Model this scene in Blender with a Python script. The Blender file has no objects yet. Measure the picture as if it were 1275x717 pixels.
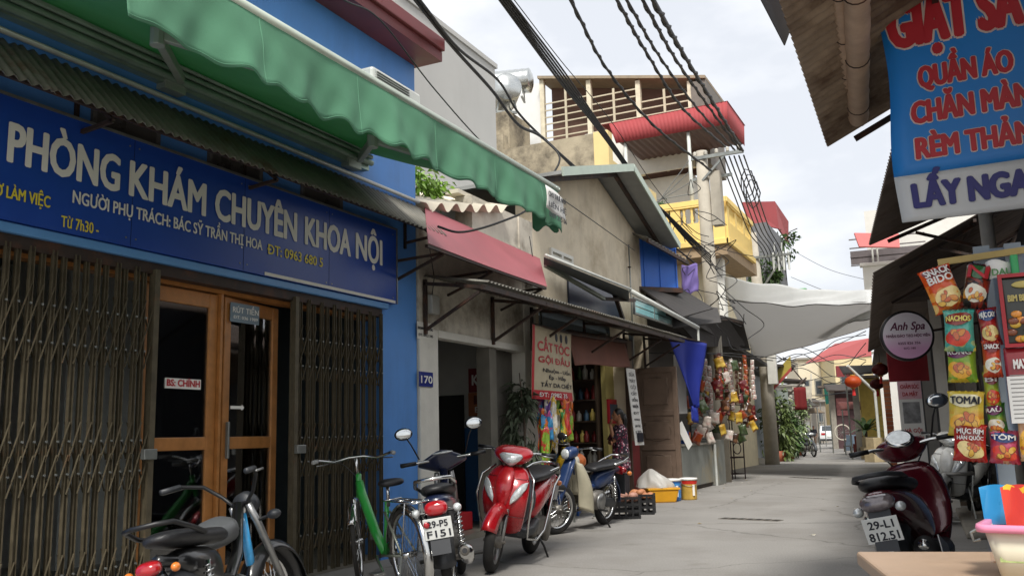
import bpy, bmesh, math, random
from mathutils import Vector, Matrix, noise as mnoise
R = math.radians
rnd = random.Random(7)
sc = bpy.context.scene
COL = sc.collection

# ------------------------------------------------------------ camera
FPX, PCX, PCY = 1120.0, 637.5, 358.5          # focal length in pixels of a 1275 px wide frame
YAW, PIT, ROLL, CAMH = R(26), math.atan(186.5/1120.0), R(1.5), 1.1
_f = Vector((-math.sin(YAW)*math.cos(PIT), math.cos(YAW)*math.cos(PIT), math.sin(PIT)))
_r0 = Vector((math.cos(YAW), math.sin(YAW), 0)); _u0 = _r0.cross(_f)
_rt = _r0*math.cos(ROLL) - _u0*math.sin(ROLL); _up = _u0*math.cos(ROLL) + _r0*math.sin(ROLL)
CAM = Vector((0, 0, CAMH))
cd = bpy.data.cameras.new('camera'); cam = bpy.data.objects.new('camera', cd); COL.objects.link(cam)
cd.sensor_width = 36; cd.lens = 36*FPX/1275; cd.clip_end = 2000; cd.clip_start = .02
m = Matrix((_rt, _up, -_f)).transposed().to_4x4(); m.translation = CAM
cam.matrix_world = m
sc.camera = cam

# ------------------------------------------------------------ world, sun, exposure
SUN_EL, SUN_AZ = R(52), R(160)                # azimuth clockwise from +Y: behind the camera, a little right
w = bpy.data.worlds.new('World'); sc.world = w; w.use_nodes = True
nt = w.node_tree; nt.nodes.clear()
N = nt.nodes.new; LK = nt.links.new
sky = N('ShaderNodeTexSky'); sky.sky_type = 'NISHITA'; sky.sun_disc = False
sky.sun_elevation = SUN_EL; sky.sun_rotation = SUN_AZ; sky.air_density = 1.2; sky.dust_density = 4
b1 = N('ShaderNodeBackground'); LK(sky.outputs[0], b1.inputs[0]); b1.inputs[1].default_value = .1
tc = N('ShaderNodeTexCoord'); mp = N('ShaderNodeMapping'); LK(tc.outputs['Generated'], mp.inputs[0])
mp.inputs['Scale'].default_value = (1, 1, 2.2); mp.inputs['Location'].default_value = (.35, .1, .1)
nz = N('ShaderNodeTexNoise'); LK(mp.outputs[0], nz.inputs['Vector'])
nz.inputs['Scale'].default_value = 2.6; nz.inputs['Detail'].default_value = 7; nz.inputs['Roughness'].default_value = .52
cr = N('ShaderNodeValToRGB'); LK(nz.outputs[0], cr.inputs[0])
cr.color_ramp.elements[0].position = .40; cr.color_ramp.elements[0].color = (.59, .612, .655, 1)
cr.color_ramp.elements[1].position = .60; cr.color_ramp.elements[1].color = (.87, .87, .875, 1)
b2 = N('ShaderNodeBackground'); LK(cr.outputs[0], b2.inputs[0]); b2.inputs[1].default_value = .70
mx = N('ShaderNodeMixShader'); mx.inputs[0].default_value = .93
LK(b1.outputs[0], mx.inputs[1]); LK(b2.outputs[0], mx.inputs[2])
wo = N('ShaderNodeOutputWorld'); LK(mx.outputs[0], wo.inputs[0])
sd = bpy.data.lights.new('sun', 'SUN'); sd.energy = 2.1; sd.angle = R(12); sd.color = (1, .97, .92)
sun = bpy.data.objects.new('sun', sd); COL.objects.link(sun)
_sd = Vector((math.sin(SUN_AZ)*math.cos(SUN_EL), math.cos(SUN_AZ)*math.cos(SUN_EL), math.sin(SUN_EL)))
sun.rotation_euler = _sd.to_track_quat('Z', 'Y').to_euler(); sun.location = _sd*60
vs = sc.view_settings; vs.view_transform = 'Standard'; vs.look = 'None'; vs.exposure = 1.08; vs.gamma = 1; vs.use_curve_mapping = False
sc.cycles.max_bounces = 8; sc.cycles.transparent_max_bounces = 12

# ------------------------------------------------------------ pixel helpers (measuring the place)
def ray(x, y): return _f*FPX + _rt*(x-PCX) - _up*(y-PCY)
def gp(x, y, z=0.0):
    d = ray(x, y); return CAM + d*((z-CAMH)/d.z)
def at(x, y, D): return CAM + ray(x, y)*(D/FPX)
class Fr:
    """A vertical plane: local x runs to the right along it, local -y comes out of it, z up."""
    def __init__(s, x, y, rz, z=0): s.o = Vector((x, y, z)); s.rz = rz; s.ux = Vector((math.cos(rz), math.sin(rz), 0)); s.uy = Vector((-math.sin(rz), math.cos(rz), 0))
    def px(s, x, y, out=0.0):
        d = ray(x, y); t = ((s.o - s.uy*out) - CAM).dot(s.uy)/d.dot(s.uy); p = CAM + d*t - s.o
        return p.dot(s.ux), p.z
    def w(s, u, v, z): return s.o + s.ux*u + s.uy*v + Vector((0, 0, z))
    def loc(s, p): q = Vector(p)-s.o; return Vector((q.dot(s.ux), q.dot(s.uy), q.z))

# ------------------------------------------------------------ mesh helpers
class M:
    def __init__(s): s.v = []; s.f = []; s.mi = []; s.cur = 0
    def _a(s, vs, fs):
        b = len(s.v); s.v += [tuple(p) for p in vs]; s.f += [tuple(i+b for i in f) for f in fs]; s.mi += [s.cur]*len(fs); return s
    def box(s, x0, x1, y0, y1, z0, z1):
        return s._a([(x0,y0,z0),(x1,y0,z0),(x1,y1,z0),(x0,y1,z0),(x0,y0,z1),(x1,y0,z1),(x1,y1,z1),(x0,y1,z1)],
                    [(0,3,2,1),(4,5,6,7),(0,1,5,4),(1,2,6,5),(2,3,7,6),(3,0,4,7)])
    def obox(s, p0, p1, wd, ht, upv=(0,0,1)):
        """a bar from p0 to p1"""
        p0, p1 = Vector(p0), Vector(p1); d = (p1-p0).normalized(); upv = Vector(upv)
        sd_ = d.cross(upv)
        if sd_.length < 1e-4: sd_ = d.cross(Vector((1,0,0)))
        sd_.normalize(); uu = sd_.cross(d); q = []
        for p in (p0, p1):
            for a, b in ((-1,-1),(1,-1),(1,1),(-1,1)): q.append(p + sd_*(a*wd/2) + uu*(b*ht/2))
        return s._a(q, [(0,1,2,3),(7,6,5,4),(0,4,5,1),(1,5,6,2),(2,6,7,3),(3,7,4,0)])
    def cyl(s, p0, p1, r0, r1=None, n=12, caps=True):
        r1 = r0 if r1 is None else r1; return s.tube([p0, p1], [r0, r1], n, caps)
    def tube(s, pts, r, n=8, caps=True, closed=False):
        pts = [Vector(p) for p in pts]; k = len(pts); rr = r if isinstance(r, (list, tuple)) else [r]*k
        b = len(s.v); prev = None; fs = []; vs = []
        for i, p in enumerate(pts):
            if closed: d = pts[(i+1) % k]-pts[i-1]
            else: d = (pts[min(i+1,k-1)]-pts[max(i-1,0)])
            if d.length < 1e-9: d = Vector((0,0,1))
            d.normalize()
            if prev is None:
                a = Vector((0,0,1)) if abs(d.z) < .9 else Vector((1,0,0)); e = d.cross(a).normalized()
            else:
                e = prev - d*prev.dot(d)
                if e.length < 1e-6: e = d.orthogonal()
                e.normalize()
            prev = e; g = d.cross(e)
            for j in range(n):
                t = 2*math.pi*j/n; vs.append(p + e*(rr[i]*math.cos(t)) + g*(rr[i]*math.sin(t)))
        for i in range(k if closed else k-1):
            i2 = (i+1) % k
            for j in range(n): fs.append((i*n+j, i*n+(j+1)%n, i2*n+(j+1)%n, i2*n+j))
        if caps and not closed: fs.append(tuple(range(n-1,-1,-1))); fs.append(tuple((k-1)*n+j for j in range(n)))
        return s._a(vs, fs)
    def lathe(s, prof, n=24, c=(0,0,0), axis='z', a0=0, a1=2*math.pi):
        full = abs(a1-a0-2*math.pi) < 1e-6; kk = n if full else n+1; vs = []; fs = []; c = Vector(c)
        for r, h in prof:
            for j in range(kk):
                t = a0+(a1-a0)*j/n; x, y = r*math.cos(t), r*math.sin(t)
                vs.append(c + (Vector((x,y,h)) if axis == 'z' else Vector((x,h,y)) if axis == 'y' else Vector((h,x,y))))
        for i in range(len(prof)-1):
            for j in range(n):
                j2 = (j+1) % kk
                f = (i*kk+j, i*kk+j2, (i+1)*kk+j2, (i+1)*kk+j)
                fs.append(f if axis != 'y' else f[::-1])
        return s._a(vs, fs)
    def ring(s, c, rx, ry, axis, r, n=24, m_=8):
        c = Vector(c); pts = []
        for j in range(n):
            t = 2*math.pi*j/n; a, b = rx*math.cos(t), ry*math.sin(t)
            pts.append(c + (Vector((a,b,0)) if axis == 'z' else Vector((a,0,b)) if axis == 'y' else Vector((0,a,b))))
        return s.tube(pts, r, m_, closed=True)
    def ell(s, c, r, n=16, k=10):
        c = Vector(c); vs = [c+Vector((0,0,-r[2]))]; fs = []
        for i in range(1, k):
            p = -math.pi/2+math.pi*i/k
            for j in range(n):
                t = 2*math.pi*j/n; vs.append(c+Vector((r[0]*math.cos(p)*math.cos(t), r[1]*math.cos(p)*math.sin(t), r[2]*math.sin(p))))
        vs.append(c+Vector((0,0,r[2])))
        for j in range(n): fs.append((0, 1+(j+1)%n, 1+j))
        for i in range(k-2):
            for j in range(n): fs.append((1+i*n+j, 1+i*n+(j+1)%n, 1+(i+1)*n+(j+1)%n, 1+(i+1)*n+j))
        t = len(vs)-1
        for j in range(n): fs.append((1+(k-2)*n+j, 1+(k-2)*n+(j+1)%n, t))
        return s._a(vs, fs)
    def prism(s, poly, d0, d1, axis='y'):
        """extrude a polygon (a,b) along an axis: y -> (a,d,b), x -> (d,a,b), z -> (a,b,d)"""
        P = {'y': lambda a,b,d: (a,d,b), 'x': lambda a,b,d: (d,a,b), 'z': lambda a,b,d: (a,b,d)}[axis]; n = len(poly)
        vs = [P(a,b,d0) for a,b in poly]+[P(a,b,d1) for a,b in poly]
        fs = [tuple(range(n)), tuple(range(2*n-1, n-1, -1))]+[(i, n+i, n+(i+1)%n, (i+1)%n) for i in range(n)]
        return s._a(vs, fs)
    def grid(s, fn, nu, nv, wrap=False):
        vs = [fn(i/nu, j/nv) for i in range(nu+1) for j in range(nv+1)]
        return s._a(vs, [(i*(nv+1)+j, (i+1)*(nv+1)+j, (i+1)*(nv+1)+j+1, i*(nv+1)+j+1) for i in range(nu) for j in range(nv)])
    def loft(s, secs, caps=True):
        """secs: rings of equal length"""
        n = len(secs[0]); vs = [p for q in secs for p in q]; fs = []
        for i in range(len(secs)-1):
            for j in range(n): fs.append((i*n+j, i*n+(j+1)%n, (i+1)*n+(j+1)%n, (i+1)*n+j))
        if caps: fs.append(tuple(range(n-1,-1,-1))); fs.append(tuple((len(secs)-1)*n+j for j in range(n)))
        return s._a(vs, fs)
    def xf(s, mat, start=0):
        for i in range(start, len(s.v)): s.v[i] = tuple(mat @ Vector(s.v[i]))
        return s
    def mesh(s, name, mats, smooth=False):
        me = bpy.data.meshes.new(name); me.from_pydata(s.v, [], s.f)
        for m_ in (mats if isinstance(mats, (list, tuple)) else [mats]): me.materials.append(m_)
        if any(s.mi): me.polygons.foreach_set('material_index', s.mi)
        if smooth: me.polygons.foreach_set('use_smooth', [True]*len(me.polygons))
        bm = bmesh.new(); bm.from_mesh(me); bmesh.ops.recalc_face_normals(bm, faces=bm.faces); bm.to_mesh(me); bm.free()
        return me
    def build(s, name, mats, parent=None, smooth=False, bevel=0, solid=0, sub=0, angle=None):
        me = s.mesh(name, mats, smooth or sub > 0)
        o = bpy.data.objects.new(name, me); COL.objects.link(o); o.parent = parent
        if solid: md = o.modifiers.new('s', 'SOLIDIFY'); md.thickness = solid; md.offset = 0
        if bevel: md = o.modifiers.new('b', 'BEVEL'); md.width = bevel; md.segments = 2; md.limit_method = 'ANGLE'; md.angle_limit = R(40)
        if sub: md = o.modifiers.new('d', 'SUBSURF'); md.levels = sub; md.render_levels = sub
        if angle: md = me.shade_auto_smooth if False else None
        return o
def sell(cx, cy, cz, a, b, n=16, e=2.6, axis='x', top=None):
    """a superellipse ring at cx across the x axis: half width a (y), half height b (z)"""
    out = []
    for j in range(n):
        t = 2*math.pi*j/n; c_, s_ = math.cos(t), math.sin(t)
        yy = a*math.copysign(abs(c_)**(2/e), c_); zz = b*math.copysign(abs(s_)**(2/e), s_)
        out.append((cx, cy+yy, cz+zz) if axis == 'x' else (cx+yy, cy, cz+zz) if axis == 'y' else (cx+yy, cy+zz, cz))
    return out
def tag(o, label=None, cat=None, group=None, kind=None):
    if label: o['label'] = label
    if cat: o['category'] = cat
    if group: o['group'] = group
    if kind: o['kind'] = kind
    return o
def thing(name, label, cat, loc=(0,0,0), rz=0, group=None, kind=None):
    o = bpy.data.objects.new(name, None); COL.objects.link(o); o.location = loc; o.rotation_euler = (0,0,rz); o.empty_display_size = .1
    return tag(o, label, cat, group, kind)
def adopt(child, parent):
    child.parent = parent; child.matrix_parent_inverse = (Matrix.Translation(parent.location) @ parent.rotation_euler.to_matrix().to_4x4()).inverted()
    for k in ('category', 'label', 'group', 'kind'):
        if k in child: del child[k]
    return child
def share(src, name, parent, loc=(0,0,0), rot=(0,0,0), scl=(1,1,1)):
    o = bpy.data.objects.new(name, src.data if hasattr(src, 'data') else src); COL.objects.link(o); o.parent = parent
    o.location = loc; o.rotation_euler = rot; o.scale = scl
    if hasattr(src, 'modifiers'):
        for md in src.modifiers:
            n_ = o.modifiers.new(md.name, md.type)
            for k in ('width','segments','limit_method','angle_limit','thickness','offset','levels','render_levels'):
                if hasattr(md, k): setattr(n_, k, getattr(md, k))
    return o
KIDS = {}
def copy_tree(o, parent=None):
    c = o.copy(); COL.objects.link(c); c.parent = parent
    for ch in [x for x in bpy.data.objects if x.parent == o]: copy_tree(ch, c)
    return c

# ------------------------------------------------------------ materials
def lin(h):
    h = h.lstrip('#'); c = [int(h[i:i+2], 16)/255 for i in (0, 2, 4)]
    return tuple((x/12.92 if x <= .04045 else ((x+.055)/1.055)**2.4) for x in c)+(1,)
MATS = {}
def pm(name, col, rough=.6, metal=0, var=.18, scale=5, bump=0, bscale=30, col2=None, thr=(.45, .62), streak=0, streak_col=None, coat=0, trans=0, alpha=1, sss=0, spec=.5, det=5, emit=None):
    """grain and wear on a base colour; col2 shows in patches; streak: vertical stains"""
    if name in MATS: return MATS[name]
    m_ = bpy.data.materials.new(name); m_.use_nodes = True; t = m_.node_tree; b = t.nodes['Principled BSDF']; n = t.nodes.new; l = t.links.new
    c = lin(col) if isinstance(col, str) else tuple(col)+(1,)
    b.inputs['Roughness'].default_value = rough; b.inputs['Metallic'].default_value = metal
    b.inputs['Coat Weight'].default_value = coat; b.inputs['Coat Roughness'].default_value = .06
    b.inputs['Specular IOR Level'].default_value = spec
    if trans: b.inputs['Transmission Weight'].default_value = trans
    if alpha < 1: b.inputs['Alpha'].default_value = alpha
    tc_ = n('ShaderNodeTexCoord'); no = n('ShaderNodeTexNoise'); l(tc_.outputs['Object'], no.inputs['Vector'])
    no.inputs['Scale'].default_value = scale; no.inputs['Detail'].default_value = det; no.inputs['Roughness'].default_value = .6
    hsv = n('ShaderNodeHueSaturation'); hsv.inputs['Color'].default_value = c
    mr = n('ShaderNodeMapRange'); l(no.outputs[0], mr.inputs[0]); mr.inputs[1].default_value = .25; mr.inputs[2].default_value = .75
    mr.inputs[3].default_value = 1-var*1.2; mr.inputs[4].default_value = 1+var; l(mr.outputs[0], hsv.inputs['Value'])
    out = hsv.outputs[0]
    def mixc(a, fac, c2):
        x = n('ShaderNodeMix'); x.data_type = 'RGBA'; l(fac, x.inputs[0]); l(a, x.inputs[6]); x.inputs[7].default_value = c2; return x.outputs[2]
    if col2:
        n2 = n('ShaderNodeTexNoise'); l(tc_.outputs['Object'], n2.inputs['Vector']); n2.inputs['Scale'].default_value = scale*.55; n2.inputs['Detail'].default_value = 8; n2.inputs['Roughness'].default_value = .68
        r_ = n('ShaderNodeMapRange'); l(n2.outputs[0], r_.inputs[0]); r_.inputs[1].default_value = thr[0]; r_.inputs[2].default_value = thr[1]; r_.clamp = True
        out = mixc(out, r_.outputs[0], lin(col2))
    if streak:
        mpn = n('ShaderNodeMapping'); l(tc_.outputs['Object'], mpn.inputs[0]); mpn.inputs['Scale'].default_value = (2.2, 2.2, .4)
        n3 = n('ShaderNodeTexNoise'); l(mpn.outputs[0], n3.inputs['Vector']); n3.inputs['Scale'].default_value = 1.4; n3.inputs['Detail'].default_value = 9; n3.inputs['Roughness'].default_value = .7; n3.inputs['Distortion'].default_value = .4
        r_ = n('ShaderNodeMapRange'); l(n3.outputs[0], r_.inputs[0]); r_.inputs[1].default_value = .46; r_.inputs[2].default_value = .78; r_.inputs[4].default_value = streak; r_.clamp = True
        n4 = n('ShaderNodeTexNoise'); l(tc_.outputs['Object'], n4.inputs['Vector']); n4.inputs['Scale'].default_value = 1.1; n4.inputs['Detail'].default_value = 6; n4.inputs['Roughness'].default_value = .65
        r4 = n('ShaderNodeMapRange'); l(n4.outputs[0], r4.inputs[0]); r4.inputs[1].default_value = .4; r4.inputs[2].default_value = .62; r4.clamp = True; mu4 = n('ShaderNodeMath'); mu4.operation = 'MULTIPLY'; l(r_.outputs[0], mu4.inputs[0]); l(r4.outputs[0], mu4.inputs[1])
        out = mixc(out, mu4.outputs[0], lin(streak_col or '#2c2822'))
    l(out, b.inputs['Base Color'])
    rr = n('ShaderNodeMapRange'); l(no.outputs[0], rr.inputs[0]); rr.inputs[3].default_value = max(.02, rough-.12); rr.inputs[4].default_value = min(1, rough+.12); l(rr.outputs[0], b.inputs['Roughness'])
    if bump:
        nb = n('ShaderNodeTexNoise'); l(tc_.outputs['Object'], nb.inputs['Vector']); nb.inputs['Scale'].default_value = bscale; nb.inputs['Detail'].default_value = 4
        bp = n('ShaderNodeBump'); bp.inputs['Strength'].default_value = bump; bp.inputs['Distance'].default_value = .02; l(nb.outputs[0], bp.inputs['Height']); l(bp.outputs[0], b.inputs['Normal'])
    if emit: b.inputs['Emission Color'].default_value = lin(emit[0]); b.inputs['Emission Strength'].default_value = emit[1]
    MATS[name] = m_; return m_

# ------------------------------------------------------------ lettering
def text_mesh(txt, size, sx=1.0, bold=0.0, align='LEFT', shear=0):
    horns = [i for i, c in enumerate(txt) if c in 'ƠỜơờ']; txt = txt.translate(str.maketrans('ĐƠỜơờ', 'ÐOÒoò'))
    cu = bpy.data.curves.new('t', 'FONT'); cu.body = txt; cu.size = size; cu.offset = bold; cu.align_x = align; cu.shear = shear
    cu.resolution_u = 3; cu.fill_mode = 'FRONT'
    o = bpy.data.objects.new('t', cu); me = bpy.data.meshes.new_from_object(o)
    if horns:      # the horn of the letter o with horn, added as a small hook
        vs_ = [tuple(v_.co) for v_ in me.vertices]; fs_ = [tuple(p.vertices) for p in me.polygons]
        for i in horns:
            c2 = bpy.data.curves.new('t2', 'FONT'); c2.body = txt[:i+1]; c2.size = size; o2 = bpy.data.objects.new('t2', c2); m2 = bpy.data.meshes.new_from_object(o2); xr = max(v_.co.x for v_ in m2.vertices)
            bpy.data.objects.remove(o2); bpy.data.curves.remove(c2); bpy.data.meshes.remove(m2); b0 = len(vs_); vs_ += [(xr+a*size, b*size, 0) for a, b in ((-.10, .63), (-.02, .66), (0, .76), (.07, .76), (.05, .64), (-.03, .57))]; fs_.append(tuple(range(b0, b0+6)))
        me.clear_geometry(); me.from_pydata(vs_, [], fs_)
    for v_ in me.vertices: v_.co.x *= sx
    bpy.data.objects.remove(o); bpy.data.curves.remove(cu)
    return me
def text_w(me): xs = [v_.co.x for v_ in me.vertices]; return (min(xs), max(xs)) if xs else (0, 0)
def lettering(txt, u0, u1, z0, h, y, mat_, parent, bold=.0, name='lettering', fn=None, slope=0.0, shear=0, out=-1):
    """flat lettering on a vertical panel: spans u0..u1, baseline z0, capital height h, at depth y; bold strokes by stacking shifted copies"""
    me = text_mesh(txt, h/.73, 1, 0, shear=shear); a, b = text_w(me); k = (u1-u0-2*bold*h)/max(1e-6, b-a)
    sh = [(0, 0)] if bold <= 0 else [(0, 0)]+[(bold*h*math.cos(q*math.pi/5), bold*h*.8*math.sin(q*math.pi/5)) for q in range(10)]+([(bold*h*.5*math.cos(q*math.pi/2), bold*h*.5*math.sin(q*math.pi/2)) for q in range(4)] if bold > .06 else [])
    vs = []; fs = []; base = [((v_.co.x-a)*k+u0+bold*h, v_.co.y+z0) for v_ in me.vertices]; pf = [tuple(p.vertices) for p in me.polygons]
    for i, (dx, dz) in enumerate(sh):
        o0 = len(vs)
        for x, z in base:
            x += dx; z += dz; z += slope*(x-u0); yy = y+out*i*.00025
            vs.append(tuple(fn(x, z, i*.00025)) if fn else (x, yy, z))
        fs += [tuple(q+o0 for q in f) for f in pf]
    bpy.data.meshes.remove(me); me = bpy.data.meshes.new(name); me.from_pydata(vs, [], fs); me.materials.append(mat_)
    o = bpy.data.objects.new(name, me); COL.objects.link(o); o.parent = parent; o['kind'] = 'stuff'
    return o
# ------------------------------------------------------------ shared materials
blue_wall = pm('blue_wall_paint', '#548ed4', .55, var=.07, scale=2.5, bump=.05, bscale=60, streak=.35, streak_col='#35557e', col2='#6a9ada', thr=(.6, .66))
white_metal = pm('white_metal', '#c9cbc4', .4, .1, var=.1, scale=8)
grey_metal = pm('grey_metal', '#8b8e8a', .42, .7, var=.2, scale=9)
dark_steel = pm('dark_steel', '#3a2f2a', .6, .3, var=.3, scale=12, col2='#5a3a28', thr=(.5, .7))
brown_steel = pm('gate_steel', '#595140', .55, .3, var=.3, scale=14, col2='#6b4a30', thr=(.58, .74))
black_plastic = pm('black_plastic', '#151516', .45, var=.2)
rubber = pm('tyre_rubber', '#1b1a19', .85, var=.25, scale=14, col2='#3d3832', thr=(.55, .8))
chrome = pm('chrome', '#c8c8c6', .16, 1, var=.06)
alloy = pm('alloy', '#9a9a98', .38, .85, var=.15, scale=14)
cream_sheet = pm('corrugated_grey', '#7d7a70', .6, .3, var=.25, scale=4, col2='#6b4630', thr=(.57, .75))
white_paint = pm('white_paint', '#d8d6cd', .6, var=.06, scale=6)
wood_door = pm('varnished_wood', '#a8713c', .42, var=.25, scale=9, bump=.05, bscale=80)
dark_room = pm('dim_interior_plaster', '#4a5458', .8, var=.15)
concrete = pm('concrete', '#8f897d', .85, var=.2, scale=3, bump=.2, bscale=40, streak=.25)
def glass_mat(name, tint=(.9, .95, .95), refl=1.0):
    if name in MATS: return MATS[name]
    m_ = bpy.data.materials.new(name); m_.use_nodes = True; t = m_.node_tree; t.nodes.clear(); n = t.nodes.new; l = t.links.new
    tr = n('ShaderNodeBsdfTransparent'); tr.inputs[0].default_value = tint+(1,); gl = n('ShaderNodeBsdfGlossy'); gl.inputs['Roughness'].default_value = .04
    fr = n('ShaderNodeFresnel'); fr.inputs[0].default_value = 1.5; mu = n('ShaderNodeMath'); mu.operation = 'MULTIPLY'; mu.inputs[1].default_value = refl; mu.use_clamp = True
    l(fr.outputs[0], mu.inputs[0]); x = n('ShaderNodeMixShader'); l(mu.outputs[0], x.inputs[0]); l(tr.outputs[0], x.inputs[1]); l(gl.outputs[0], x.inputs[2])
    o = n('ShaderNodeOutputMaterial'); l(x.outputs[0], o.inputs[0]); MATS[name] = m_; return m_
def cloth_mat(name, col, trans=.35, rough=.8, var=.12, scale=3, tcol=None):
    if name in MATS: return MATS[name]
    m_ = pm(name, col, rough, var=var, scale=scale, bump=.08, bscale=120, streak=.15, streak_col='#30352e'); t = m_.node_tree; n = t.nodes.new; l = t.links.new
    b = t.nodes['Principled BSDF']; o = t.nodes['Material Output']; tl = n('ShaderNodeBsdfTranslucent')
    tl.inputs[0].default_value = lin(tcol or col); x = n('ShaderNodeMixShader'); x.inputs[0].default_value = trans
    l(b.outputs[0], x.inputs[1]); l(tl.outputs[0], x.inputs[2]); l(x.outputs[0], o.inputs[0]); return m_
door_glass = glass_mat('door_glass', (.72, .8, .84), 3.2)
clear_glass = glass_mat('clear_glass', (.85, .9, .9), 1.0)

def corr_sheet(p00, p10, p01, p11, pitch=.075, amp=.012, nv=2, per=6):
    """corrugated sheet: ridges run from edge (p00-p10) to edge (p01-p11)"""
    p00, p10, p01, p11 = map(Vector, (p00, p10, p01, p11)); L_ = (p10-p00).length; n = max(4, int(L_/pitch*per))
    nn = (p10-p00).cross(p01-p00).normalized()
    def fn(i, j):
        return (p00.lerp(p10, i)).lerp(p01.lerp(p11, i), j) + nn*(amp*math.cos(2*math.pi*i*L_/pitch))
    return M().grid(fn, n, nv)

# ------------------------------------------------------------ ground
road_mat = pm('alley_concrete', '#8d8a85', .82, var=.10, scale=.7, bump=.2, bscale=70, col2='#7d7973', thr=(.48, .66), det=12)
earth = pm('bare_ground', '#6f685c', .95, var=.25, scale=.8, bump=.3, bscale=18)
M().box(-300, 300, -100, 500, -.3, -.012).build('ground', earth)
bpy.data.objects['ground']['kind'] = 'structure'
RL = [(-12, -9, 6), (12, -9, 3.2), (20, -9, 2.5), (35, -11, 1.5), (50, -14, 0), (62, -17, -2), (100, -28, -10), (160, -45, -28)]
rm = M()
rv = [((x0, y), (x1, y)) for y, x0, x1 in RL]
rm._a([(a[0], a[1], 0) for q in rv for a in q], [(2*i, 2*i+1, 2*i+3, 2*i+2) for i in range(len(rv)-1)])
rm.build('road', road_mat)['kind'] = 'structure'
def crack_road(m_):
    """hairline cracks, worn blotches and grit on the concrete"""
    t = m_.node_tree; n = t.nodes.new; l = t.links.new; b = t.nodes['Principled BSDF']; src = b.inputs['Base Color'].links[0].from_socket
    tc_ = n('ShaderNodeTexCoord'); wob = n('ShaderNodeTexNoise'); l(tc_.outputs['Object'], wob.inputs['Vector']); wob.inputs['Scale'].default_value = 2.2; wob.inputs['Detail'].default_value = 5
    ad = n('ShaderNodeVectorMath'); ad.operation = 'MULTIPLY_ADD'; l(wob.outputs['Color'], ad.inputs[0]); ad.inputs[1].default_value = (.5, .5, 0); l(tc_.outputs['Object'], ad.inputs[2])
    vo = n('ShaderNodeTexVoronoi'); vo.feature = 'DISTANCE_TO_EDGE'; l(ad.outputs[0], vo.inputs['Vector']); vo.inputs['Scale'].default_value = .33
    mr = n('ShaderNodeMapRange'); l(vo.outputs['Distance'], mr.inputs[0]); mr.inputs[1].default_value = .0; mr.inputs[2].default_value = .006; mr.inputs[3].default_value = .55; mr.inputs[4].default_value = 0; mr.clamp = True
    x = n('ShaderNodeMix'); x.data_type = 'RGBA'; l(mr.outputs[0], x.inputs[0]); l(src, x.inputs[6]); x.inputs[7].default_value = lin('#4a463f')
    sp = n('ShaderNodeTexNoise'); l(tc_.outputs['Object'], sp.inputs['Vector']); sp.inputs['Scale'].default_value = 1.7; sp.inputs['Detail'].default_value = 3; m2 = n('ShaderNodeMapRange'); l(sp.outputs[0], m2.inputs[0]); m2.inputs[1].default_value = .64; m2.inputs[2].default_value = .72; m2.inputs[4].default_value = .35; m2.clamp = True
    y = n('ShaderNodeMix'); y.data_type = 'RGBA'; l(m2.outputs[0], y.inputs[0]); l(x.outputs[2], y.inputs[6]); y.inputs[7].default_value = lin('#6a655c')
    gr_ = n('ShaderNodeTexNoise'); l(tc_.outputs['Object'], gr_.inputs['Vector']); gr_.inputs['Scale'].default_value = 60; gr_.inputs['Detail'].default_value = 3; m3 = n('ShaderNodeMapRange'); l(gr_.outputs[0], m3.inputs[0]); m3.inputs[1].default_value = .3; m3.inputs[2].default_value = .7; m3.inputs[3].default_value = .86; m3.inputs[4].default_value = 1.12
    hv = n('ShaderNodeHueSaturation'); l(y.outputs[2], hv.inputs['Color']); l(m3.outputs[0], hv.inputs['Value']); l(hv.outputs[0], b.inputs['Base Color'])
crack_road(road_mat)

# ------------------------------------------------------------ blue clinic
LF = Fr(-5, 0, R(90))
cl = thing('clinic_building', 'blue painted clinic front with red cornice and folding gates', 'building', LF.o, LF.rz)
U0, U1 = -1.5, 7.95
GU0, GU1 = 2.55, 7.29          # shop opening
wl = M()
wl.box(GU1, U1, -.0, .25, 0, 2.45); wl.box(U0, GU0, 0, .25, 0, 2.45); wl.box(U0, U1, 0, .25, 2.45, 5.15)
wl.build('wall', blue_wall, cl)
M().box(U1-.2, U1-.002, .252, 9, 0, 5.14).build('side_wall', blue_wall, cl)
M().box(U0, U0+.2, .252, 9, 0, 5.14).build('side_wall', blue_wall, cl)
M().box(U0-.05, U1+.06, -.32, 9, 5.152, 5.26).build('roof_slab', pm('red_cornice_paint', '#7a3a3c', .5, var=.15), cl)
M().box(U0-.05, U1+.06, -.36, -.24, 5.262, 5.40).build('cornice', MATS['red_cornice_paint'], cl, bevel=.01)
# room inside
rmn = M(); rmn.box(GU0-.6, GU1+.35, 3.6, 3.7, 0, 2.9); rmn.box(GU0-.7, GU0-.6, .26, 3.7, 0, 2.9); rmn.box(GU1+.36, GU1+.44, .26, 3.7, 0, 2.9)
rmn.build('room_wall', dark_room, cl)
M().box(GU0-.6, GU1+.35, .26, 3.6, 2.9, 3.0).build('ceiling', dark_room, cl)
M().box(GU0-.6, GU1+.35, .02, 3.6, .002, .05).build('floor', pm('floor_tile', '#8b867a', .35, var=.1), cl)
M().box(4.9, 5.6, 3.4, 3.59, 0.05, 2.0).build('inner_door', pm('inner_door_wood', '#3c2a20', .5), cl)
M().box(5.75, 6.6, 2.6, 3.2, .05, .95).build('desk', pm('desk_wood', '#54402d', .5), cl)
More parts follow.
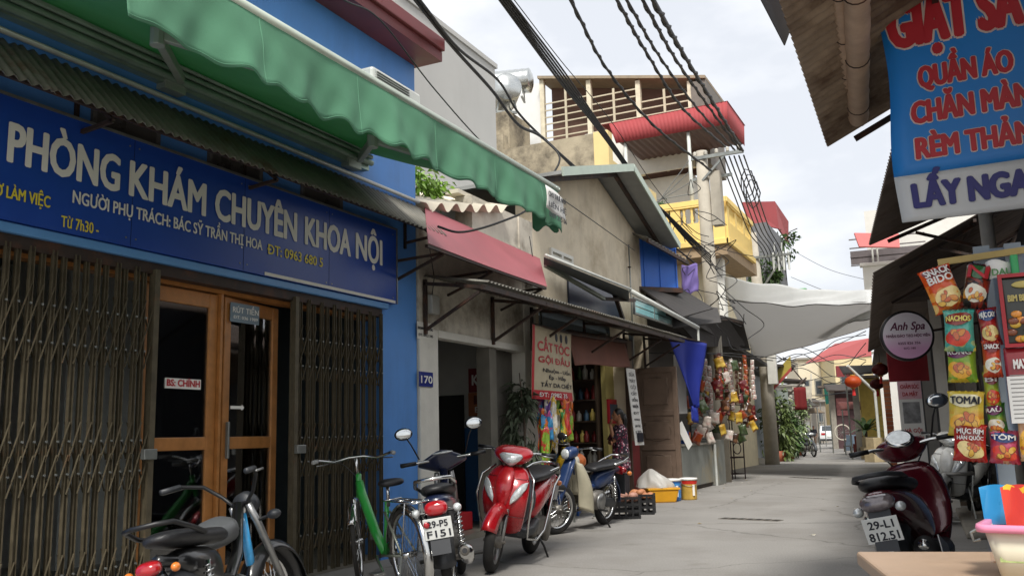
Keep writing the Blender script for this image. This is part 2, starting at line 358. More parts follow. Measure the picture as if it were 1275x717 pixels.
# vent windows above the sign
for (xa, ya, xb, yb) in ((113, 138, 196, 187), (258, 186, 324, 226), (374, 228, 424, 258)):
    a, _ = LF.px(xa, ya); b, _ = LF.px(xb, yb)
    vf = M(); z0, z1 = 3.215, 3.37
    vf.box(a, b, -.03, .01, z1, z1+.03); vf.box(a, b, -.03, .01, z0-.03, z0); vf.box(a, a+.03, -.028, .01, z0, z1); vf.box(b-.03, b, -.028, .01, z0, z1)
    v_ = vf.build('vent_window', pm('vent_frame', '#5c5a58', .6), cl)
    M().box(a+.03, b-.03, -.012, -.004, z0, z1).build('pane', pm('dusty_dark_glass', '#4a4744', .3, var=.25), v_)
# blue header rail over the opening
M().box(GU0-.2, 7.36, -.055, -.002, 2.38, 2.44).build('header_rail', pm('blue_rail_paint', '#5b8fc4', .4, var=.08), cl, bevel=.008)
M().box(GU0, GU1, -.02, .22, 2.30, 2.378).build('gate_track', dark_steel, cl)
# conduit tube along the wall above the small canopy
M().cyl((U0, -.05, 3.60), (7.93, -.05, 3.60), .02, n=10).build('conduit', white_metal, cl, smooth=True)

def folding_gate(name, u0, u1, n, lab, post_right):
    g = bpy.data.objects.new(name, None); COL.objects.link(g); g.parent = cl; g.location = (0, -.02, 0)
    bar = None; st = (u1-u0)/(n-1)
    bm_ = M(); bm_.prism([(-.016,-.012),(.016,-.012),(.016,.012),(.011,.012),(.011,-.006),(-.011,-.006),(-.011,.012),(-.016,.012)], .03, 2.33, 'z')
    me = bm_.mesh('bar', brown_steel)
    for i in range(n):
        b_ = share(me, 'bar', g, (u0+i*st+rnd.uniform(-.006, .006), (i % 2)*.014, 0), (0, 0, math.pi))
    lt = M()
    for zc in (.35, .95, 1.15, 1.75, 1.98):
        for i in range(n-1):
            a = u0+i*st; hh = .12
            lt.obox((a, -.014, zc-hh), (a+st, -.014, zc+hh), .004, .012, (0,1,0)); lt.obox((a, .03, zc+hh), (a+st, .03, zc-hh), .004, .012, (0,1,0))
    tag(lt.build('lattice', brown_steel, g), kind='stuff')
    rv_ = M()
    for zc in (.35, .95, 1.15, 1.75, 1.98):
        for i in range(n): rv_.cyl((u0+i*st, -.022, zc), (u0+i*st, -.012, zc), .008, n=6)
    tag(rv_.build('rivets', grey_metal, g), kind='stuff')
    e = u1 if post_right else u0
    M().box(e-.02, e+.025, -.03, .03, .02, 2.33).build('end_post', brown_steel, g)
    M().box(e-.02 if not post_right else e-.09, e+.09 if not post_right else e+.02, -.07, -.03, 1.02, 1.09).build('latch', grey_metal, g, bevel=.005)
    return g
a, _ = LF.px(184, 500); folding_gate('folding_gate', GU0+.05, a, 25, '', True)
a, _ = LF.px(363, 500); folding_gate('folding_gate', a, GU1-.02, 15, '', False)
# timber framed glass doors, set behind the gates
def glass_door(u0, u1, y, zmid, rot=0, lab=''):
    d = bpy.data.objects.new('glass_door', None); COL.objects.link(d); d.parent = cl; d.location = (u0, y, 0); d.rotation_euler = (0, 0, rot); W = u1-u0
    f = M(); s_ = .085
    f.box(0, s_, -.022, .022, .06, 2.26); f.box(W-s_, W, -.022, .022, .06, 2.26)
    f.box(s_, W-s_, -.02, .02, 2.15, 2.26); f.box(s_, W-s_, -.02, .02, zmid-.05, zmid+.045); f.box(s_, W-s_, -.02, .02, .06, .2)
    f.build('frame', wood_door, d, bevel=.006)
    M().box(s_, W-s_, -.004, .004, zmid+.045, 2.15).build('pane', door_glass, d); M().box(s_, W-s_, -.004, .004, .2, zmid-.05).build('pane', door_glass, d)
    return d
zm = LF.px(225, 552, -.13)[1]
da, db, dc, dd = LF.px(176, 450, -.13)[0], LF.px(267, 450, -.13)[0], LF.px(274, 450, -.13)[0], LF.px(352, 450, -.13)[0]
d1 = glass_door(da, db, .13, zm); d2 = glass_door(dc+.015, dd+.06, .13, zm, R(9))
M().box(dc+.03, dc+.05, -.06, -.03, 1.0, 1.28).xf(Matrix.Translation((-dc-.0, 0, 0))).build('handle', grey_metal, d2, bevel=.005)
jb = M(); jb.box(db+.005, db+.03, .08, .18, .05, 2.27); jb.box(GU0, GU1, .08, .19, 2.272, 2.36); jb.build('door_jamb', wood_door, cl)

# small notices on the glass (things stuck to the doors)
def notice(name, label, u0, u1, z0, z1, y, m_, cat='notice', parent_loc=LF):
    t = thing(name, label, cat, parent_loc.o, parent_loc.rz); M().box(u0, u1, y-.006, y, z0, z1).build('panel', m_, t); return t
white_card = pm('white_card', '#e4e2dc', .5, var=.04); red_ink = pm('red_ink', '#b3202a', .5, var=.05); dark_ink = pm('dark_ink', '#1d1f2a', .5, var=.05); blue_ink = pm('blue_ink', '#243a8a', .5, var=.05)
a, z1 = LF.px(205, 470, -.125); b, z0 = LF.px(249, 485, -.125)
t = notice('door_notice', 'white notice with red lettering BS: CHÍNH on the glass door', a, b, z0, z1, .124, white_card, 'notice'); lettering('BS: CHÍNH', a+.012, b-.012, z0+.018, (z1-z0)*.66, .1165, red_ink, t, .06)
a, z1 = LF.px(287, 503, -.1); b, z0 = LF.px(304, 511, -.1)
t = thing('arrow_sticker', 'small white arrow sticker on the right glass door', 'sticker', LF.o, LF.rz); h_ = z1-z0
M().prism([(a, z0+h_*.25), (b-.03, z0+h_*.25), (b-.03, z0), (b, z0+h_*.5), (b-.03, z1), (b-.03, z0+h_*.75), (a, z0+h_*.75)], .098, .101).build('panel', white_card, t)
a, z1 = LF.px(287, 376, -.1); b, z0 = LF.px(322, 405, -.1)
t = notice('cash_notice', 'grey blue notice reading RÚT TIỀN at the top of the right glass door', a, b, z0, z1, .102, pm('grey_blue_card', '#6f808c', .5), 'notice')
lettering('RÚT TIỀN', a+.02, b-.01, z0+(z1-z0)*.5, (z1-z0)*.3, .094, white_card, t, .02); lettering('ĐT: 036 1989', a+.03, b-.02, z0+(z1-z0)*.18, (z1-z0)*.17, .094, white_card, t, .01)
# things dimly seen inside: a white fan cover cloth and a lamp pair
# ------------------------------------------------------------ clinic sign
cs = thing('clinic_sign', 'long blue clinic sign board with white Vietnamese lettering PHÒNG KHÁM', 'sign', LF.o, LF.rz)
sign_blue = pm('sign_blue', '#1c4296', .38, var=.12, scale=1.5, streak=.12, streak_col='#122a60')
M().box(3.12, 7.46, -.075, -.003, 2.445, 3.195).build('panel', sign_blue, cs)
fm = M(); fm.box(3.10, 7.48, -.082, -.003, 3.196, 3.215); fm.box(7.462, 7.48, -.082, -.003, 2.445, 3.195); fm.build('frame', grey_metal, cs)
letter_white = pm('letter_white', '#dcd9cf', .55, var=.05); letter_yellow = pm('letter_yellow', '#d8c63e', .5, var=.05)
YT = -.079
def sgn(txt, x0, x1, yb0, yb1, ybase, ytop, m_, bold=.03):
    """words measured in the photograph: left, right, base"""
    a, za = LF.px(x0, ybase, .079); b, _ = LF.px(x1, yb1, .079); _, zt = LF.px(x0, ytop, .079)
    return a, b, za, zt-za
for wd, x0, x1 in (('PHÒNG', 5, 147), ('KHÁM', 160, 256), ('CHUYÊN', 268, 370), ('KHOA', 380, 437), ('NỘI', 443, 476)):
    a = LF.px(x0, 240, .079)[0]; b = LF.px(x1, 280, .079)[0]
    lettering(wd, a, b, 2.80, .25, YT, letter_white, cs, .042)
a = LF.px(90, 250, .079)[0]; b = LF.px(327, 290, .079)[0]; lettering('NGƯỜI PHỤ TRÁCH: BÁC SỸ TRẦN THỊ HOA', a, b, 2.645, .085, YT, letter_white, cs, .03)
a = LF.px(333, 300, .079)[0]; b = LF.px(402, 312, .079)[0]; lettering('ĐT: 0963 680 5', a, b, 2.63, .085, YT, letter_yellow, cs, .025)
b = LF.px(62, 262, .079)[0]; lettering('GIỜ LÀM VIỆC', 3.17, b, 2.575, .075, YT, letter_yellow, cs, .03)
a = LF.px(75, 290, .079)[0]; b = LF.px(122, 300, .079)[0]; lettering('Từ 7h30 -', a, b, 2.475, .075, YT, letter_yellow, cs, .02)
M().box(LF.px(330, 340, .08)[0], 7.44, -.0785, -.0755, 2.448, 2.475).build('white_stripe', letter_white, cs)

for u in (4.22, 5.30, 6.38): M().box(u-.002, u+.002, -.0765, -.0752, 2.447, 3.193).build('panel_joint', pm('joint_dark', '#0d1f52', .6), cs)
for u in (3.2, 4.18, 4.26, 5.26, 5.34, 6.34, 6.42, 7.40):
    for zz in (2.5, 3.14): M().cyl((u, -.0785, zz), (u, -.075, zz), .007, n=8).build('screw', grey_metal, cs)
# ------------------------------------------------------------ little corrugated canopy over the sign
cc = thing('corrugated_canopy', 'narrow rusty corrugated canopy running above the blue clinic sign', 'canopy', LF.o, LF.rz)
for i in range(5):
    ua, ub = 2.2+i*1.14, 2.2+(i+1)*1.14+.03; dz = (i % 2)*.006
    corr_sheet((ua, -.03, 3.55+dz), (ub, -.03, 3.55+dz), (ua, -.40, 3.18+dz), (ub, -.40, 3.18+dz), .078, .013).build('roof_sheet', cream_sheet, cc, True, solid=.003)
for u in (2.3, 3.8, 5.35, 7.72):
    br = M(); br.obox((u, -.003, 3.12), (u, -.36, 3.15), .025, .025); br.obox((u, -.003, 3.45), (u, -.36, 3.15), .025, .025); br.obox((u, -.015, 3.06), (u, -.015, 3.47), .025, .025); br.build('bracket', dark_steel, cc)
M().obox((2.2, -.33, 3.21), (7.95, -.33, 3.21), .03, .03).build('rail', dark_steel, cc)

# ------------------------------------------------------------ green awning
aw = thing('green_awning', 'green retractable fabric awning with scalloped valance over the clinic', 'awning', LF.o, LF.rz)
g_fab = cloth_mat('green_awning_cloth', '#5f9676', .3, .75, tcol='#2a9a55', scale=1.2, var=.18)
A0, A1, AO, AZ = 2.42, 7.02, 2.03, 3.225       # ends, how far out, height of the front bar
cas = M(); 
for k, (zz, rr) in enumerate(((3.72, .03), (3.78, .022), (3.84, .03))): cas.cyl((1.9, -.10+.0*k, zz), (7.0, -.10, zz+.05), rr, n=10)
cas.box(1.9, 7.0, -.07, -.004, 3.70, 3.90); cas.build('cassette', pm('pale_green_metal', '#8fa394', .4, .4, var=.15), aw)
def fab(i, j):
    u = A0+(A1-A0)*i; o_ = .12+(AO-.12)*j; z = 3.86+(AZ-3.86)*j; z -= .05*math.sin(math.pi*j) ; z += .012*math.sin(u*9+j*2)*math.sin(math.pi*j)
    return (u, -o_, z)
M().grid(fab, 60, 14).build('fabric', g_fab, aw, True, solid=.002)
def val(i, j):
    u = A0+(A1-A0)*i; hz = .37+(.016+.008*math.sin(u*1.9))*math.cos(2*math.pi*u/.27+.6*math.sin(u*2.1)); z = AZ-.005-hz*j
    o_ = AO+.012 + .03*j*math.sin(u*6.1+.8*math.sin(u*2.3)) + .018*j*math.sin(u*14.7) + .006*math.sin(u*31+j*6)*j + .008*math.sin(u*11-j*7)*(1-j)*j*4*.5 + .05*j
    return (u, -o_, z)
M().grid(val, 260, 10).build('valance', g_fab, aw, True, solid=.002)
for q in (.18, .36, .55, .74, .92):
    M().tube([Vector(val(q, j/10))+Vector((0, -.001, 0)) for j in range(11)], .0025, 5).build('seam', pm('seam_green', '#588c6e', .8), aw, True)
M().tube([Vector(val(i/260, .96))+Vector((0, -.001, 0)) for i in range(0, 261)], .0022, 5).build('hem', MATS['seam_green'], aw, True)
M().grid(lambda i, j: (A1+.004, -(AO-.25+.25*i)-.01, AZ+.05*(1-i)-(.36+.03*math.sin(i*9))*j), 12, 6).build('valance_end', g_fab, aw, True, solid=.002)
M().cyl((A0-.02, -AO, AZ+.008), (A1+.03, -AO, AZ+.008), .028, n=12).build('front_bar', pm('awning_bar', '#b9c2b4', .4, .5, var=.1), aw, True)
M().obox((A0, -AO+.05, AZ-.02), (A1, -AO+.05, AZ-.02), .05, .06).build('front_rail', white_metal, aw)
arm_m = pm('awning_arm', '#9aa398', .45, .3, var=.15)
for (ux, ue) in ((4.55, 3.2), (6.75, 5.1)):
    ar = M(); e = Vector((ux-.95, -.95, 3.50)); s0 = Vector((ux, -.14, 3.74)); e2 = Vector((ux+.1, -AO+.08, AZ-.03))
    ar.obox(s0, e, .05, .07); ar.obox(e+Vector((0, 0, .01)), e2, .045, .06); ar.cyl(e+Vector((0,0,-.06)), e+Vector((0,0,.07)), .045, n=10); ar.obox(s0+Vector((-.1,.1,0)), s0+Vector((.1,.1,0)), .1, .16)
    ar.build('folding_arm', arm_m, aw, bevel=.006)
# handwritten flyer on the end of the valance
a, z1 = LF.px(667, 232, AO+.05); b, z0 = LF.px(692, 272, AO+.05); 
fl = thing('flyer', 'white printed flyer stuck on the end of the green awning valance', 'flyer', LF.o, LF.rz)
M().grid(lambda i, j: (a+(b-a)*i, -AO-.135-.012*math.sin(i*4+j*3), z1+(z0-z1)*j-.03*i), 6, 6).build('sheet', white_card, fl, True, solid=.001)
for k, tx in enumerate(('CHO THUÊ NHÀ', 'LIÊN HỆ', '0989 215 66')): lettering(tx, a+.015, b-.015, z1-.09-.085*k, .045, -AO-.155, dark_ink, fl, .02)
# air conditioner behind the awning bar
acu, acz = LF.px(462, 94, .32)
ac = thing('air_conditioner', 'white air conditioner unit on the blue wall above the awning', 'air conditioner', LF.w(acu, -.02, acz-.2), LF.rz)
M().box(0, .86, -.32, -.02, 0, .30).build('casing', white_metal, ac, bevel=.03)
gr = M()
for k in range(9): gr.box(.06, .62, -.335, -.322, .05+k*.025, .058+k*.025)
gr.build('grille', pm('ac_grey', '#7c7f7c', .5), ac); M().box(.0, .86, -.3, 0, -.05, -.003).build('bracket', grey_metal, ac)
# ------------------------------------------------------------ house 170
plaster = pm('stained_plaster', '#cdc6b6', .8, var=.2, scale=2.6, bump=.25, bscale=28, col2='#7b7160', thr=(.5, .68), streak=.85, streak_col='#4a4338')
old_white = pm('old_whitewash', '#d9d6cb', .75, var=.1, scale=4, bump=.12, bscale=45, col2='#a49b8b', thr=(.6, .75), streak=.25, streak_col='#6b6254')
h1 = thing('house', 'stained white plaster house with number plate 170 and pink canopy', 'building', LF.o, LF.rz)
pa, pb, pc, pd, pe, pf = 7.965, 8.34, 9.62, 9.80, 10.52, 10.90
M().box(pa, pb, -.03, .25, 0, 2.27).build('pillar', old_white, h1, bevel=.01); M().box(pe, pf, -.03, .25, 0, 2.95).build('pillar', old_white, h1, bevel=.012)
w_ = M(); w_.box(pa, pe-.002, -.02, .25, 2.272, 3.56); w_.box(9.25, pe-.002, .02, .25, 3.56, 4.0); w_.box(pe-.002, 10.93, .0, .25, 2.952, 4.0); w_.build('wall', plaster, h1)
M().box(pb+.002, pe-.004, -.035, .1, 2.19, 2.268).build('lintel', old_white, h1)
M().box(pc, pd, .02, .2, 0, 2.188).build('door_jamb', pm('grey_frame', '#6e6a60', .6, var=.2), h1)
M().box(pd+.002, pe-.003, .16, .22, 0, 2.186).build('side_panel', pm('grey_leaf', '#6f6b63', .7, var=.2, streak=.3), h1)
ri = M(); ri.box(7.7, 10.9, 3.2, 3.3, 1.25, 2.7); ri.box(7.7, 8.1, .3, 3.2, 1.25, 2.7); ri.box(10.55, 10.9, .3, 3.2, 1.25, 2.7); ri.build('room_wall', pm('room_white', '#b7b6ae', .8, var=.1), h1)
ri = M(); ri.box(7.7, 10.9, 3.18, 3.3, 0, 1.248); ri.box(7.7, 8.12, .3, 3.18, 0, 1.248); ri.box(10.53, 10.9, .3, 3.18, 0, 1.248); ri.build('wainscot', pm('room_blue', '#2a5c8e', .6, var=.1), h1)
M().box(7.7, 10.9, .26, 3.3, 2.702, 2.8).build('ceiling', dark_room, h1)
M().box(pb, pe, .0, 3.2, .002, .06).build('floor', MATS['floor_tile'], h1)
M().box(8.55, 8.95, 3.1, 3.17, 0, 1.9).build('inner_door', pm('inner_dark', '#1d1a18', .6), h1)
fa = M(); fa.cyl((9.1, 1.2, 2.55), (9.1, 1.2, 2.7), .04, n=10)
for k in range(3): a_ = k*2.09; fa.obox((9.1, 1.2, 2.56), (9.1+.5*math.cos(a_), 1.2+.5*math.sin(a_), 2.56), .11, .012)
fa.build('ceiling_fan', black_plastic, h1)
# posters inside
IW = Fr(0, 10.52, 0)          # the inner side wall that faces the street corner
for (xa, ya, xb, yb, cc_, nm, tx) in ((583, 459, 612, 487, '#7a262b', 'dark red poster with white emblem inside house 170', 'K'), (583, 489, 611, 517, '#a3623e', 'brown poster with pale lettering below the red poster inside house 170', 'Em')):
    (ua, z1), (ub, z0) = IW.px(xa, ya, .02), IW.px(xb, yb, .02); t = thing('wall_poster', nm, 'poster', IW.o, 0); W_, H_ = ub-ua, z1-z0
    M().box(ua, ub, -.02, -.003, z0, z1).build('panel', pm('poster'+cc_, cc_, .5, var=.2, scale=9), t)
    if tx == 'Em': M().box(ua+W_*.25, ub-W_*.2, -.024, -.021, z0+H_*.5, z1-H_*.12).build('picture', pm('poster_dark', '#5a2420', .5), t); lettering(tx, ua+W_*.3, ub-W_*.25, z0+H_*.15, H_*.25, -.024, white_card, t, .03)
    else: lettering(tx, ua+W_*.15, ua+W_*.45, z0+H_*.3, H_*.45, -.024, white_card, t, .04); M().ring((ua+W_*.66, -.024, z0+H_*.5), W_*.16, H_*.2, 'y', .012, 20, 6).build('emblem', white_card, t)
(ua, z1), (ub, _) = IW.px(545, 493, .02), IW.px(577, 493, .02)
t = thing('inner_doorway', 'black doorway leaf in the side wall inside house 170', 'door', IW.o, 0); M().box(ua, ub, -.03, -.003, .06, z1).build('panel', pm('inner_dark', '#1d1a18', .6), t); adopt(t, h1)
# number plate
a, z1 = LF.px(522, 462, .04); b, z0 = LF.px(539, 482, .04)
npl = thing('house_number_plate', 'small blue enamel plate with white number 170 on the pillar', 'number plate', LF.o, LF.rz)
M().box(a, b, -.045, -.032, z0, z1).build('plate', pm('enamel_blue', '#24307c', .25, var=.05), npl, bevel=.003); lettering('170', a+.02, b-.02, z0+(z1-z0)*.25, (z1-z0)*.5, -.047, white_card, npl, .04)
t = thing('pillar_notice', 'thin dark line notices pasted on the white pillar above plate 170', 'notice', LF.o, LF.rz)
M().box(a-.02, b+.03, -.0335, -.0305, z1+.34, z1+.52).build('sheet', old_white, t); lettering('KHOAN CẮT BÊ TÔNG', a-.01, b+.02, z1+.44, .03, -.035, dark_ink, t, .02); lettering('ĐT: 0912 345', a-.0, b+.02, z1+.37, .03, -.035, dark_ink, t, .02)
# pink sheet canopy
pk = thing('pink_canopy', 'faded pink sheet metal canopy above house 170', 'canopy', LF.o, LF.rz)
pink = pm('faded_pink_sheet', '#a45c62', .55, .1, var=.14, scale=1.5, streak=.25, streak_col='#6a3a3c')
def cq(x, y, o_): u, z = LF.px(x, y, o_); return Vector((u, -o_, z))
P = [cq(529, 258, .05), cq(672, 322, .05), cq(681, 357, .62), cq(533, 303, .62)]
c_ = M(); c_.grid(lambda i, j: P[0].lerp(P[1], i).lerp(P[3].lerp(P[2], i), j)+Vector((0, 0, -.012*math.sin(i*math.pi)*j)), 12, 4); c_.build('sheet', pink, pk, solid=.006)
M().obox(P[3]+Vector((0,0.02,-.02)), P[2]+Vector((0,.02,-.02)), .03, .03).build('edge_bar', dark_steel, pk)
for k in (.12, .5, .97):
    e = P[3].lerp(P[2], k); b_ = M(); b_.obox((e.x, -.02, e.z-.05), e+Vector((0,.03,-.03)), .025, .025); b_.obox((e.x, -.02, e.z-.25), e+Vector((0,.03,-.04)), .025, .025); b_.build('bracket', dark_steel, pk)
# cream roof sheet and brick return behind the pink canopy
rf = thing('lean_to_canopy', 'cream corrugated sheet roof showing above the pink canopy', 'roof sheet', LF.o, LF.rz)
cream = pm('cream_sheet', '#d8cfba', .55, var=.08, scale=2)
corr_sheet((7.98, -.10, 3.55), (10.0, -.10, 3.97), (7.98, 2.2, 4.25), (10.0, 2.2, 4.6), .34, .05, per=10).build('roof_sheet', cream, rf, True, solid=.004)
M().box(9.1, 10.0, .12, .3, 4.01, 4.06).build('ridge_strip', cream, rf)
# ------------------------------------------------------------ narrow canopy over 170 and the hair salon
nc = thing('street_canopy', 'low corrugated canopy on dark steel brackets over house 170 and the salon', 'canopy', LF.o, LF.rz)
C0, C1, CO = 8.02, 15.6, .80
for i in range(6):
    ua = C0+.03+i*1.263; ub = ua+1.28; zz = 2.80+.002*i
    corr_sheet((ua, -.03, zz+.03), (ub, -.03, zz+.05), (ua, -CO, zz-.11+.012*i), (ub, -CO, zz-.10+.012*i), .085, .011).build('roof_sheet', cream_sheet, nc, True, solid=.003)
for u in (C0+.03, 9.6, 10.72, 12.6, 14.4, 15.5):
    zt = 2.72+(u-C0)*.008; b_ = M()
    b_.obox((u, -.035, zt+.02), (u, -CO+.03, zt-.09), .035, .035); b_.obox((u, -.05, zt-.52), (u, -.05, zt+.06), .035, .035); b_.obox((u, -.05, zt-.48), (u, -CO+.10, zt-.13), .03, .03); b_.build('bracket', dark_steel, nc)
M().obox((C0, -CO+.05, 2.63), (C1, -CO+.05, 2.71), .035, .05).build('front_rail', dark_steel, nc)
M().obox((C0, -.45, 2.70), (C1, -.45, 2.78), .03, .03).build('rail', dark_steel, nc)

# ------------------------------------------------------------ gabled salon house
h2 = thing('gabled_house', 'beige gabled house with grey overhanging eaves above the hair salon', 'building', LF.o, LF.rz)
beige = pm('beige_plaster', '#d6c9b0', .8, var=.15, scale=1.6, bump=.2, bscale=28, col2='#ad9d82', thr=(.5, .68), streak=.5, streak_col='#5d5142')
g0, gr_, g1 = 11.0, 13.6, 15.95; zl, zr_, zt = 4.62, 4.62, 5.36
wl = M(); wl.prism([(10.935, 2.95), (15.9, 2.95), (15.9, 4.60), (13.6, 5.30), (10.935, 4.55)], .0, .25)
wl.box(10.935, 11.05, .0, .25, 0, 2.948); wl.box(14.55, 14.80, .0, .25, 0, 2.948); wl.box(15.75, 15.9, .002, .25, 0, 2.948); wl.build('wall', beige, h2)
sf = pm('grey_soffit', '#8d8f8c', .6, var=.12)
for nm, (ua, za), (ub, zb) in (('roof', (g0-.45, zl-.12), (gr_, zt)), ('roof', (g1+.2, zr_-.1), (gr_, zt))):
    q = M(); q._a([(ua, -.62, za), (ub, -.62, zb), (ub, 4, zb), (ua, 4, za), (ua, -.62, za+.05), (ub, -.62, zb+.05), (ub, 4, zb+.05), (ua, 4, za+.05)], [(0,1,2,3),(4,5,6,7),(0,1,5,4),(1,2,6,5),(2,3,7,6),(3,0,4,7)])
    ro = q.build(nm, sf, h2)
    f_ = M(); f_.obox((ua, -.632, za+.03), (ub, -.632, zb+.03), .02, .12, (0, 0, 1)); f_.build('fascia', pm('green_white_fascia', '#b4c2b4', .5, var=.1), ro)
    M().obox((ua, -.3, za-.04), (ub, -.3, zb-.04), .05, .07).build('rafter', dark_steel, ro)
wf = M(); a, z1 = LF.px(685, 308, .02); b, z0 = LF.px(713, 332, .02)
wf.box(a, b, -.04, -.002, z1-.05, z1); wf.box(a, b, -.04, -.002, z0, z0+.05); wf.box(a, a+.05, -.038, -.002, z0+.05, z1-.05); wf.box(b-.05, b, -.038, -.002, z0+.05, z1-.05); wf.box((a+b)/2-.03, (a+b)/2+.03, -.038, -.002, z0+.05, z1-.05)
v_ = wf.build('window', white_paint, h2); M().box(a+.05, b-.05, -.012, -.004, z0+.05, z1-.05).build('pane', pm('cream_pane', '#a8a290', .5), v_)
M().box(12.1, 14.3, -.03, -.003, 3.0, 3.55).build('dark_window', pm('dark_blue_window', '#2b3448', .35, var=.2), h2)
# salon interior
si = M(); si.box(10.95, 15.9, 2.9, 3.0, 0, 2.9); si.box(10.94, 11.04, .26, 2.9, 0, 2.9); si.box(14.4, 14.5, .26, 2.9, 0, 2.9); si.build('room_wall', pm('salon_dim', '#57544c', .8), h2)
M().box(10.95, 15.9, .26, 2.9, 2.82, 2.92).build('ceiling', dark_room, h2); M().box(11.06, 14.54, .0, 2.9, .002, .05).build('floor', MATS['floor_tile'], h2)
a = LF.px(752, 480, -.25)[0]; b = LF.px(767, 480, -.25)[0]
M().box(a, b, .22, .30, 0, 2.3).build('yellow_panel', pm('yellow_panel', '#b0a262', .6, var=.15), h2)
M().box(14.5, 14.56, -.06, .0, 0, 2.7).build('door_post', pm('brown_post', '#4e3a30', .6), h2)
M().box(14.57, 15.05, -.02, -.002, 0, 1.0).build('red_dado', pm('red_dado', '#7c2a2c', .6, var=.2), h2)
M().box(14.57, 14.85, -.022, -.002, 1.0, 2.7).build('jamb_panel', pm('wood_jamb', '#6d5c4a', .7, var=.2), h2)
pic = thing('red_framed_picture', 'red framed picture on the yellow wall inside the hair salon', 'picture', LF.o, LF.rz); zc = LF.px(760, 512, -.2)[1]
f_ = M(); f_.box(a+.0, b+.06, .18, .215, zc-.2, zc+.2); f_.build('frame', red_ink, pic); M().box(a+.05, b+.02, .17, .179, zc-.13, zc+.12).build('print', pm('picture_print', '#3d4a5c', .4, var=.4, scale=20), pic)
sh = thing('bottle_shelf', 'dark wooden shelf unit stocked with bottles inside the hair salon', 'shelf', (-6.5, 14.05, .05), 0)
s_ = M(); s_.box(0, 1.15, .3, .33, 0, 2.3); s_.box(0, .03, 0, .3, 0, 2.3); s_.box(1.12, 1.15, 0, .3, 0, 2.3); s_.build('frame', pm('shelf_wood', '#4a3a2c', .6), sh)
bt = [pm('bottle_'+c, c, .35, var=.1) for c in ('#b9b3a2', '#8f2f2c', '#3f5d73', '#c9b25a', '#5b6f4d', '#d7d3ca')]
bme = M().lathe([(0, 0), (.035, 0), (.037, .01), (.037, .13), (.016, .16), (.014, .2), (0, .2)], 10)
bms = [bme.mesh('bottle', m_, True) for m_ in bt]
for k, zz in enumerate((.6, .95, 1.3, 1.65, 1.98)):
    M().box(.03, 1.12, 0, .3, zz-.025, zz).build('shelf', MATS['shelf_wood'], sh)
    for q in range(9):
        o = share(bms[rnd.randrange(6)], 'bottle', None); o.location = (-6.5+.1+q*.118+rnd.uniform(-.015, .015), 14.05+.1+rnd.uniform(-.04, .06), .05+zz); o.scale = (1.2, 1.2, rnd.uniform(.8, 1.3))
        tag(o, 'small bottle standing on the shelf inside the dim hair salon', 'bottle', 'bottles on the salon shelf')
# banner CẮT TÓC
bn = thing('salon_banner', 'worn beige banner with red CẮT TÓC GỘI ĐẦU hung under the canopy', 'banner', LF.o, LF.rz)
BO = .30
a, z1 = LF.px(661, 403, BO); b, _ = LF.px(711, 412, BO); _, z0 = LF.px(664, 496, BO)
def bw(x, z, d=0): 
    q = (x-a)/(b-a); return Vector((x, -BO-.02*math.sin(q*5+z*3)-d-.05*max(0, q-.8)*(z1-z), z))
M().grid(lambda i, j: bw(a+(b-a)*i, z1+(z0-z1)*j), 14, 16).build('cloth', pm('banner_cloth', '#b8ac90', .8, var=.15, scale=4, streak=.35, streak_col='#5a4a3a'), bn, True, solid=.003)
W_, H_ = b-a, z1-z0
for tx, f0, f1, zf, hf, mm, bo in (('CẮT TÓC', .1, .95, .66, .13, red_ink, .05), ('GỘI ĐẦU', .12, .95, .5, .085, red_ink, .05), ('Nhuộm - Uốn', .22, .95, .37, .055, dark_ink, .02), ('Ép - Hấp', .35, .8, .28, .055, dark_ink, .03), ('TẨY DA CHẾT', .18, .97, .17, .06, dark_ink, .03)):
    lettering(tx, a+W_*f0, a+W_*f1, z0+H_*zf, H_*hf, 0, mm, bn, bo, fn=lambda x, z, d: bw(x, z, .006+d))
M().grid(lambda i, j: bw(a+W_*i*.96, z0+H_*(.12-.12*j), .004), 10, 3).build('red_strip', red_ink, bn); lettering('ĐT: 0982 35', a+W_*.15, a+W_*.8, z0+H_*.035, H_*.06, 0, white_card, bn, .03, fn=lambda x, z, d: bw(x, z, .008+d))
M().grid(lambda i, j: bw(a+W_*.05*i, z0+H_*j, .004), 2, 10).build('red_edge', red_ink, bn)
for k in range(3):
    q = bw(a+W_*(.62+.13*k), z0+H_*.89, .006); M().ell(q, (.045, .004, .06), 10, 8).build('head_picture', dark_ink, bn)
M().cyl(bw(a-.02, z1), bw(b+.02, z1), .012, n=8).build('hanging_rod', dark_steel, bn)
# brown roller awning
ra = thing('roller_awning', 'brown canvas roller blind lowered over the hair salon entrance', 'awning', LF.o, LF.rz)
a, z1 = LF.px(708, 415, .12); b, z0 = LF.px(781, 462, .12)
M().grid(lambda i, j: (a+(b-a)*i, -.10-.10*j-.015*math.sin(i*11)*j, z1+.08*i+(z0-z1)*j+.02*math.sin(i*6)*j-.06*(1-i)*j), 24, 8).build('canvas', pm('brown_canvas', '#7a5144', .85, var=.15, scale=3), ra, True, solid=.004)
M().cyl((a, -.1, z1+.02), (b, -.1, z1+.10), .04, n=10).build('roller', dark_steel, ra, True)
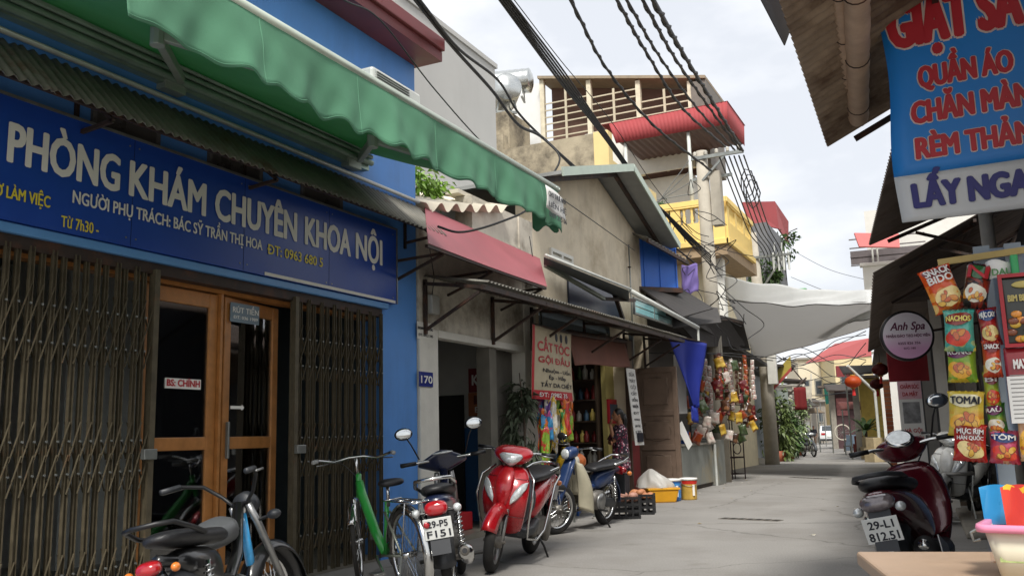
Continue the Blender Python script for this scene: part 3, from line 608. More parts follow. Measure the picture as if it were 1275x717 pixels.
# vertical white poster
po = thing('price_poster', 'tall narrow white poster with black print leaning beside the wooden door', 'poster', LF.o, LF.rz)
a, z1 = LF.px(780, 458, .12); b, z0 = LF.px(806, 553, .12)
def pw(x, z, d=0): return Vector((x, -.12-.10*(z1-z)/(z1-z0)-d, z))
a2 = a-.02; b2 = a+.42
M().grid(lambda i, j: pw(a2+(b2-a2)*i, z1+(z0-z1)*j), 2, 2).build('panel', white_card, po, solid=.012)
for k, (tx, hh) in enumerate((('SỬA', .06), ('MÁY', .06), ('GỘI', .06), ('CẮT', .05), ('UỐN', .05), ('NHUỘM', .05), ('ĐT', .04), ('0982', .035), ('LÀM TÓC', .035), ('170', .05))):
    lettering(tx, a2+.08, b2-.08, z1-.13-.105*k, hh, 0, dark_ink if k > 2 else pm('grey_ink', '#7a7a78', .6), po, .03, fn=lambda x, z, d: pw(x, z, .009+d))
M().box(a2+.1, b2-.1, -.25, -.225, z0+.05, z0+.2).build('picture', dark_ink, po)
# wooden door leaf standing open across the pavement
dr = thing('wooden_door', 'old brown panelled wooden door leaf standing open beside the stall', 'door', (-5.22, 15.62, 0), 0)
old_wood = pm('old_door_wood', '#6d5a4b', .7, var=.2, scale=6, bump=.15, bscale=50, streak=.3, streak_col='#3c2f26')
DW = .80; f_ = M(); f_.box(0, .09, -.03, .03, .05, 2.28); f_.box(DW-.09, DW, -.03, .03, .05, 2.28)
for z0_, z1_ in ((.05, .17), (.82, .92), (1.42, 1.52), (2.18, 2.28)): f_.box(.09, DW-.09, -.029, .029, z0_, z1_)
f_.build('frame', old_wood, dr, bevel=.006)
for z0_, z1_ in ((.17, .82), (.92, 1.42), (1.52, 2.18)):
    q = M().box(.09, DW-.09, -.012, .012, z0_, z1_).build('panel', old_wood, dr); M().box(.17, DW-.17, -.028, .0, z0_+.09, z1_-.09).build('raised_field', old_wood, dr, bevel=.018)
    M().ring((DW/2, -.022, (z0_+z1_)/2), (DW-.3)/2, (z1_-z0_-.14)/2, 'y', .008, 20, 6).build('carved_ring', old_wood, dr)
adopt(dr, h2); dr.name = 'door'
# hanging packs beside the salon banner
pack_cols = ['#2f86b8', '#c23a36', '#3f8d4c', '#d8d2c4', '#b84a84', '#d96f25', '#8db33c', '#d3b13a', '#6f4a9a']
def snack_pack_mat(c, cols): return pm('pack'+str(c), cols[c], .35, var=.3, scale=14, coat=.3, col2=cols[(c+4) % 9], thr=(.5, .52))
def crinkle(w_, h_, seed, n=8, amp=.03):
    r_ = random.Random(seed); ph = [r_.uniform(0, 6) for _ in range(6)]
    def fn(i, j):
        x = (i-.5)*w_*(1-.25*math.sin(j*3+ph[0])*.5); d = amp*math.sin(i*9+ph[1]+j*4)+amp*.7*math.sin(j*11+ph[2]+i*5)
        return (x, -d-.03*math.sin(math.pi*i), -h_*j+.03*math.sin(i*7+ph[3]))
    return M().grid(fn, n, n+4)
nms = ('sky blue', 'red', 'grass green', 'whitish', 'magenta', 'orange', 'lime', 'mustard', 'violet')
lay = [(674+4.2*(k % 9)+rnd.uniform(-1, 1), 494+(k//9)*19+rnd.uniform(-3, 3), k) for k in range(20)]
for xx, yy, k in lay:
    c = (k*4+k//9) % 9; o_ = .18+.05*(k % 4); u, z = LF.px(xx, yy, o_); w2 = rnd.uniform(.09, .15); h2_ = rnd.uniform(.34, .55); mm = snack_pack_mat(c, pack_cols)
    t = tag(crinkle(w2, h2_, k, 8, .018).build('hanging_pack', mm, None, True, solid=.004), f'{nms[c]} crinkled plastic pack hanging {("high", "midway", "low")[k//9]} below the salon banner', 'plastic pack', 'packs hanging by the salon')
    t.location = LF.w(u, -o_, z); t.rotation_euler = (0, R(rnd.uniform(-8, 8)), R(60+rnd.uniform(-40, 40)))
# ------------------------------------------------------------ foliage
leaf_a = pm('leaf_green', '#3f5a26', .5, var=.45, scale=7, coat=.1); leaf_b = pm('leaf_bright', '#7da33a', .5, var=.4, scale=6); leaf_c = pm('leaf_dark', '#2b4029', .5, var=.4, scale=7)
bark = pm('bark', '#54463a', .9, var=.3, scale=12, bump=.4)
def leaves(n, rad, size, seed, shape=None, droop=.3, long=2.4):
    """n leaf blades scattered through an uneven volume round the origin"""
    r_ = random.Random(seed); m_ = M()
    cl_ = [(Vector((r_.uniform(-1, 1)*rad[0]*.75, r_.uniform(-1, 1)*rad[1]*.75, r_.uniform(-.8, .8)*rad[2])), r_.uniform(.25, .5)) for _ in range(max(5, n//90))]
    k = 0
    while k < n:
        c, s_ = cl_[r_.randrange(len(cl_))]
        p = c + Vector((r_.gauss(0, 1)*rad[0], r_.gauss(0, 1)*rad[1], r_.gauss(0, 1)*rad[2]))*s_*.55
        if shape and not shape(p): k += 1; continue
        d = (p.normalized()*.6+Vector((r_.uniform(-1, 1), r_.uniform(-1, 1), r_.uniform(-.8, .8)-droop))).normalized(); L_ = size*r_.uniform(.6, 1.3)
        sd_ = d.cross(Vector((r_.uniform(-1, 1), r_.uniform(-1, 1), 1))).normalized()*L_/long*.5; nn = sd_.cross(d).normalized()*L_*.12
        m_._a([p, p+d*L_*.45+sd_+nn, p+d*L_*.45-sd_+nn, p+d*L_-Vector((0, 0, L_*.2))], [(0, 1, 3, 2)]); k += 1
    return m_
# ------------------------------------------------------------ tall grey building behind the clinic
gwall = pm('pale_grey_render', '#b7b6b2', .85, var=.07, scale=.7, bump=.05, streak=.14, streak_col='#77736a')
gb = thing('grey_building', 'tall building with a blank pale grey side wall behind the blue clinic', 'building', (-6.5, 9.6, 0), R(90))
M().box(-.0, 3.28, 0, 7, 0, 7.28).build('wall', gwall, gb); M().box(-.02, 3.33, -.03, 7.05, 7.282, 7.36).build('coping', gwall, gb)
cp = M(); cp.box(-4, -.45, .8, 6, 0, 9); cp.build('front_block', white_paint, gb)
co_ = M(); co_.box(-.44, -.05, .0, .5, 0, 6.55); co_.box(-.52, -.003, -.07, .56, 6.55, 6.65); co_.box(-.47, -.02, -.03, .52, 6.65, 6.8); co_.box(-.58, -.001, -.12, .6, 6.8, 6.95); co_.box(-.44, -.01, .0, .5, 6.95, 9); co_.build('pilaster', white_paint, gb, bevel=.01)
M().box(-4, -.46, .7, .8, 6.3, 6.5).build('cornice', white_paint, gb)
# ------------------------------------------------------------ stained concrete block and louvred top floor
db_ = thing('stained_block', 'dirty concrete wall block with a yellow street side and brown window', 'building', (-6.5, 18.4, 0), 0)
dirty = pm('weathered_concrete', '#a89c84', .9, var=.25, scale=1.6, bump=.25, bscale=20, col2='#4d463b', thr=(.47, .66), streak=.6, streak_col='#3a342b')
yel = pm('yellow_render', '#dcc488', .75, var=.08, scale=2, streak=.2, streak_col='#a08b5c')
M().box(-8, -.02, 0, .25, 0, 7.85).build('wall', dirty, db_); M().box(-.3, .0, .252, 3.6, 0, 7.25).build('yellow_wall', yel, db_); M().box(-.32, .03, -.02, .25, 6.8, 7.86).build('yellow_corner', yel, db_)
M().box(-9.0, -2.62, .02, .3, 7.852, 8.25).build('parapet', dirty, db_); M().box(-8, -.3, .26, 3.6, 7.1, 7.2).build('roof_slab', dirty, db_)
wn = M(); wn.box(-.01, .03, .75, 2.3, 5.0, 6.4); v_ = wn.build('window', pm('brown_window_frame', '#5a4030', .6), db_)
for k in range(3): M().box(.031, .036, .82+k*.5, 1.22+k*.5, 5.1, 6.3).build('pane', pm('dark_pane', '#2c2f30', .2), v_)
lb = thing('louvred_building', 'white top floor with wide barred louvre openings under a flat brown roof', 'building', (-12.1, 27.6, 0), 0)
brown_in = pm('brown_inside', '#6b5145', .8, var=.15); bar_m = pm('cream_bars', '#b8ae96', .6, var=.1)
ZB, ZT, LW = 9.5, 13.55, 5.3
M().box(-.02, LW-.3, .6, 5, 0, ZB).build('wall', white_paint, lb); M()._a([(0, .9, ZB), (LW, .9, ZB), (LW, .9, ZT-1.15), (0, .9, ZT), (0, 1, ZB), (LW, 1, ZB), (LW, 1, ZT-1.15), (0, 1, ZT)], [(0,1,2,3),(4,5,6,7),(0,1,5,4),(1,2,6,5),(2,3,7,6),(3,0,4,7)]).build('back_wall', brown_in, lb)
M()._a([(-.1, -.12, ZT), (LW+.5, -.12, ZT-1.2), (LW+.5, 3, ZT-1.2), (-.1, 3, ZT), (-.1, -.12, ZT+.1), (LW+.5, -.12, ZT-1.1), (LW+.5, 3, ZT-1.1), (-.1, 3, ZT+.1)], [(0,1,2,3),(4,5,6,7),(0,1,5,4),(1,2,6,5),(2,3,7,6),(3,0,4,7)]).build('roof', pm('flat_brown_roof', '#8d7f6a', .7), lb)
M().box(LW, LW+.5, -.05, 2.1, ZB, ZT-1.22).build('end_wall', pm('grey_brown_sheet', '#6d675f', .7), lb)
for k in range(4):
    M().box(k*1.75-.08, k*1.75+.08, .0, .16, ZB, ZT-.02-.214*k*1.75).build('post', pm('cream_post', '#cfc6ae', .7), lb)
for k in range(3):
    g_ = bpy.data.objects.new('grille', None); COL.objects.link(g_); g_.parent = lb
    for j in range(9 if k else 12):
        zz = (ZB+1.75 if k else ZB+.35)+j*.25
        if zz < ZT-.25-.214*(k+1)*1.75: M().box(k*1.75+.09, k*1.75+1.66, .06, .09, zz, zz+.045).build('bar', bar_m, g_)
    M().box(k*1.75+.84, k*1.75+.92, .03, .06, ZB, ZT-.3-.214*(k+.5)*1.75).build('mullion', bar_m, g_)
M().box(-2.6, -.09, .3, .5, 0, ZT-.0).xf(Matrix(((1,0,0,0),(0,1,0,0),(-.0,0,1,0),(0,0,0,1)))).build('side_wall', pm('white_render', '#d9d9d6', .8, var=.04), lb)
M().box(1.6, 5.2, -.1, -.02, ZB+.0, ZB+1.7).build('low_wall', white_paint, lb)
# steel water tanks
tank_m = pm('stainless', '#b9bcbb', .25, .9, var=.1, scale=6)
def tank(p, rz, L_, r, lab):
    t = thing('water_tank', lab, 'water tank', p, rz, 'rooftop water tanks'); n = 28
    pr_ = [(0, -L_/2-.12), (r*.5, -L_/2-.1), (r*.9, -L_/2-.03)]
    for k in range(12):
        x = -L_/2+L_*k/11; pr_ += [(r*(1.0 if k % 2 else .975), x)]
    pr_ += [(r*.9, L_/2+.03), (r*.5, L_/2+.1), (0, L_/2+.12)]
    M().lathe(pr_, n, (0, 0, r+.25), 'x').build('drum', tank_m, t, True)
    s_ = M()
    for x in (-L_*.3, L_*.3): s_.box(x-.03, x+.03, -r*.7, r*.7, .0, .06); s_.obox((x, -r*.7, .03), (x, -r*.5, .25+r*.4), .04, .04); s_.obox((x, r*.7, .03), (x, r*.5, .25+r*.4), .04, .04)
    s_.build('stand', grey_metal, t)
q = at(637, 100, 30.5); tank((q.x, q.y, q.z-.75), R(15), 1.25, .42, 'shiny steel water tank lying on the white roof beside the grey wall')
q = at(629, 145, 22.5); tank((q.x, q.y, q.z-.03), R(-55), .95, .36, 'dark steel water tank end on above the stained concrete wall')
M().box(q.x-.9, q.x+.3, q.y-.4, q.y+.8, 7.0, q.z-.032).build('tank_plinth', dirty, db_).matrix_parent_inverse = Matrix.Translation((6.5, -18.4, 0))
# ------------------------------------------------------------ yellow building with balustrade and red roof
yb = thing('yellow_building', 'yellow house with balustraded terrace and red sheet roof on posts', 'building', (-5.5, 25.3, 0), 0)
yel2 = pm('bright_yellow_render', '#e8c978', .7, var=.06, scale=2, streak=.15, streak_col='#a38c58')
M().box(-7, -.7, .9, 6, 0, 6.45).build('wall', pm('cream_wall', '#d9cdae', .8, var=.1, streak=.35, streak_col='#8d7f66'), yb)
sl = M(); sl.box(-3.6, .02, -.02, 4.2, 6.1, 6.55); sl.build('terrace_slab', pm('brown_soffit', '#9a8468', .8), yb)
def balus(parent, horiz, p0, L_, z0, n, axis):
    f_ = M(); bx_ = (lambda m_, a, b, c, d, e, f: m_.box(p0[0]+a, p0[0]+b, p0[1]+c, p0[1]+d, e, f)) if axis == 'x' else (lambda m_, a, b, c, d, e, f: m_.box(p0[0]+c, p0[0]+d, p0[1]+a, p0[1]+b, e, f))
    bx_(f_, 0, L_, -.06, .06, z0, z0+.55); bx_(f_, 0, L_, -.09, .09, z0+1.02, z0+1.22)
    k = 0; x = 0
    bays = max(1, round(L_/1.3)); bw_ = L_/bays
    for b in range(bays+1): c = min(max(b*bw_, .14), L_-.14); bx_(f_, c-.14, c+.14, -.055, .055, z0+.55, z0+1.02)
    f_.build('parapet', yel2, parent)
    bl = M().lathe([(.0, 0), (.05, 0), (.05, .04), (.03, .08), (.055, .18), (.03, .32), (.05, .42), (.05, .47), (0, .47)], 10).mesh('baluster', yel2, True)
    for b in range(bays):
        for j in range(5):
            c = b*bw_+.14+(bw_-.28)*(j+.5)/5; share(bl, 'baluster', parent, (p0[0]+c, p0[1], z0+.55) if axis == 'x' else (p0[0], p0[1]+c, z0+.55))
balus(yb, 1, (-2.85, .0), 2.85, 6.553, 5, 'x'); balus(yb, 1, (-.0, .12), 3.4, 6.553, 5, 'y')
md_ = M(); md_.box(-2.9, .1, -.1, -.07, 7.62, 7.78); md_.box(.07, .12, -.1, 3.6, 7.62, 7.78); md_.box(-2.9, .1, -.12, -.03, 6.4, 6.56); md_.box(.03, .13, -.12, 3.6, 6.4, 6.56); md_.build('moulding', yel2, yb, bevel=.012)
M().box(-.55, -.25, .5, .8, 4.0, 6.1).build('column', white_paint, yb)
red_sheet = pm('red_roof_sheet', '#9c4042', .75, .1, var=.1, scale=2)
rr_ = M(); rz0, rz1 = 9.92, 10.6
corr_sheet((-3.35, -.02, rz1-.02), (.30, -.02, rz1), (-3.15, -.02, rz0), (.27, -.02, rz0), .12, .005, per=6).build('roof_fascia', red_sheet, yb, True, solid=.006)
corr_sheet((.30, -.02, rz1), (.30, 2.3, rz1), (.27, -.02, rz0), (.27, 2.3, rz0), .12, .005, per=6).build('roof_fascia', red_sheet, yb, True, solid=.006)
M()._a([(-3.6, -.03, rz1+.0), (.32, -.03, rz1+.01), (.32, 2.4, rz1+.01), (-3.6, 2.4, rz1), (-3.0, 1.2, rz1+.35), (-.3, 1.2, rz1+.35)], [(0,1,5,4),(1,2,5),(2,3,4,5),(3,0,4)]).build('roof', red_sheet, yb, solid=.01)
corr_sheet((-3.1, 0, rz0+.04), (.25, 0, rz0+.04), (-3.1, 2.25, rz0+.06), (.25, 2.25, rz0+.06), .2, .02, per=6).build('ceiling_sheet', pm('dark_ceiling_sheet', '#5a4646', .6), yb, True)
for x in (-.93, -2.9): M().cyl((x, .12, 7.2), (x, .12, rz0+.02), .055, n=12).build('post', white_metal, yb, True)
pl_ = leaves(260, (.5, .2, .25), .16, 3); t = thing('terrace_plants', 'green potted plants peeping over the yellow balustrade', 'plant', (-7.3, 25.9, 7.75), 0); pl_.build('foliage', leaf_a, t); M().box(-.5, .5, -.12, .12, -1.2, -.22).build('planter', concrete, t)
dsh = M()
for k in range(4): dsh.cyl(at(795+k*2, 285-k*11, 25.5), at(858, 220+k*14-20, 25.2), .012, n=5)
tag(dsh.build('drying_rack', grey_metal, None), 'thin metal clothes rack sticking out over the yellow balustrade', 'rack')
# ------------------------------------------------------------ red roofed house beyond
rh = thing('red_roof_house', 'grey house with a steep red sheet roof beyond the yellow balcony', 'building', (-5.9, 32.4, 0), 0)
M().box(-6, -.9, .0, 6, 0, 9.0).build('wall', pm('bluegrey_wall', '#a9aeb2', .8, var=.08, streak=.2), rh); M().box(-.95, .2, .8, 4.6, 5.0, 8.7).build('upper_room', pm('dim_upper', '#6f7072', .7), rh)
q0, q1, q2, q3 = at(924, 252, 33.5), at(964, 251, 36.5), at(981, 275, 40), at(934, 276, 33.5)
o_ = Vector((-5.9, 32.4, 0)); rb_ = [Vector(p)-o_ for p in (q0, q1, at(982, 300, 40), at(968, 270, 36.3), at(934, 277, 33.2))]
M()._a([rb_[0], rb_[1], rb_[3]+Vector((0, 0, -.5)), rb_[4]], [(0, 1, 2, 3)]).build('roof', red_sheet, rh, solid=.06)
M()._a([rb_[1], at(981, 276, 40)-o_, at(981, 303, 40)-o_, rb_[3]+Vector((0, 0, -.5))], [(0, 1, 2, 3)]).build('roof', red_sheet, rh, solid=.06)
for k in range(5): M().cyl(at(937+k*9, 302, 33.6)-o_, at(937+k*9, 352-k, 33.6)-o_, .03, n=6).build('rail_post', white_metal, rh)
M().cyl(at(934, 322, 33.5)-o_, at(975, 318, 34.5)-o_, .03, n=6).build('rail', white_metal, rh)
t = thing('balcony_shrub', 'straggly pot plant hanging off the balcony of the red roofed house', 'plant', at(975, 305, 36)); leaves(170, (.55, .4, .5), .22, 5).build('foliage', leaf_a, t); M().tube([(-.5, 0, -.4), (0, 0, 0), (.3, 0, .5), (.6, 0, .6)], .02, 5).build('stem', bark, t)
t = thing('green_vine', 'dark green climbing plant on the wall below the red roofed house', 'plant', at(955, 340, 32.5)); leaves(420, (.6, .3, .8), .2, 6).build('foliage', leaf_a, t)
# ------------------------------------------------------------ green bush behind the pink canopy
t = thing('roof_shrub', 'bright green leafy shrub showing below the green awning', 'shrub', (-5.75, 9.0, 3.3)); leaves(900, (.45, .5, .33), .11, 8).xf(Matrix.Translation((0, 0, .98))).build('foliage', leaf_b, t); M().tube([(0, 0, .0), (.03, 0, .5), (0, .1, 1.0)], [.04, .03, .012], 6).build('stem', bark, t)
# ------------------------------------------------------------ blue cabinet, panels and roofs over the stall
blue_box = pm('blue_sheet', '#2f68c4', .5, var=.06, streak=.1, streak_col='#1f4488')
b0, b1, b2_ = at(783, 357, 16.4), at(842, 356, 16.75), at(842, 314, 16.75)
bx = thing('blue_cabin', 'bright blue sheet metal box room on brackets under the gable eave', 'cabin', b0, math.atan2(b1.y-b0.y, b1.x-b0.x)); bw_ = math.hypot(b1.x-b0.x, b1.y-b0.y); bh_ = b2_.z-b0.z
M().box(0, bw_, 0, 1.3, 0, bh_+.25).build('body', blue_box, bx)
for x in (-.05, bw_*.33, bw_*.66, bw_-.0): M().box(x, x+.03, -.02, -.001, 0, bh_+.2).build('corner_post', blue_box if x > 0 else grey_metal, bx)
M().box(-.08, bw_+.08, -.1, 1.3, -.09, -.003).build('base_frame', dark_steel, bx)
rs = slab0 = thing('sheet_canopy', 'thin brown roof sheet sloping over the blue metal box', 'roof sheet', at(806, 296, 15.8))
p = [Vector((0, 0, 0)), at(857, 325, 16.9)-at(806, 296, 15.8)]; corr_sheet(p[0], p[1], p[0]+Vector((-1.0, .9, .5)), p[1]+Vector((-1.0, .9, .5)), .12, .012).build('roof_sheet', cream_sheet, rs, True, solid=.01)
M().obox(p[0]+Vector((0, 0, -.05)), p[1]+Vector((0, 0, -.05)), .04, .06).build('edge_bar', dark_steel, rs)
gpn = thing('glazed_panel', 'pale turquoise glazed window panels above the salon canopy', 'window', LF.o, LF.rz); a, z1 = LF.px(789, 372, .3); b, z0 = LF.px(836, 405, .3)
for k in range(2):
    for j in range(2): M().box(a+(b-a)*k/2+.01, a+(b-a)*(k+1)/2-.01, -.31, -.29, z0+(z1-z0)*j/2+.01, z0+(z1-z0)*(j+1)/2-.01).build('pane', pm('turquoise_pane', '#8ec6c8', .25, var=.12, scale=2), gpn)
f_ = M(); f_.box(a-.03, b+.03, -.325, -.285, z1, z1+.03); f_.box(a-.03, b+.03, -.325, -.285, z0-.03, z0); f_.box((a+b)/2-.009, (a+b)/2+.009, -.32, -.288, z0, z1); f_.box(a-.03, a, -.325, -.285, z0, z1); f_.box(b, b+.03, -.325, -.285, z0, z1); f_.build('frame', grey_metal, gpn)
# folded awning with pale tube over the salon
fa_ = thing('folded_awning', 'folded dark awning with pale roller tube above the hair salon', 'awning', LF.o, LF.rz)
k0, k1, k2 = cq(677, 320, .55), cq(783, 362, .72), cq(869, 408, 1.15)
j0, j1 = cq(677, 329, .2), cq(783, 376, .25)
M().grid(lambda i, j: k0.lerp(k1, i).lerp(j0.lerp(j1, i), j)-Vector((0, 0, .03*math.sin(math.pi*j))), 10, 5).build('fabric', pm('dark_grey_cloth', '#4a4e50', .8, var=.15), fa_, True, solid=.006)
M().tube([k1+Vector((0, -.02, 0)), k2], .035, 12).build('roller_tube', white_metal, fa_, True); M().tube([k0+Vector((0, -.03, .02)), k1+Vector((0, -.03, .02))], .02, 8).build('front_bar', white_metal, fa_, True)
M().obox(cq(679, 330, .3), cq(752, 372, .35), .05, .05).build('folding_arm', arm_m, fa_); M().obox(cq(752, 372, .35), cq(790, 374, .35), .05, .05).build('folding_arm', dark_steel, fa_)
M().obox(k2, k2+Vector((0, 0, -.22)), .03, .03).build('end_drop', white_metal, fa_); M().obox(cq(763, 360, .3), cq(776, 398, .3), .06, .05).build('strut', dark_steel, fa_)
# dark roofs of the snack stall
dk_roof = pm('dark_roof_felt', '#3d3a38', .8, var=.2, scale=2)
def slab(name, label, P4, m_, th=.03, corr=None, cat='roof sheet'):
    t = thing(name, label, cat, P4[0]); o_ = Vector(P4[0]); Q = [Vector(p)-o_ for p in P4]
    mm = corr_sheet(Q[0], Q[1], Q[3], Q[2], corr[0], corr[1]) if corr else M().grid(lambda i, j: Q[0].lerp(Q[1], i).lerp(Q[3].lerp(Q[2], i), j), 8, 4)
    mm.build('sheet', m_, t, bool(corr), solid=th); rl = M(); rl.obox(Q[0]+Vector((0,0,-.05)), Q[1]+Vector((0,0,-.05)), .04, .05); rl.build('edge_bar', dark_steel, t); return t
slab('stall_canopy', 'grey brown stall roof below the blue metal box', [at(796, 358, 16.4), at(843, 357, 17), at(888, 384, 17.5), at(850, 395, 15.6)], dk_roof, .03)
slab('stall_canopy', 'dark layered sheet roof over the snack stall counter', [at(835, 375, 18), at(893, 384, 19), at(898, 402, 17.6), at(838, 408, 16.5)], dk_roof, .03)
slab('stall_canopy', 'wide dark roof sheet reaching out to the grey tarpaulin', [at(840, 378, 19), at(925, 400, 22), at(934, 436, 27), at(850, 425, 21)], dk_roof, .03)
slab('stall_canopy', 'long low dark canopy over the stall front', [at(838, 395, 17.2), at(905, 395, 20.5), at(928, 430, 24), at(872, 432, 19)], pm('dark_canopy', '#2e2a2a', .8, var=.2), .03)
# ------------------------------------------------------------ utility poles
pole_m = pm('pole_concrete', '#a9a294', .85, var=.15, scale=4, bump=.15, bscale=40, streak=.3, streak_col='#6d6557')
P1, P2 = Vector((-4.93, 20.7, 0)), Vector((-5.77, 31.4, 0))
up1 = thing('utility_pole', 'tall concrete utility pole with cross arms and tangled cables before the yellow balcony', 'utility pole', P1)
M().tube([(0, 0, 0), (0, 0, 4), (-.02, 0, 7.75)], [.2, .17, .135], 20).build('shaft', pole_m, up1, True)
c_ = M(); c_.box(-.25, 1.0, -.16, -.10, 7.52, 7.60); c_.obox((.0, -.13, 7.0), (.55, -.13, 7.52), .04, .05); c_.build('cross_arm', grey_metal, up1)
c_ = M(); c_.box(-.3, .65, .1, .15, 7.08, 7.15); c_.build('cross_arm', grey_metal, up1)
M().box(.16, .40, -.1, .16, 5.9, 7.2).build('riser_box', pole_m, up1)
for k in range(5):
    M().lathe([(0, 0), (.03, 0), (.05, .03), (.03, .05), (.05, .08), (.02, .12), (0, .12)], 10, (-.15+k*.26, -.13, 7.602)).build('insulator', pm('porcelain', '#b3aea2', .3), up1, True)
up2 = thing('utility_pole', 'concrete utility pole with grey meter box where the tarpaulin ends', 'utility pole', P2)
M().tube([(0, 0, 0), (0, 0, 4), (-.15, 0, 7.95)], [.24, .21, .16], 20).build('shaft', pole_m, up2, True)
M().box(.12, .42, -.42, -.2, 2.65, 3.75).build('meter_box', pm('pale_box', '#c2c0b8', .5, var=.08), up2, bevel=.02)
c_ = M(); c_.box(-.35, 1.15, -.2, -.12, 7.0, 7.08); c_.box(-.35, .6, -.2, -.12, 5.75, 5.83); c_.obox((.0, -.16, 5.8), (.9, -.16, 7.0), .06, .06); c_.build('cross_arm', grey_metal, up2)
for k in range(4): M().cyl((.55+k*.17, -.16, 6.5), (.55+k*.17, -.16, 7.15), .035, n=8).build('insulator', white_metal, up2)
M().tube([(.2, -.2, 4.6), (.25, -.3, 5.1), (.6, -.35, 5.5), (1.1, -.4, 5.72)], .035, 8).build('lamp_bracket', pole_m, up2, True); M().box(.95, 1.6, -.5, -.3, 5.68, 5.78).build('lamp_head', pm('lamp_green', '#5f9a6c', .5), up2, bevel=.03)
# step slab by pole two
t = thing('ramp_slab', 'pale concrete ramp slab beside the utility pole foot', 'ramp', gp(935, 577)); M()._a([(-.7, -2.2, .0), (.45, -1.6, 0), (.7, 1.2, 0), (-.6, 1.2, 0), (-.7, -1.4, .16), (.1, -1.2, .16), (.15, 1.2, .16), (-.6, 1.2, .16)], [(0,1,2,3),(4,5,6,7),(0,1,5,4),(1,2,6,5),(2,3,7,6),(3,0,4,7)]).build('slab', concrete, t)
# ------------------------------------------------------------ cables
cab = pm('cable_black', '#1c1c1d', .6, var=.2)
def cable(pts, r, lab, group='overhead cables', n=6, seg=14, sag=.0, twist=0):
    """catmull-rom through the points"""
    pts = [Vector(p) for p in pts]; q = [2*pts[0]-pts[1]]+pts+[2*pts[-1]-pts[-2]]; out = []
    for i in range(1, len(q)-2):
        for k in range(seg):
            t_ = k/seg; a, b, c, d = q[i-1], q[i], q[i+1], q[i+2]
            out.append(.5*((2*b)+(c-a)*t_+(2*a-5*b+4*c-d)*t_**2+(3*b-a-3*c+d)*t_**3))
    out.append(pts[-1])
    if sag:
        for i, p_ in enumerate(out): f = i/(len(out)-1); p_.z -= sag*4*f*(1-f)
    mm = M().tube(out, r, n)
    if twist:
        o2 = []; s_ = 0
        for i, p_ in enumerate(out): o2.append(p_)
        L_ = sum((out[i+1]-out[i]).length for i in range(len(out)-1)); nn = int(L_/.12); pts2 = []
        for i in range(nn):
            f = i/nn*(len(out)-1); j = int(f); p_ = out[j].lerp(out[min(j+1, len(out)-1)], f-j); a_ = i*.8; pts2.append(p_+Vector((math.cos(a_), 0, math.sin(a_)))*r*.9)
        mm.tube(pts2, r*.75, 5)
    return tag(mm.build('overhead_cable', cab, None, True), lab, 'cable', group)
def fromtop(x, z, B, ext=.8):
    A = gp(x, 0, z); B = Vector(B); return [A+(A-B)*ext, A, B]
arm = lambda k: P1+Vector((-.15+k*.26, -.13, 7.72))
def cab_px(lst, r, lab, twist=0, sag=0, pre=True, **kw):
    pts = [at(*q) for q in lst]
    if pre: pts = [pts[0]+(pts[0]-pts[1])*1.5]+pts
    return cable(pts, r, lab, twist=twist, sag=sag, **kw)
cab_px([(710, 0, 11), (757, 88, 14), (818, 160, 17), (886, 213, 20.6)], .022, 'twisted black cable dropping alone to the pole between the two cable bundles', 1)
cab_px([(768, 0, 10), (805, 66, 13), (850, 135, 16.5), (903, 183, 20.4)], .022, 'twisted black cable left of a close pair at the sky centre', 1)
cab_px([(780, 0, 10), (822, 72, 13), (868, 135, 16.5), (915, 187, 20.4)], .020, 'twisted black cable second of the close pair at the sky centre', 1)
cab_px([(800, 0, 10), (840, 72, 13), (880, 130, 16.5), (921, 187, 20.4)], .022, 'black overhead cable left of the rightmost pair', 1)
cab_px([(813, 0, 10), (850, 66, 13), (888, 128, 16.5), (925, 188, 20.4)], .030, 'thickest twisted overhead cable, rightmost before the open sky', 1)
for k in range(5):
    cab_px([(622+k*3.2, 0, 10), (694+k*2.2, 98-k*2, 12.5), (748+k, 166-k, 15), (800+k*.8, 235, 17.5), (852-k, 287+k, 19.3), (885, 318+k*3, 20.4)], .018-.002*k*.5, ('lowest', 'second', 'middle', 'fourth', 'topmost')[k]+' cable of the thick black bundle crossing the louvred building')
cab_px([(640, 0, 12), (700, 78, 14), (760, 150, 17), (815, 232, 19), (862, 290, 20.4)], .008, 'thin black wire running beside the thick cable bundle')
cab_px([(517, 0, 8.5), (565, 60, 10), (612, 112, 11.5), (645, 155, 12.5), (676, 172, 13.5), (720, 215, 15), (775, 270, 17), (820, 302, 18.5), (850, 322, 19.5)], .022, 'thick black cable crossing the blank grey wall')
cab_px([(522, 0, 8.5), (570, 60, 10), (620, 100, 11.5), (645, 140, 12.5), (676, 172, 13.5), (722, 213, 15), (778, 262, 17), (825, 296, 18.5), (868, 330, 19.8)], .018, 'black cable running just above the one crossing the grey wall')
cab_px([(676, 172, 13.5), (694, 190, 13.4), (696, 203, 13.3), (685, 222, 13.2)], .015, 'loose cable end drooping above the green awning', pre=False)
cab_px([(428, 0, 6), (474, 26, 6.6), (540, 110, 7.4), (605, 182, 8.4), (650, 214, 9.4), (720, 262, 11.5), (790, 312, 15)], .006, 'thin wire sagging across the blue wall and red cornice')
cab_px([(545, 282, 8.6), (570, 289, 8.7), (600, 284, 8.8), (640, 270, 9), (656, 262, 9.2)], .012, 'slack black cable over the pink canopy', pre=False)
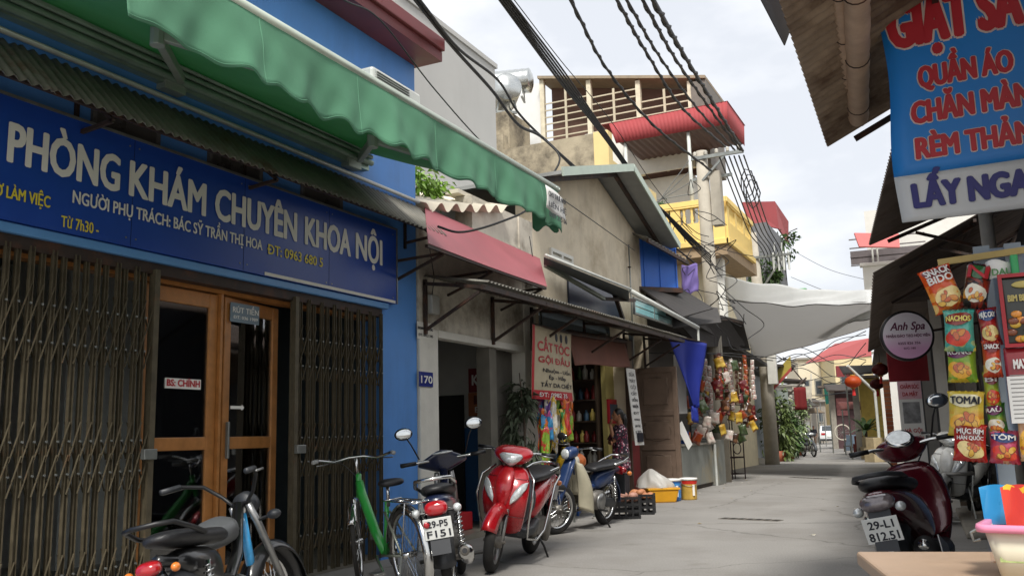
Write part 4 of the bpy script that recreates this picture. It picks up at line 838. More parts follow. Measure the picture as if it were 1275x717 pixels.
for k in range(6):
    cab_px([(896+k*6, 196-k*.5, 20.4), (915+k*5.5, 245-k, 24), (933+k*5, 290-k, 28), (952+k*4.5, 318, 31.2), (962+k*4, 365, 40)], .018, ('first', 'second', 'third', 'fourth', 'fifth', 'last')[k]+' of six parallel cables running from the near pole to the far pole', pre=False)
for k in range(3):
    r_ = random.Random(k); c0 = at(931+k*3, 228+k*4, 20.5); pts = [c0+Vector((.16*math.cos(a_*.9), .05*math.sin(a_*3), .34*math.sin(a_*.9)-.05*k)) for a_ in range(9)]
    tag(M().tube(pts, .014, 6).build('cable_coil', cab, None, True), ('upper', 'middle', 'lower')[k]+' loop of coiled black cable hanging from the pole arm', 'cable', 'coiled cables')
tang = random.Random(4)
for k in range(24):
    x, y = tang.uniform(850, 905), tang.uniform(215 if k % 3 == 0 else 300, 400); lst = [(x, y, 19.8)]
    for j in range(4): x += tang.uniform(-22, 26); y += tang.uniform(-16, 22); lst.append((x, y, 19.6+tang.uniform(-.4, .4)))
    cab_px(lst, .009, 'slack black wire in the tangle on the near utility pole', pre=False, group='tangled pole wires')
pb_ = at(858, 330, 19.6); t = tag(crinkle(.34, .62, 33).build('purple_rag', cloth_mat('purple_cloth', '#8573b5', .2), None, True, solid=.006), 'purple and white rag caught in the cables at the pole', 'rag'); t.location = pb_
# more tangles over the far alley
for k in range(9):
    y0 = 455+tang.uniform(-20, 40); cab_px([(960+tang.uniform(-5, 20), y0, 36), (1000, y0+tang.uniform(-15, 20), 44), (1040, y0+tang.uniform(-25, 15), 50), (1078, y0+tang.uniform(-40, 5), 40)], .02, 'dark wire strung across the far end of the alley', pre=False, group='far alley wires')
for (a, b, lab) in (((1085, 370, 19), (985, 345, 31), 'thin guy wire above the white tarpaulin edge'), ((1085, 350, 30), (975, 305, 33), 'thin wire crossing the sky from the red roofed balcony')):
    cab_px([a, ((a[0]+b[0])/2, (a[1]+b[1])/2+7, (a[2]+b[2])/2), b], .008, lab, pre=False)
# ------------------------------------------------------------ tarpaulins across the alley
tarp_g = cloth_mat('grey_tarpaulin', '#c6c5c3', .6, .6, var=.06, scale=.6); tarp_w = cloth_mat('white_tarpaulin', '#dadbd9', .45, .5, var=.08, scale=1)
def tarp(name, lab, P4, m_, sag, fold=.03, n=26, seed=1):
    P4 = [Vector(p) for p in P4]; o_ = P4[0]
    def fn(i, j):
        p_ = P4[0].lerp(P4[1], i).lerp(P4[3].lerp(P4[2], i), j)-o_
        s_ = sag*4*i*(1-i)*(.6+.4*math.sin(math.pi*j)); return p_-Vector((0, 0, s_))+Vector((0, 0, fold*math.sin(i*17+j*5+seed)*math.sin(j*9+i*4)))
    t = thing(name, lab, 'tarpaulin', o_); M().grid(fn, n, 16).build('sheet', m_, t, True, solid=.003)
    ed = M().tube([fn(i/20, 1) for i in range(21)], .012, 6); ed.build('edge_rope', cab, t, True); return t
tarp('tarpaulin', 'white crinkled tarpaulin strip slung highest across the alley', [at(902, 344, 22), at(1086, 362, 19), at(1086, 377, 18.6), at(904, 373, 22)], tarp_w, .16, .035)
tarp('tarpaulin', 'large grey tarpaulin sagging across the alley from pole to eaves', [at(906, 372, 22.5), at(1088, 376, 18.6), at(1086, 406, 26), at(941, 447, 30)], tarp_g, .05, .015)
tarp('tarpaulin', 'small pale tarpaulin edge under the brown eaves', [at(1020, 392, 26.2), at(1092, 385, 20), at(1090, 396, 20.2), at(1030, 403, 27)], tarp_w, .05, .02)
# ------------------------------------------------------------ snack stall on the left
st = thing('stall_counter', 'grey weathered stall counter with peeling front on the pavement', 'counter', (-5.6, 16.95, 0), 0)
ctm = pm('weathered_zinc', '#8f928c', .6, .1, var=.15, scale=3, col2='#a3987f', thr=(.5, .66), streak=.7, streak_col='#5c5546')
M().box(0, .82, .0, 2.35, .08, .86).build('body', ctm, st, bevel=.01); M().box(-.02, .86, -.03, 2.4, .862, .90).build('top', concrete, st)
M().box(.05, .78, .04, 2.3, .0, .078).build('plinth', dark_steel, st)
M().box(.0, .88, 2.42, 3.2, .0, .95).build('side_cabinet', ctm, st, bevel=.01); M().cyl((.86, 2.41, 0), (.86, 2.41, .86), .03, n=8).build('corner_tube', white_metal, st)
goods = (('red plastic tub', '#c42a28', .15, .16, 0), ('green round packet', '#2f8a48', .13, .13, 1), ('white and red carton', '#d9cfc8', .11, .24, 2), ('blue framed box', '#2a4f9a', .2, .24, 0), ('pink bottle', '#c98a9a', .07, .24, 1), ('yellow paper bag', '#d39a3a', .18, .16, 2), ('orange carton', '#d2602a', .12, .22, 0), ('pale blue carton', '#8fb4c8', .12, .2, 2))
for k, (nm, c, w2, h2_, sh_) in enumerate(goods):
    x = .76-.06*(k % 3); y = .08+.13*k; t = thing('grocery_item', f'{nm} on the front edge of the stall counter', 'grocery', (-5.6+x-.05, 16.95+y, .902), rnd.uniform(-.3, .3), 'goods on the stall counter'); mm = pm('good'+c, c, .4, var=.3, scale=20)
    if sh_ == 0: M().box(-w2/2, w2/2, -w2/2, w2/2, 0, h2_).build('box', mm, t, bevel=.01); M().box(-w2*.4, w2*.4, -w2/2-.003, -w2/2-.001, h2_*.3, h2_*.75).build('label_patch', white_card, t)
    elif sh_ == 1: M().lathe([(0, 0), (w2/2, 0), (w2/2, h2_*.7), (w2*.3, h2_*.85), (w2*.25, h2_), (0, h2_)], 14).build('body', mm, t, True); M().lathe([(0, h2_), (w2*.28, h2_), (w2*.28, h2_+.03), (0, h2_+.03)], 12).build('cap', white_card, t, True)
    else: M().prism([(-w2/2, 0), (w2/2, 0), (w2/2, h2_*.8), (0, h2_), (-w2/2, h2_*.8)], -w2*.35, w2*.35).build('carton', mm, t); M().box(-w2*.3, w2*.3, -w2*.35-.003, -w2*.35-.001, h2_*.2, h2_*.6).build('label_patch', red_ink, t)
# bags hanging over and behind the counter
def bag_mesh(w_, h_, th, n=10, seed=0):
    r_ = random.Random(seed); ph = r_.uniform(0, 6)
    def fn(sgn_):
        def f(i, j):
            x, z = (i-.5)*w_, (.5-j)*h_; e = max(0, (1-(2*i-1)**4))*max(0, 1-(2*j-1)**6); pinch = 1-.10*math.sin(math.pi*j)**.5
            return (x*pinch, sgn_*(th*e**.6*(1+.15*math.sin(i*7+ph)*math.sin(j*9+ph))), z+.006*math.sin(i*40))
        return f
    m_ = M(); m_.grid(fn(-1), n, n+4); m_.grid(fn(1), n, n+4); return m_
def snack_mat(name, bg, c2, c3, seed=0, sc_=14):
    if name in MATS: return MATS[name]
    m_ = bpy.data.materials.new(name); m_.use_nodes = True; t = m_.node_tree; b = t.nodes['Principled BSDF']; n = t.nodes.new; l = t.links.new
    tc_ = n('ShaderNodeTexCoord'); vo = n('ShaderNodeTexVoronoi'); mp_ = n('ShaderNodeMapping'); mp_.inputs['Location'].default_value = (seed*3.1, seed, seed*1.7); mp_.inputs['Scale'].default_value = (1, .2, 1); l(tc_.outputs['Object'], mp_.inputs[0]); l(mp_.outputs[0], vo.inputs['Vector']); vo.inputs['Scale'].default_value = sc_
    sx = n('ShaderNodeSeparateXYZ'); l(tc_.outputs['Object'], sx.inputs[0])
    lo = n('ShaderNodeMapRange'); l(sx.outputs['Z'], lo.inputs[0]); lo.inputs[1].default_value = .02; lo.inputs[2].default_value = -.03; lo.clamp = True
    lt_ = n('ShaderNodeMath'); lt_.operation = 'LESS_THAN'; l(vo.outputs['Distance'], lt_.inputs[0]); lt_.inputs[1].default_value = .5
    mu = n('ShaderNodeMath'); mu.operation = 'MULTIPLY'; l(lo.outputs[0], mu.inputs[0]); l(lt_.outputs[0], mu.inputs[1])
    cr_ = n('ShaderNodeValToRGB'); l(vo.outputs['Color'], cr_.inputs[0]); cr_.color_ramp.elements[0].color = lin(c2); cr_.color_ramp.elements[1].color = lin(c3); cr_.color_ramp.elements[0].position = .3; cr_.color_ramp.elements[1].position = .7
    sw_ = n('ShaderNodeTexNoise'); l(mp_.outputs[0], sw_.inputs['Vector']); sw_.inputs['Scale'].default_value = sc_*.5; sw_.inputs['Distortion'].default_value = 1.5; gt_ = n('ShaderNodeMath'); gt_.operation = 'GREATER_THAN'; l(sw_.outputs[0], gt_.inputs[0]); gt_.inputs[1].default_value = .56
    x0 = n('ShaderNodeMix'); x0.data_type = 'RGBA'; l(gt_.outputs[0], x0.inputs[0]); x0.inputs[6].default_value = lin(bg); x0.inputs[7].default_value = tuple(.55*p_+.45*q_ for p_, q_ in zip(lin(bg), lin(c3)))
    x = n('ShaderNodeMix'); x.data_type = 'RGBA'; l(mu.outputs[0], x.inputs[0]); l(x0.outputs[2], x.inputs[6]); l(cr_.outputs[0], x.inputs[7]); l(x.outputs[2], b.inputs['Base Color'])
    b.inputs['Roughness'].default_value = .28; b.inputs['Coat Weight'].default_value = .3
    no = n('ShaderNodeTexNoise'); l(tc_.outputs['Object'], no.inputs['Vector']); no.inputs['Scale'].default_value = 22; bp = n('ShaderNodeBump'); bp.inputs['Strength'].default_value = .35; bp.inputs['Distance'].default_value = .02; l(no.outputs[0], bp.inputs['Height']); l(bp.outputs[0], b.inputs['Normal'])
    MATS[name] = m_; return m_
hb = random.Random(11); hues = (('dark red', '#5e1a1c', '#b9a080', '#8a2424'), ('rust orange', '#8a3a18', '#b88a50', '#6a2214'), ('white and red', '#b0a49a', '#a3242a', '#c8bcb0'), ('yellow', '#a8842a', '#c8a848', '#7a4a1a'), ('dull green', '#3c4a2c', '#8a7444', '#283620'), ('brown', '#4a3022', '#80583a', '#2e1c12'))
sp = [(862, 520), (872, 480), (880, 525), (889, 520), (884, 545), (893, 480), (905, 470), (912, 495), (920, 520), (900, 535), (926, 480), (932, 508), (938, 530), (868, 545), (896, 452), (915, 455), (903, 505), (875, 505), (858, 500), (925, 535)]
pls = ('nearest the blue tarp', 'beside the blue tarp', 'over the counter middle', 'over the counter end', 'just above the counter', 'high under the dark roof', 'on the string by the roof', 'halfway along the string', 'low on the string', 'behind the counter end', 'next to the far post', 'below the far post top', 'lowest beside the pole', 'on the counter back', 'tied to the roof edge', 'tied beside the shutter', 'in front of the shutter', 'behind the cartons', 'against the wooden door', 'lowest before the shutter')
for k, (x, y) in enumerate(sp):
    nm, c1, c2, c3 = hues[(2 if k in (2, 3, 4) else 3 if k in (7, 12, 8) else hb.randrange(6))]; o = bag_mesh(.17+.08*hb.random(), .24, .04, 8, k).build('hanging_snack_bag', snack_mat('stallbag'+nm, c1, c2, c3, k, 9), None, True)
    o.location = at(x, y, 17.6+(x-858)*.035+hb.uniform(-.3, .3)); o.rotation_euler = (hb.uniform(-.2, .2), hb.uniform(-.5, .5), YAW+hb.uniform(-.6, .6)); tag(o, f'{nm} snack bag hanging {pls[k]} at the left stall', 'snack bag', 'bags hanging at the left stall')
ORD = 'first second third fourth fifth sixth seventh eighth ninth tenth eleventh twelfth thirteenth fourteenth fifteenth last'.split()
for k in range(34):
    c = hb.choice((0, 0, 5, 1, 3, 4, 2)); nm, c1, c2, c3 = hues[c]; x, y = hb.uniform(860, 938), hb.uniform(470, 548); o = bag_mesh(.16+.1*hb.random(), .22, .035, 6, 60+k).build('hanging_snack_bag', snack_mat('stallbag'+nm, c1, c2, c3, k, 9), None, True)
    o.location = at(x, y, 18.1+(x-858)*.035+hb.uniform(-.2, .3)); o.rotation_euler = (hb.uniform(-.3, .3), hb.uniform(-.6, .6), YAW+hb.uniform(-.8, .8)); tag(o, f'small {nm} snack bag bunched at the back of the left stall', 'snack bag', f'{nm} bags bunched at the back of the left stall')
# strips of tiny sachets hanging from the stall roof
sac = [bag_mesh(.09, .11, .012, 4, k).mesh('sachet', snack_mat('sachet%d' % k, h_[1], h_[2], h_[3], k, 30), True) for k, h_ in enumerate(hues)]
for k in range(16):
    x = 858+k*5.2+hb.uniform(-2, 2); top = at(x, 440+hb.uniform(-5, 25), 18.3+(x-858)*.035); n_ = hb.randrange(6, 12); c = hb.randrange(6); t = thing('sachet_strip', f'{hues[c][0]} sachet strip, {ORD[k]} from the blue tarp at the left stall', 'sachet strip', top, YAW+hb.uniform(-.5, .5), 'sachet strips in the left stall')
    for j in range(n_): share(sac[c], 'sachet', t, (hb.uniform(-.01, .01), 0, -.06-.115*j), (hb.uniform(-.2, .2), hb.uniform(-.08, .08), hb.uniform(-.3, .3)))
    M().cyl((0, 0, 0), (0, 0, .35), .003, n=4).build('string', cab, t)
for k, x in enumerate((880, 912)):
    q = at(x, 440, 18+k*1.2); tag(M().tube([q+Vector((-1.2, -.6, .05)), q, q+Vector((1.0, 1.6, -.1))], .01, 5).build('hanging_string', cab, None), ('near', 'far')[k]+' black string holding bags at the left stall', 'string')
# blue tarp hanging over the stall
tb = cloth_mat('blue_tarp', '#2b3a9c', .2, .55, var=.08); pt = [at(832, 419, 16.2), at(879, 428, 17.0), at(868, 508, 16.9), at(860, 505, 16.6)]
t = thing('blue_tarp', 'blue triangular tarp hanging over the snack stall', 'tarpaulin', pt[0]); P_ = [p-pt[0] for p in pt]
M().grid(lambda i, j: P_[0].lerp(P_[1], i).lerp(P_[3].lerp(P_[2], i), j**1.0)+Vector((.06*math.sin(i*8+j*2)*(.3+j), -.08*math.sin(i*6+2)*j, .03*math.sin(i*3.14)*(1-j))), 20, 20).build('sheet', tb, t, True, solid=.004)
M().grid(lambda i, j: P_[3].lerp(P_[2], i)+Vector((.03*math.sin(i*9), 0, -.28*j)), 8, 4).build('tail', tb, t, True, solid=.004); M().obox(P_[0]+Vector((0,0,.03)), P_[1]+Vector((0,0,.03)), .03, .03).build('top_bar', dark_steel, t)
wt = [at(842, 530, 16.1), at(849, 524, 16.1), at(862, 553, 16.1), at(857, 560, 16.1)]
t = tag(M()._a([p-wt[0] for p in wt], [(0, 1, 2, 3)]).build('white_board', white_card, None, solid=.015), 'slanting white card beside the wooden door at the stall', 'card'); t.location = wt[0]
t = tag(M().box(-.1, .1, -.02, .02, -.55, .55).build('white_strip_sign', white_card, None, bevel=.004), 'narrow white strip hanging beside the wooden door edge', 'sign'); t.location = at(847, 478, 16.9); t.rotation_euler = (0, 0, YAW)
# dark shop behind the stall
ds = thing('shuttered_shop', 'dark shop front with roller shutter behind the snack stall', 'building', (-5.7, 19.4, 0), R(90+4.6))
M().box(-3.4, 11.5, .02, 4, 0, 4.0).build('wall', pm('dark_shop_wall', '#4c4640', .8, var=.25, scale=2, streak=.4), ds)
stm = pm('shutter_steel', '#5b5f63', .5, .4, var=.15); sl_ = M().box(0, 3.4, -.02, .015, 0, .085).mesh('shutter_slat', stm)
stt = bpy.data.objects.new('roller_shutter', None); COL.objects.link(stt); stt.parent = ds
for k in range(27): share(sl_, 'slat', stt, (6.8, 0, .05+k*.1))
for k in range(27): share(sl_, 'slat', stt, (2.4, -.0, .05+k*.1))
M().box(5.95, 6.3, -.12, .015, 0, 3.2).build('pillar', pm('shop_pillar', '#6a645a', .8, var=.2, streak=.3), ds); M().box(-3.4, 11.5, -1.0, .01, 3.25, 3.35).build('eave', dk_roof, ds)
# iron chair / rack, dark
ir = thing('iron_rack', 'dark wrought iron display rack with a ring top at the counter end', 'rack', gp(914, 596), R(60)); im_ = pm('dark_maroon_iron', '#2c1a1c', .5, .3)
r_ = M()
for sx in (-.22, .22):
    for sy in (-.16, .16): r_.cyl((sx, sy, 0), (sx, sy, 1.75), .015, n=6)
for z in (.12, .5, .95, 1.4, 1.75):
    for sx in (-.22, .22): r_.obox((sx, -.16, z), (sx, .16, z), .02, .02)
    for sy in (-.16, .16): r_.obox((-.22, sy, z), (.22, sy, z), .02, .02)
r_.ring((0, -.16, .72), .13, .13, 'y', .012, 18, 6); r_.build('frame', im_, ir)
for z in (.51, .96, 1.41): M().box(-.21, .21, -.15, .15, z, z+.015).build('shelf', im_, ir)
# crates, tubs, plants on the left pavement
crm = pm('crate_black', '#1a1a1b', .5, var=.2)
def crate(p, rz, s, lab, fill):
    t = thing('plastic_crate', lab, 'crate', p, rz, 'black crates on the pavement'); w2, d2, h2_ = s; f_ = M()
    for z in (0, h2_*.3, h2_*.6, h2_*.9): 
        for y in (-d2/2, d2/2): f_.box(-w2/2, w2/2, y-.01, y+.01, z, z+h2_*.12)
        for x in (-w2/2, w2/2): f_.box(x-.01, x+.01, -d2/2, d2/2, z+.001, z+h2_*.12-.001)
    for k in range(5):
        x = -w2/2+w2*k/4
        for y in (-d2/2, d2/2): f_.box(x-.013, x+.013, y-.012, y+.012, 0, h2_)
        y = -d2/2+d2*k/4
        for x2 in (-w2/2, w2/2): f_.box(x2-.012, x2+.012, y-.013, y+.013, 0, h2_)
    f_.box(-w2/2, w2/2, -d2/2, d2/2, 0, .012); f_.build('basket', crm, t)
    for k in range(14):
        M().ell((rnd.uniform(-w2*.38, w2*.38), rnd.uniform(-d2*.38, d2*.38), h2_*.95+rnd.uniform(-.02, .04)), (.06, .05, .045), 10, 6).build(fill[0], pm('veg'+fill[1], fill[1], .6, var=.2), t, True)
crate(gp(778, 646)+Vector((-.05, .2, 0)), R(20), (.36, .36, .28), 'black plastic crate of pale pink roots nearest the blue motorbike', ('root', '#b98a78'))
crate(gp(797, 641)+Vector((-.05, .25, 0)), R(14), (.34, .36, .27), 'black plastic crate of orange roots beside the yellow basket', ('root', '#bd7f58'))
yb_ = thing('yellow_basket', 'yellow plastic basket under a white bag by the buckets', 'basket', gp(820, 626)+Vector((-.02, .25, 0)), R(30)); ym = pm('yellow_plastic', '#d69a1e', .4, var=.1)
M().loft([[(x*.2, y*.17, 0) for x, y in ((-1,-1),(1,-1),(1,1),(-1,1))], [(x*.25, y*.21, .2) for x, y in ((-1,-1),(1,-1),(1,1),(-1,1))]]).build('tub', ym, yb_, bevel=.02); M().loft([[(x*.265, y*.225, .2) for x, y in ((-1,-1),(1,-1),(1,1),(-1,1))], [(x*.265, y*.225, .235) for x, y in ((-1,-1),(1,-1),(1,1),(-1,1))]]).build('rim', ym, yb_, bevel=.008)
def sackf(i, j):
    a_ = i*2*math.pi; h = j; r = (.25*(1-h**1.5)+.02)*(1+.14*math.sin(a_*5+h*4)+.06*math.sin(a_*11)); return (r*math.cos(a_)*1.1-.05*h, r*math.sin(a_)*.85, .30*h**.9+.03*math.sin(a_*3)*h*(1-h))
t = tag(M().grid(sackf, 40, 14).build('white_bag', cloth_mat('white_plastic_bag', '#d5d3cd', .35, .4), None, True), 'crumpled white plastic bag lying over the yellow basket', 'bag'); t.location = yb_.location+Vector((-.12, .0, .237))
def bucket(p, r, h, body, band, lab, tx):
    t = thing('paint_bucket', lab, 'bucket', p, YAW, 'buckets by the stall counter')
    M().lathe([(0, 0), (r*.86, 0), (r*.9, .02), (r*.98, h*.9), (r, h*.92)], 28).build('body', body, t, True); M().lathe([(r*1.0, h*.90), (r*1.05, h*.90), (r*1.05, h*.97), (r*1.0, h), (r*.94, h), (r*.94, h*.9)], 28).build('rim', white_card, t, True)
    M().lathe([(r*.935, h*band[1]), (r*.995, h*band[2])], 28).build('label_band', band[0], t, True)
    M().tube([(r*1.04*math.cos(a_), r*1.04*math.sin(a_), h*.9-.10*math.sin(a_-math.pi)*1.0) for a_ in [math.pi+math.pi*k/12 for k in range(13)]], .004, 6).build('handle', grey_metal, t, True)
    M().box(r*.25, r*.5, -r*.98, -r*.90, h*.2, h*.7).build('label_print', white_card, t)
bucket(gp(834, 624)+Vector((0, .17, 0)), .155, .36, pm('blue_tub', '#2d63a8', .4, var=.25, scale=9), (pm('blue_label', '#3d86c8', .4, var=.3, scale=10), .15, .8), 'blue printed plastic paint bucket beside the stall counter', 'SƠN')
bucket(gp(855, 622.5)+Vector((0, .17, 0)), .145, .36, pm('yellow_tub', '#c9a24a', .4, var=.25, scale=9), (pm('red_band', '#c42c20', .4), .58, .88), 'yellow paint bucket with a red band beside the stall counter', 'SƠN')
pp = thing('potted_shrub', 'dark green spiky pot plant behind the blue bucket', 'plant', gp(834, 617)+Vector((-.3, .55, 0)), 0); M().lathe([(0, 0), (.15, 0), (.2, .3), (.18, .3), (.17, .27), (0, .27)], 18).build('pot', pm('dark_pot', '#4b2a28', .6), pp, True)
leaves(420, (.34, .34, .2), .2, 21, droop=-.2, long=4).xf(Matrix.Translation((0, 0, .52))).build('foliage', leaf_c, pp); M().cyl((0, 0, .25), (0, 0, .55), .015, n=6).build('stem', bark, pp)
# climbing plant by the house door
cpn = thing('door_plant', 'tall leafy pot plant hanging at the open side of house 170', 'plant', LF.w(10.15, -.12, 0), 0)
leaves(620, (.17, .24, .55), .17, 25, droop=.9, long=4.5).xf(Matrix.Translation((0, 0, 1.25))).build('foliage', pm('leaf_olive', '#4a5440', .6, var=.4, scale=7), cpn); M().tube([(0, 0, .25), (.03, .05, 1.2), (.0, .0, 1.9)], [.02, .015, .006], 6).build('stem', bark, cpn); M().lathe([(0, 0), (.12, 0), (.16, .28), (.14, .28), (0, .25)], 16).build('pot', pm('terracotta', '#9a5238', .7), cpn, True)
# bonsai-like clutter at the foot of door 170: bottles in a low red rack
rk = thing('bottle_crate', 'low red crate of small bottles inside the entrance of house 170', 'crate', LF.w(8.95, .25, .062), LF.rz); M().box(0, .6, 0, .3, 0, .2).build('box', red_ink, rk, bevel=.01)
for k in range(6): o = share(bms[k], 'bottle', rk, (.06+.09*k, .12+.05*(k % 2), .202))
# lantern-ish glimpse: white plug of drain gratings in the road
for k, (xa, ya, xb, yb2) in enumerate(((898, 645, 972, 648), (985, 594, 1032, 596))):
    a_ = gp(xa, ya); b_ = gp(xb, yb2); d_ = thing('drain_grate', ('nearer', 'farther')[k]+' dark slotted drain grate set across the alley', 'drain grate', a_, math.atan2(b_.y-a_.y, b_.x-a_.x)); L_ = (b_-a_).length
    M().box(0, L_, -.09, .09, .001, .006).build('frame', pm('iron_grate', '#6e685f', .7, .2), d_)
    sm = M().box(-.035, .035, -.06, .06, .0065, .0085).mesh('slot', pm('slot_black', '#15130f', .9)); n_ = int(L_/.11)
    for j in range(n_): share(sm, 'slot', d_, (.06+j*L_/n_, 0, 0))
# ------------------------------------------------------------ right side roofs
rusty = pm('rusty_corrugated', '#9a8670', .75, .1, var=.3, scale=3, col2='#5e4836', thr=(.45, .65), bump=.1)
rusty2 = pm('brown_corrugated', '#5c5048', .75, .1, var=.25, scale=3, col2='#463629', thr=(.5, .7))
def eave_roof(name, lab, pf_, pn, z, depth, rise, ext, m_, pitch=.085, amp=.014, brk=(0, .5, 1)):
    """roof hung over the right side: far and near eave ends by pixel at height z"""
    A, B = gp(*pf_, z), gp(*pn, z); B = B+(B-A)*ext; d = (B-A).normalized(); n_ = Vector((-d.y, d.x, 0)); n_ = n_ if n_.x > 0 else -n_
    t = thing(name, lab, 'roof', A); Q = [Vector((0, 0, 0)), B-A]; up_ = n_*depth+Vector((0, 0, rise))
    corr_sheet(Q[0], Q[1], Q[0]+up_, Q[1]+up_, pitch, amp, 6).build('roof_sheet', m_, t, True, solid=.004)
    for f in (.45, .85): M().obox(Q[0]+up_*f-Vector((0, 0, .035)), Q[1]+up_*f-Vector((0, 0, .035)), .03, .035).build('purlin', dark_steel, t)
    for f in brk:
        p = Q[0].lerp(Q[1], f); b_ = M(); b_.obox(p+up_*.12-Vector((0, 0, .06)), p+up_-Vector((0, 0, .06)), .03, .035); b_.obox(p+up_*.3-Vector((0, 0, .09)), p+n_*depth-Vector((0, 0, .3)), .025, .03); b_.build('bracket', dark_steel, t)
    return t
r1 = eave_roof('eave_canopy', 'rusty corrugated roof edge overhead beside the blue laundry banner', (1030, 183), (980, 30), 3.0, 1.5, .72, 1.2, rusty)
lip = gp(985, 40, 3.02)-Vector(r1.location); far_ = gp(1000, 95, 3.02)-Vector(r1.location)
M()._a([lip+Vector((-.05, .1, -.02)), lip+Vector((-.08, -1.6, -.02)), lip+Vector((-.02, -1.6, .14)), lip+Vector((.02, .1, .14))], [(0, 1, 2, 3)]).build('edge_flashing', pm('dark_flashing', '#44423f', .6), r1, solid=.006)
r2 = eave_roof('eave_canopy', 'serrated brown corrugated roof behind the blue laundry banner', (1082, 305), (1112, 180), 3.0, 1.5, .55, .02, rusty2, brk=(0.02, .98))
r3 = eave_roof('eave_canopy', 'low dark corrugated canopy above the round spa sign', (1081, 438), (1087, 350), 2.75, 2.3, 1.15, .05, rusty2, brk=(.02, .35, .7, .98), pitch=.25, amp=.02)
# rolled bamboo blinds under the roof
roll_m = pm('bamboo_roll', '#b39880', .7, var=.2, scale=8, streak=.3, streak_col='#6b4a3a')
for k, (xf_, yf_, xn, r, lab) in enumerate(((1069, 148, 1067, .062, 'thick rolled up beige blind tied under the rusty roof'), (1056, 105, 1046, .035, 'thin rolled beige blind beside the thick roll under the rusty roof'))):
    A, B = gp(xf_, yf_, 3.08+.03*k), gp(xn, 0, 3.08+.03*k); B = B+(B-A)*.5; t = thing('rolled_blind', lab, 'blind', A)
    n_ = 14; pts = []; rr = []
    for j in range(n_*3+1):
        f = j/(n_*3); pts.append((B-A)*f); rr.append(r*(.93 if j % 9 == 0 else 1.0+.03*math.sin(j*1.7)))
    M().tube(pts, rr, 16).build('roll', roll_m, t, True)
    for f in (.1, .4, .7): M().ring(Vector(B-A)*f, r*1.02, r*1.02, 'y', .004, 16, 5).build('tie', dark_steel, t)
# ------------------------------------------------------------ laundry banner
SF = Fr(0, 4.95, 0)
lb_ = thing('laundry_banner', 'hanging blue and white laundry banner with red and navy lettering', 'banner', SF.o, 0)
su0, _ = SF.px(1094, 0); su1, sz0 = SF.px(1126, 276); sW = 1.7; sz1 = sz0+1.62; sbz = SF.px(1120, 219)[1]
sky_blue = pm('banner_blue', '#1f7cc8', .4, var=.06, scale=2); ban_white = pm('banner_white', '#c9cac8', .5, var=.05, scale=2)
e0 = (su0+su1)/2-.01
def lw(x, z, d=0): q = (x-e0)/sW; return Vector((x+.012*math.sin(z*7)*max(0, 1-q*8), -.02*math.sin(q*4+z*2)-d, z))
M().grid(lambda i, j: lw(e0+sW*i, sbz+(sz1-sbz)*j), 20, 24).build('blue_field', sky_blue, lb_, True, solid=.004)
M().grid(lambda i, j: lw(e0+sW*i, sz0+(sbz-sz0)*j), 20, 8).build('white_field', ban_white, lb_, True, solid=.004)
M().obox((e0+.01, .03, sz0+.012), (e0+sW, .03, sz0+.012), .02, .02).build('bottom_bar', grey_metal, lb_); M().obox((e0+.03, .035, sz0+.02), (e0+.03, .035, sz1+.3), .03, .03).build('side_bar', grey_metal, lb_)
crimson = pm('banner_red', '#b4242e', .45, var=.06); pale = pm('pale_outline', '#d8c6bc', .5); navy = pm('banner_navy', '#26246e', .45, var=.05)
for tx, x0, x1, yb, yt, mm in (('GIẶT SẤY', 1107, 1312, 62, 8, crimson), ('QUẦN ÁO', 1143, 1266, 110, 84, crimson), ('CHĂN MÀN', 1135, 1290, 154, 127, crimson), ('RÈM THẢM', 1142, 1292, 197, 171, crimson), ('LẤY NGAY', 1137, 1312, 258, 228, navy)):
    u0, zb = SF.px(x0, yb); u1, _ = SF.px(x1, yb); zt_ = SF.px(x0, yt)[1]
    if mm is crimson: lettering(tx, u0-.006, u1+.006, zb-.002, (zt_-zb)*1.03, 0, pale, lb_, .098, fn=lambda x, z, d: lw(x, z, .004+d*.4))
    lettering(tx, u0, u1, zb, zt_-zb, 0, mm, lb_, 0.065 if mm is crimson else .08, fn=lambda x, z, d: lw(x, z, .0075+d))
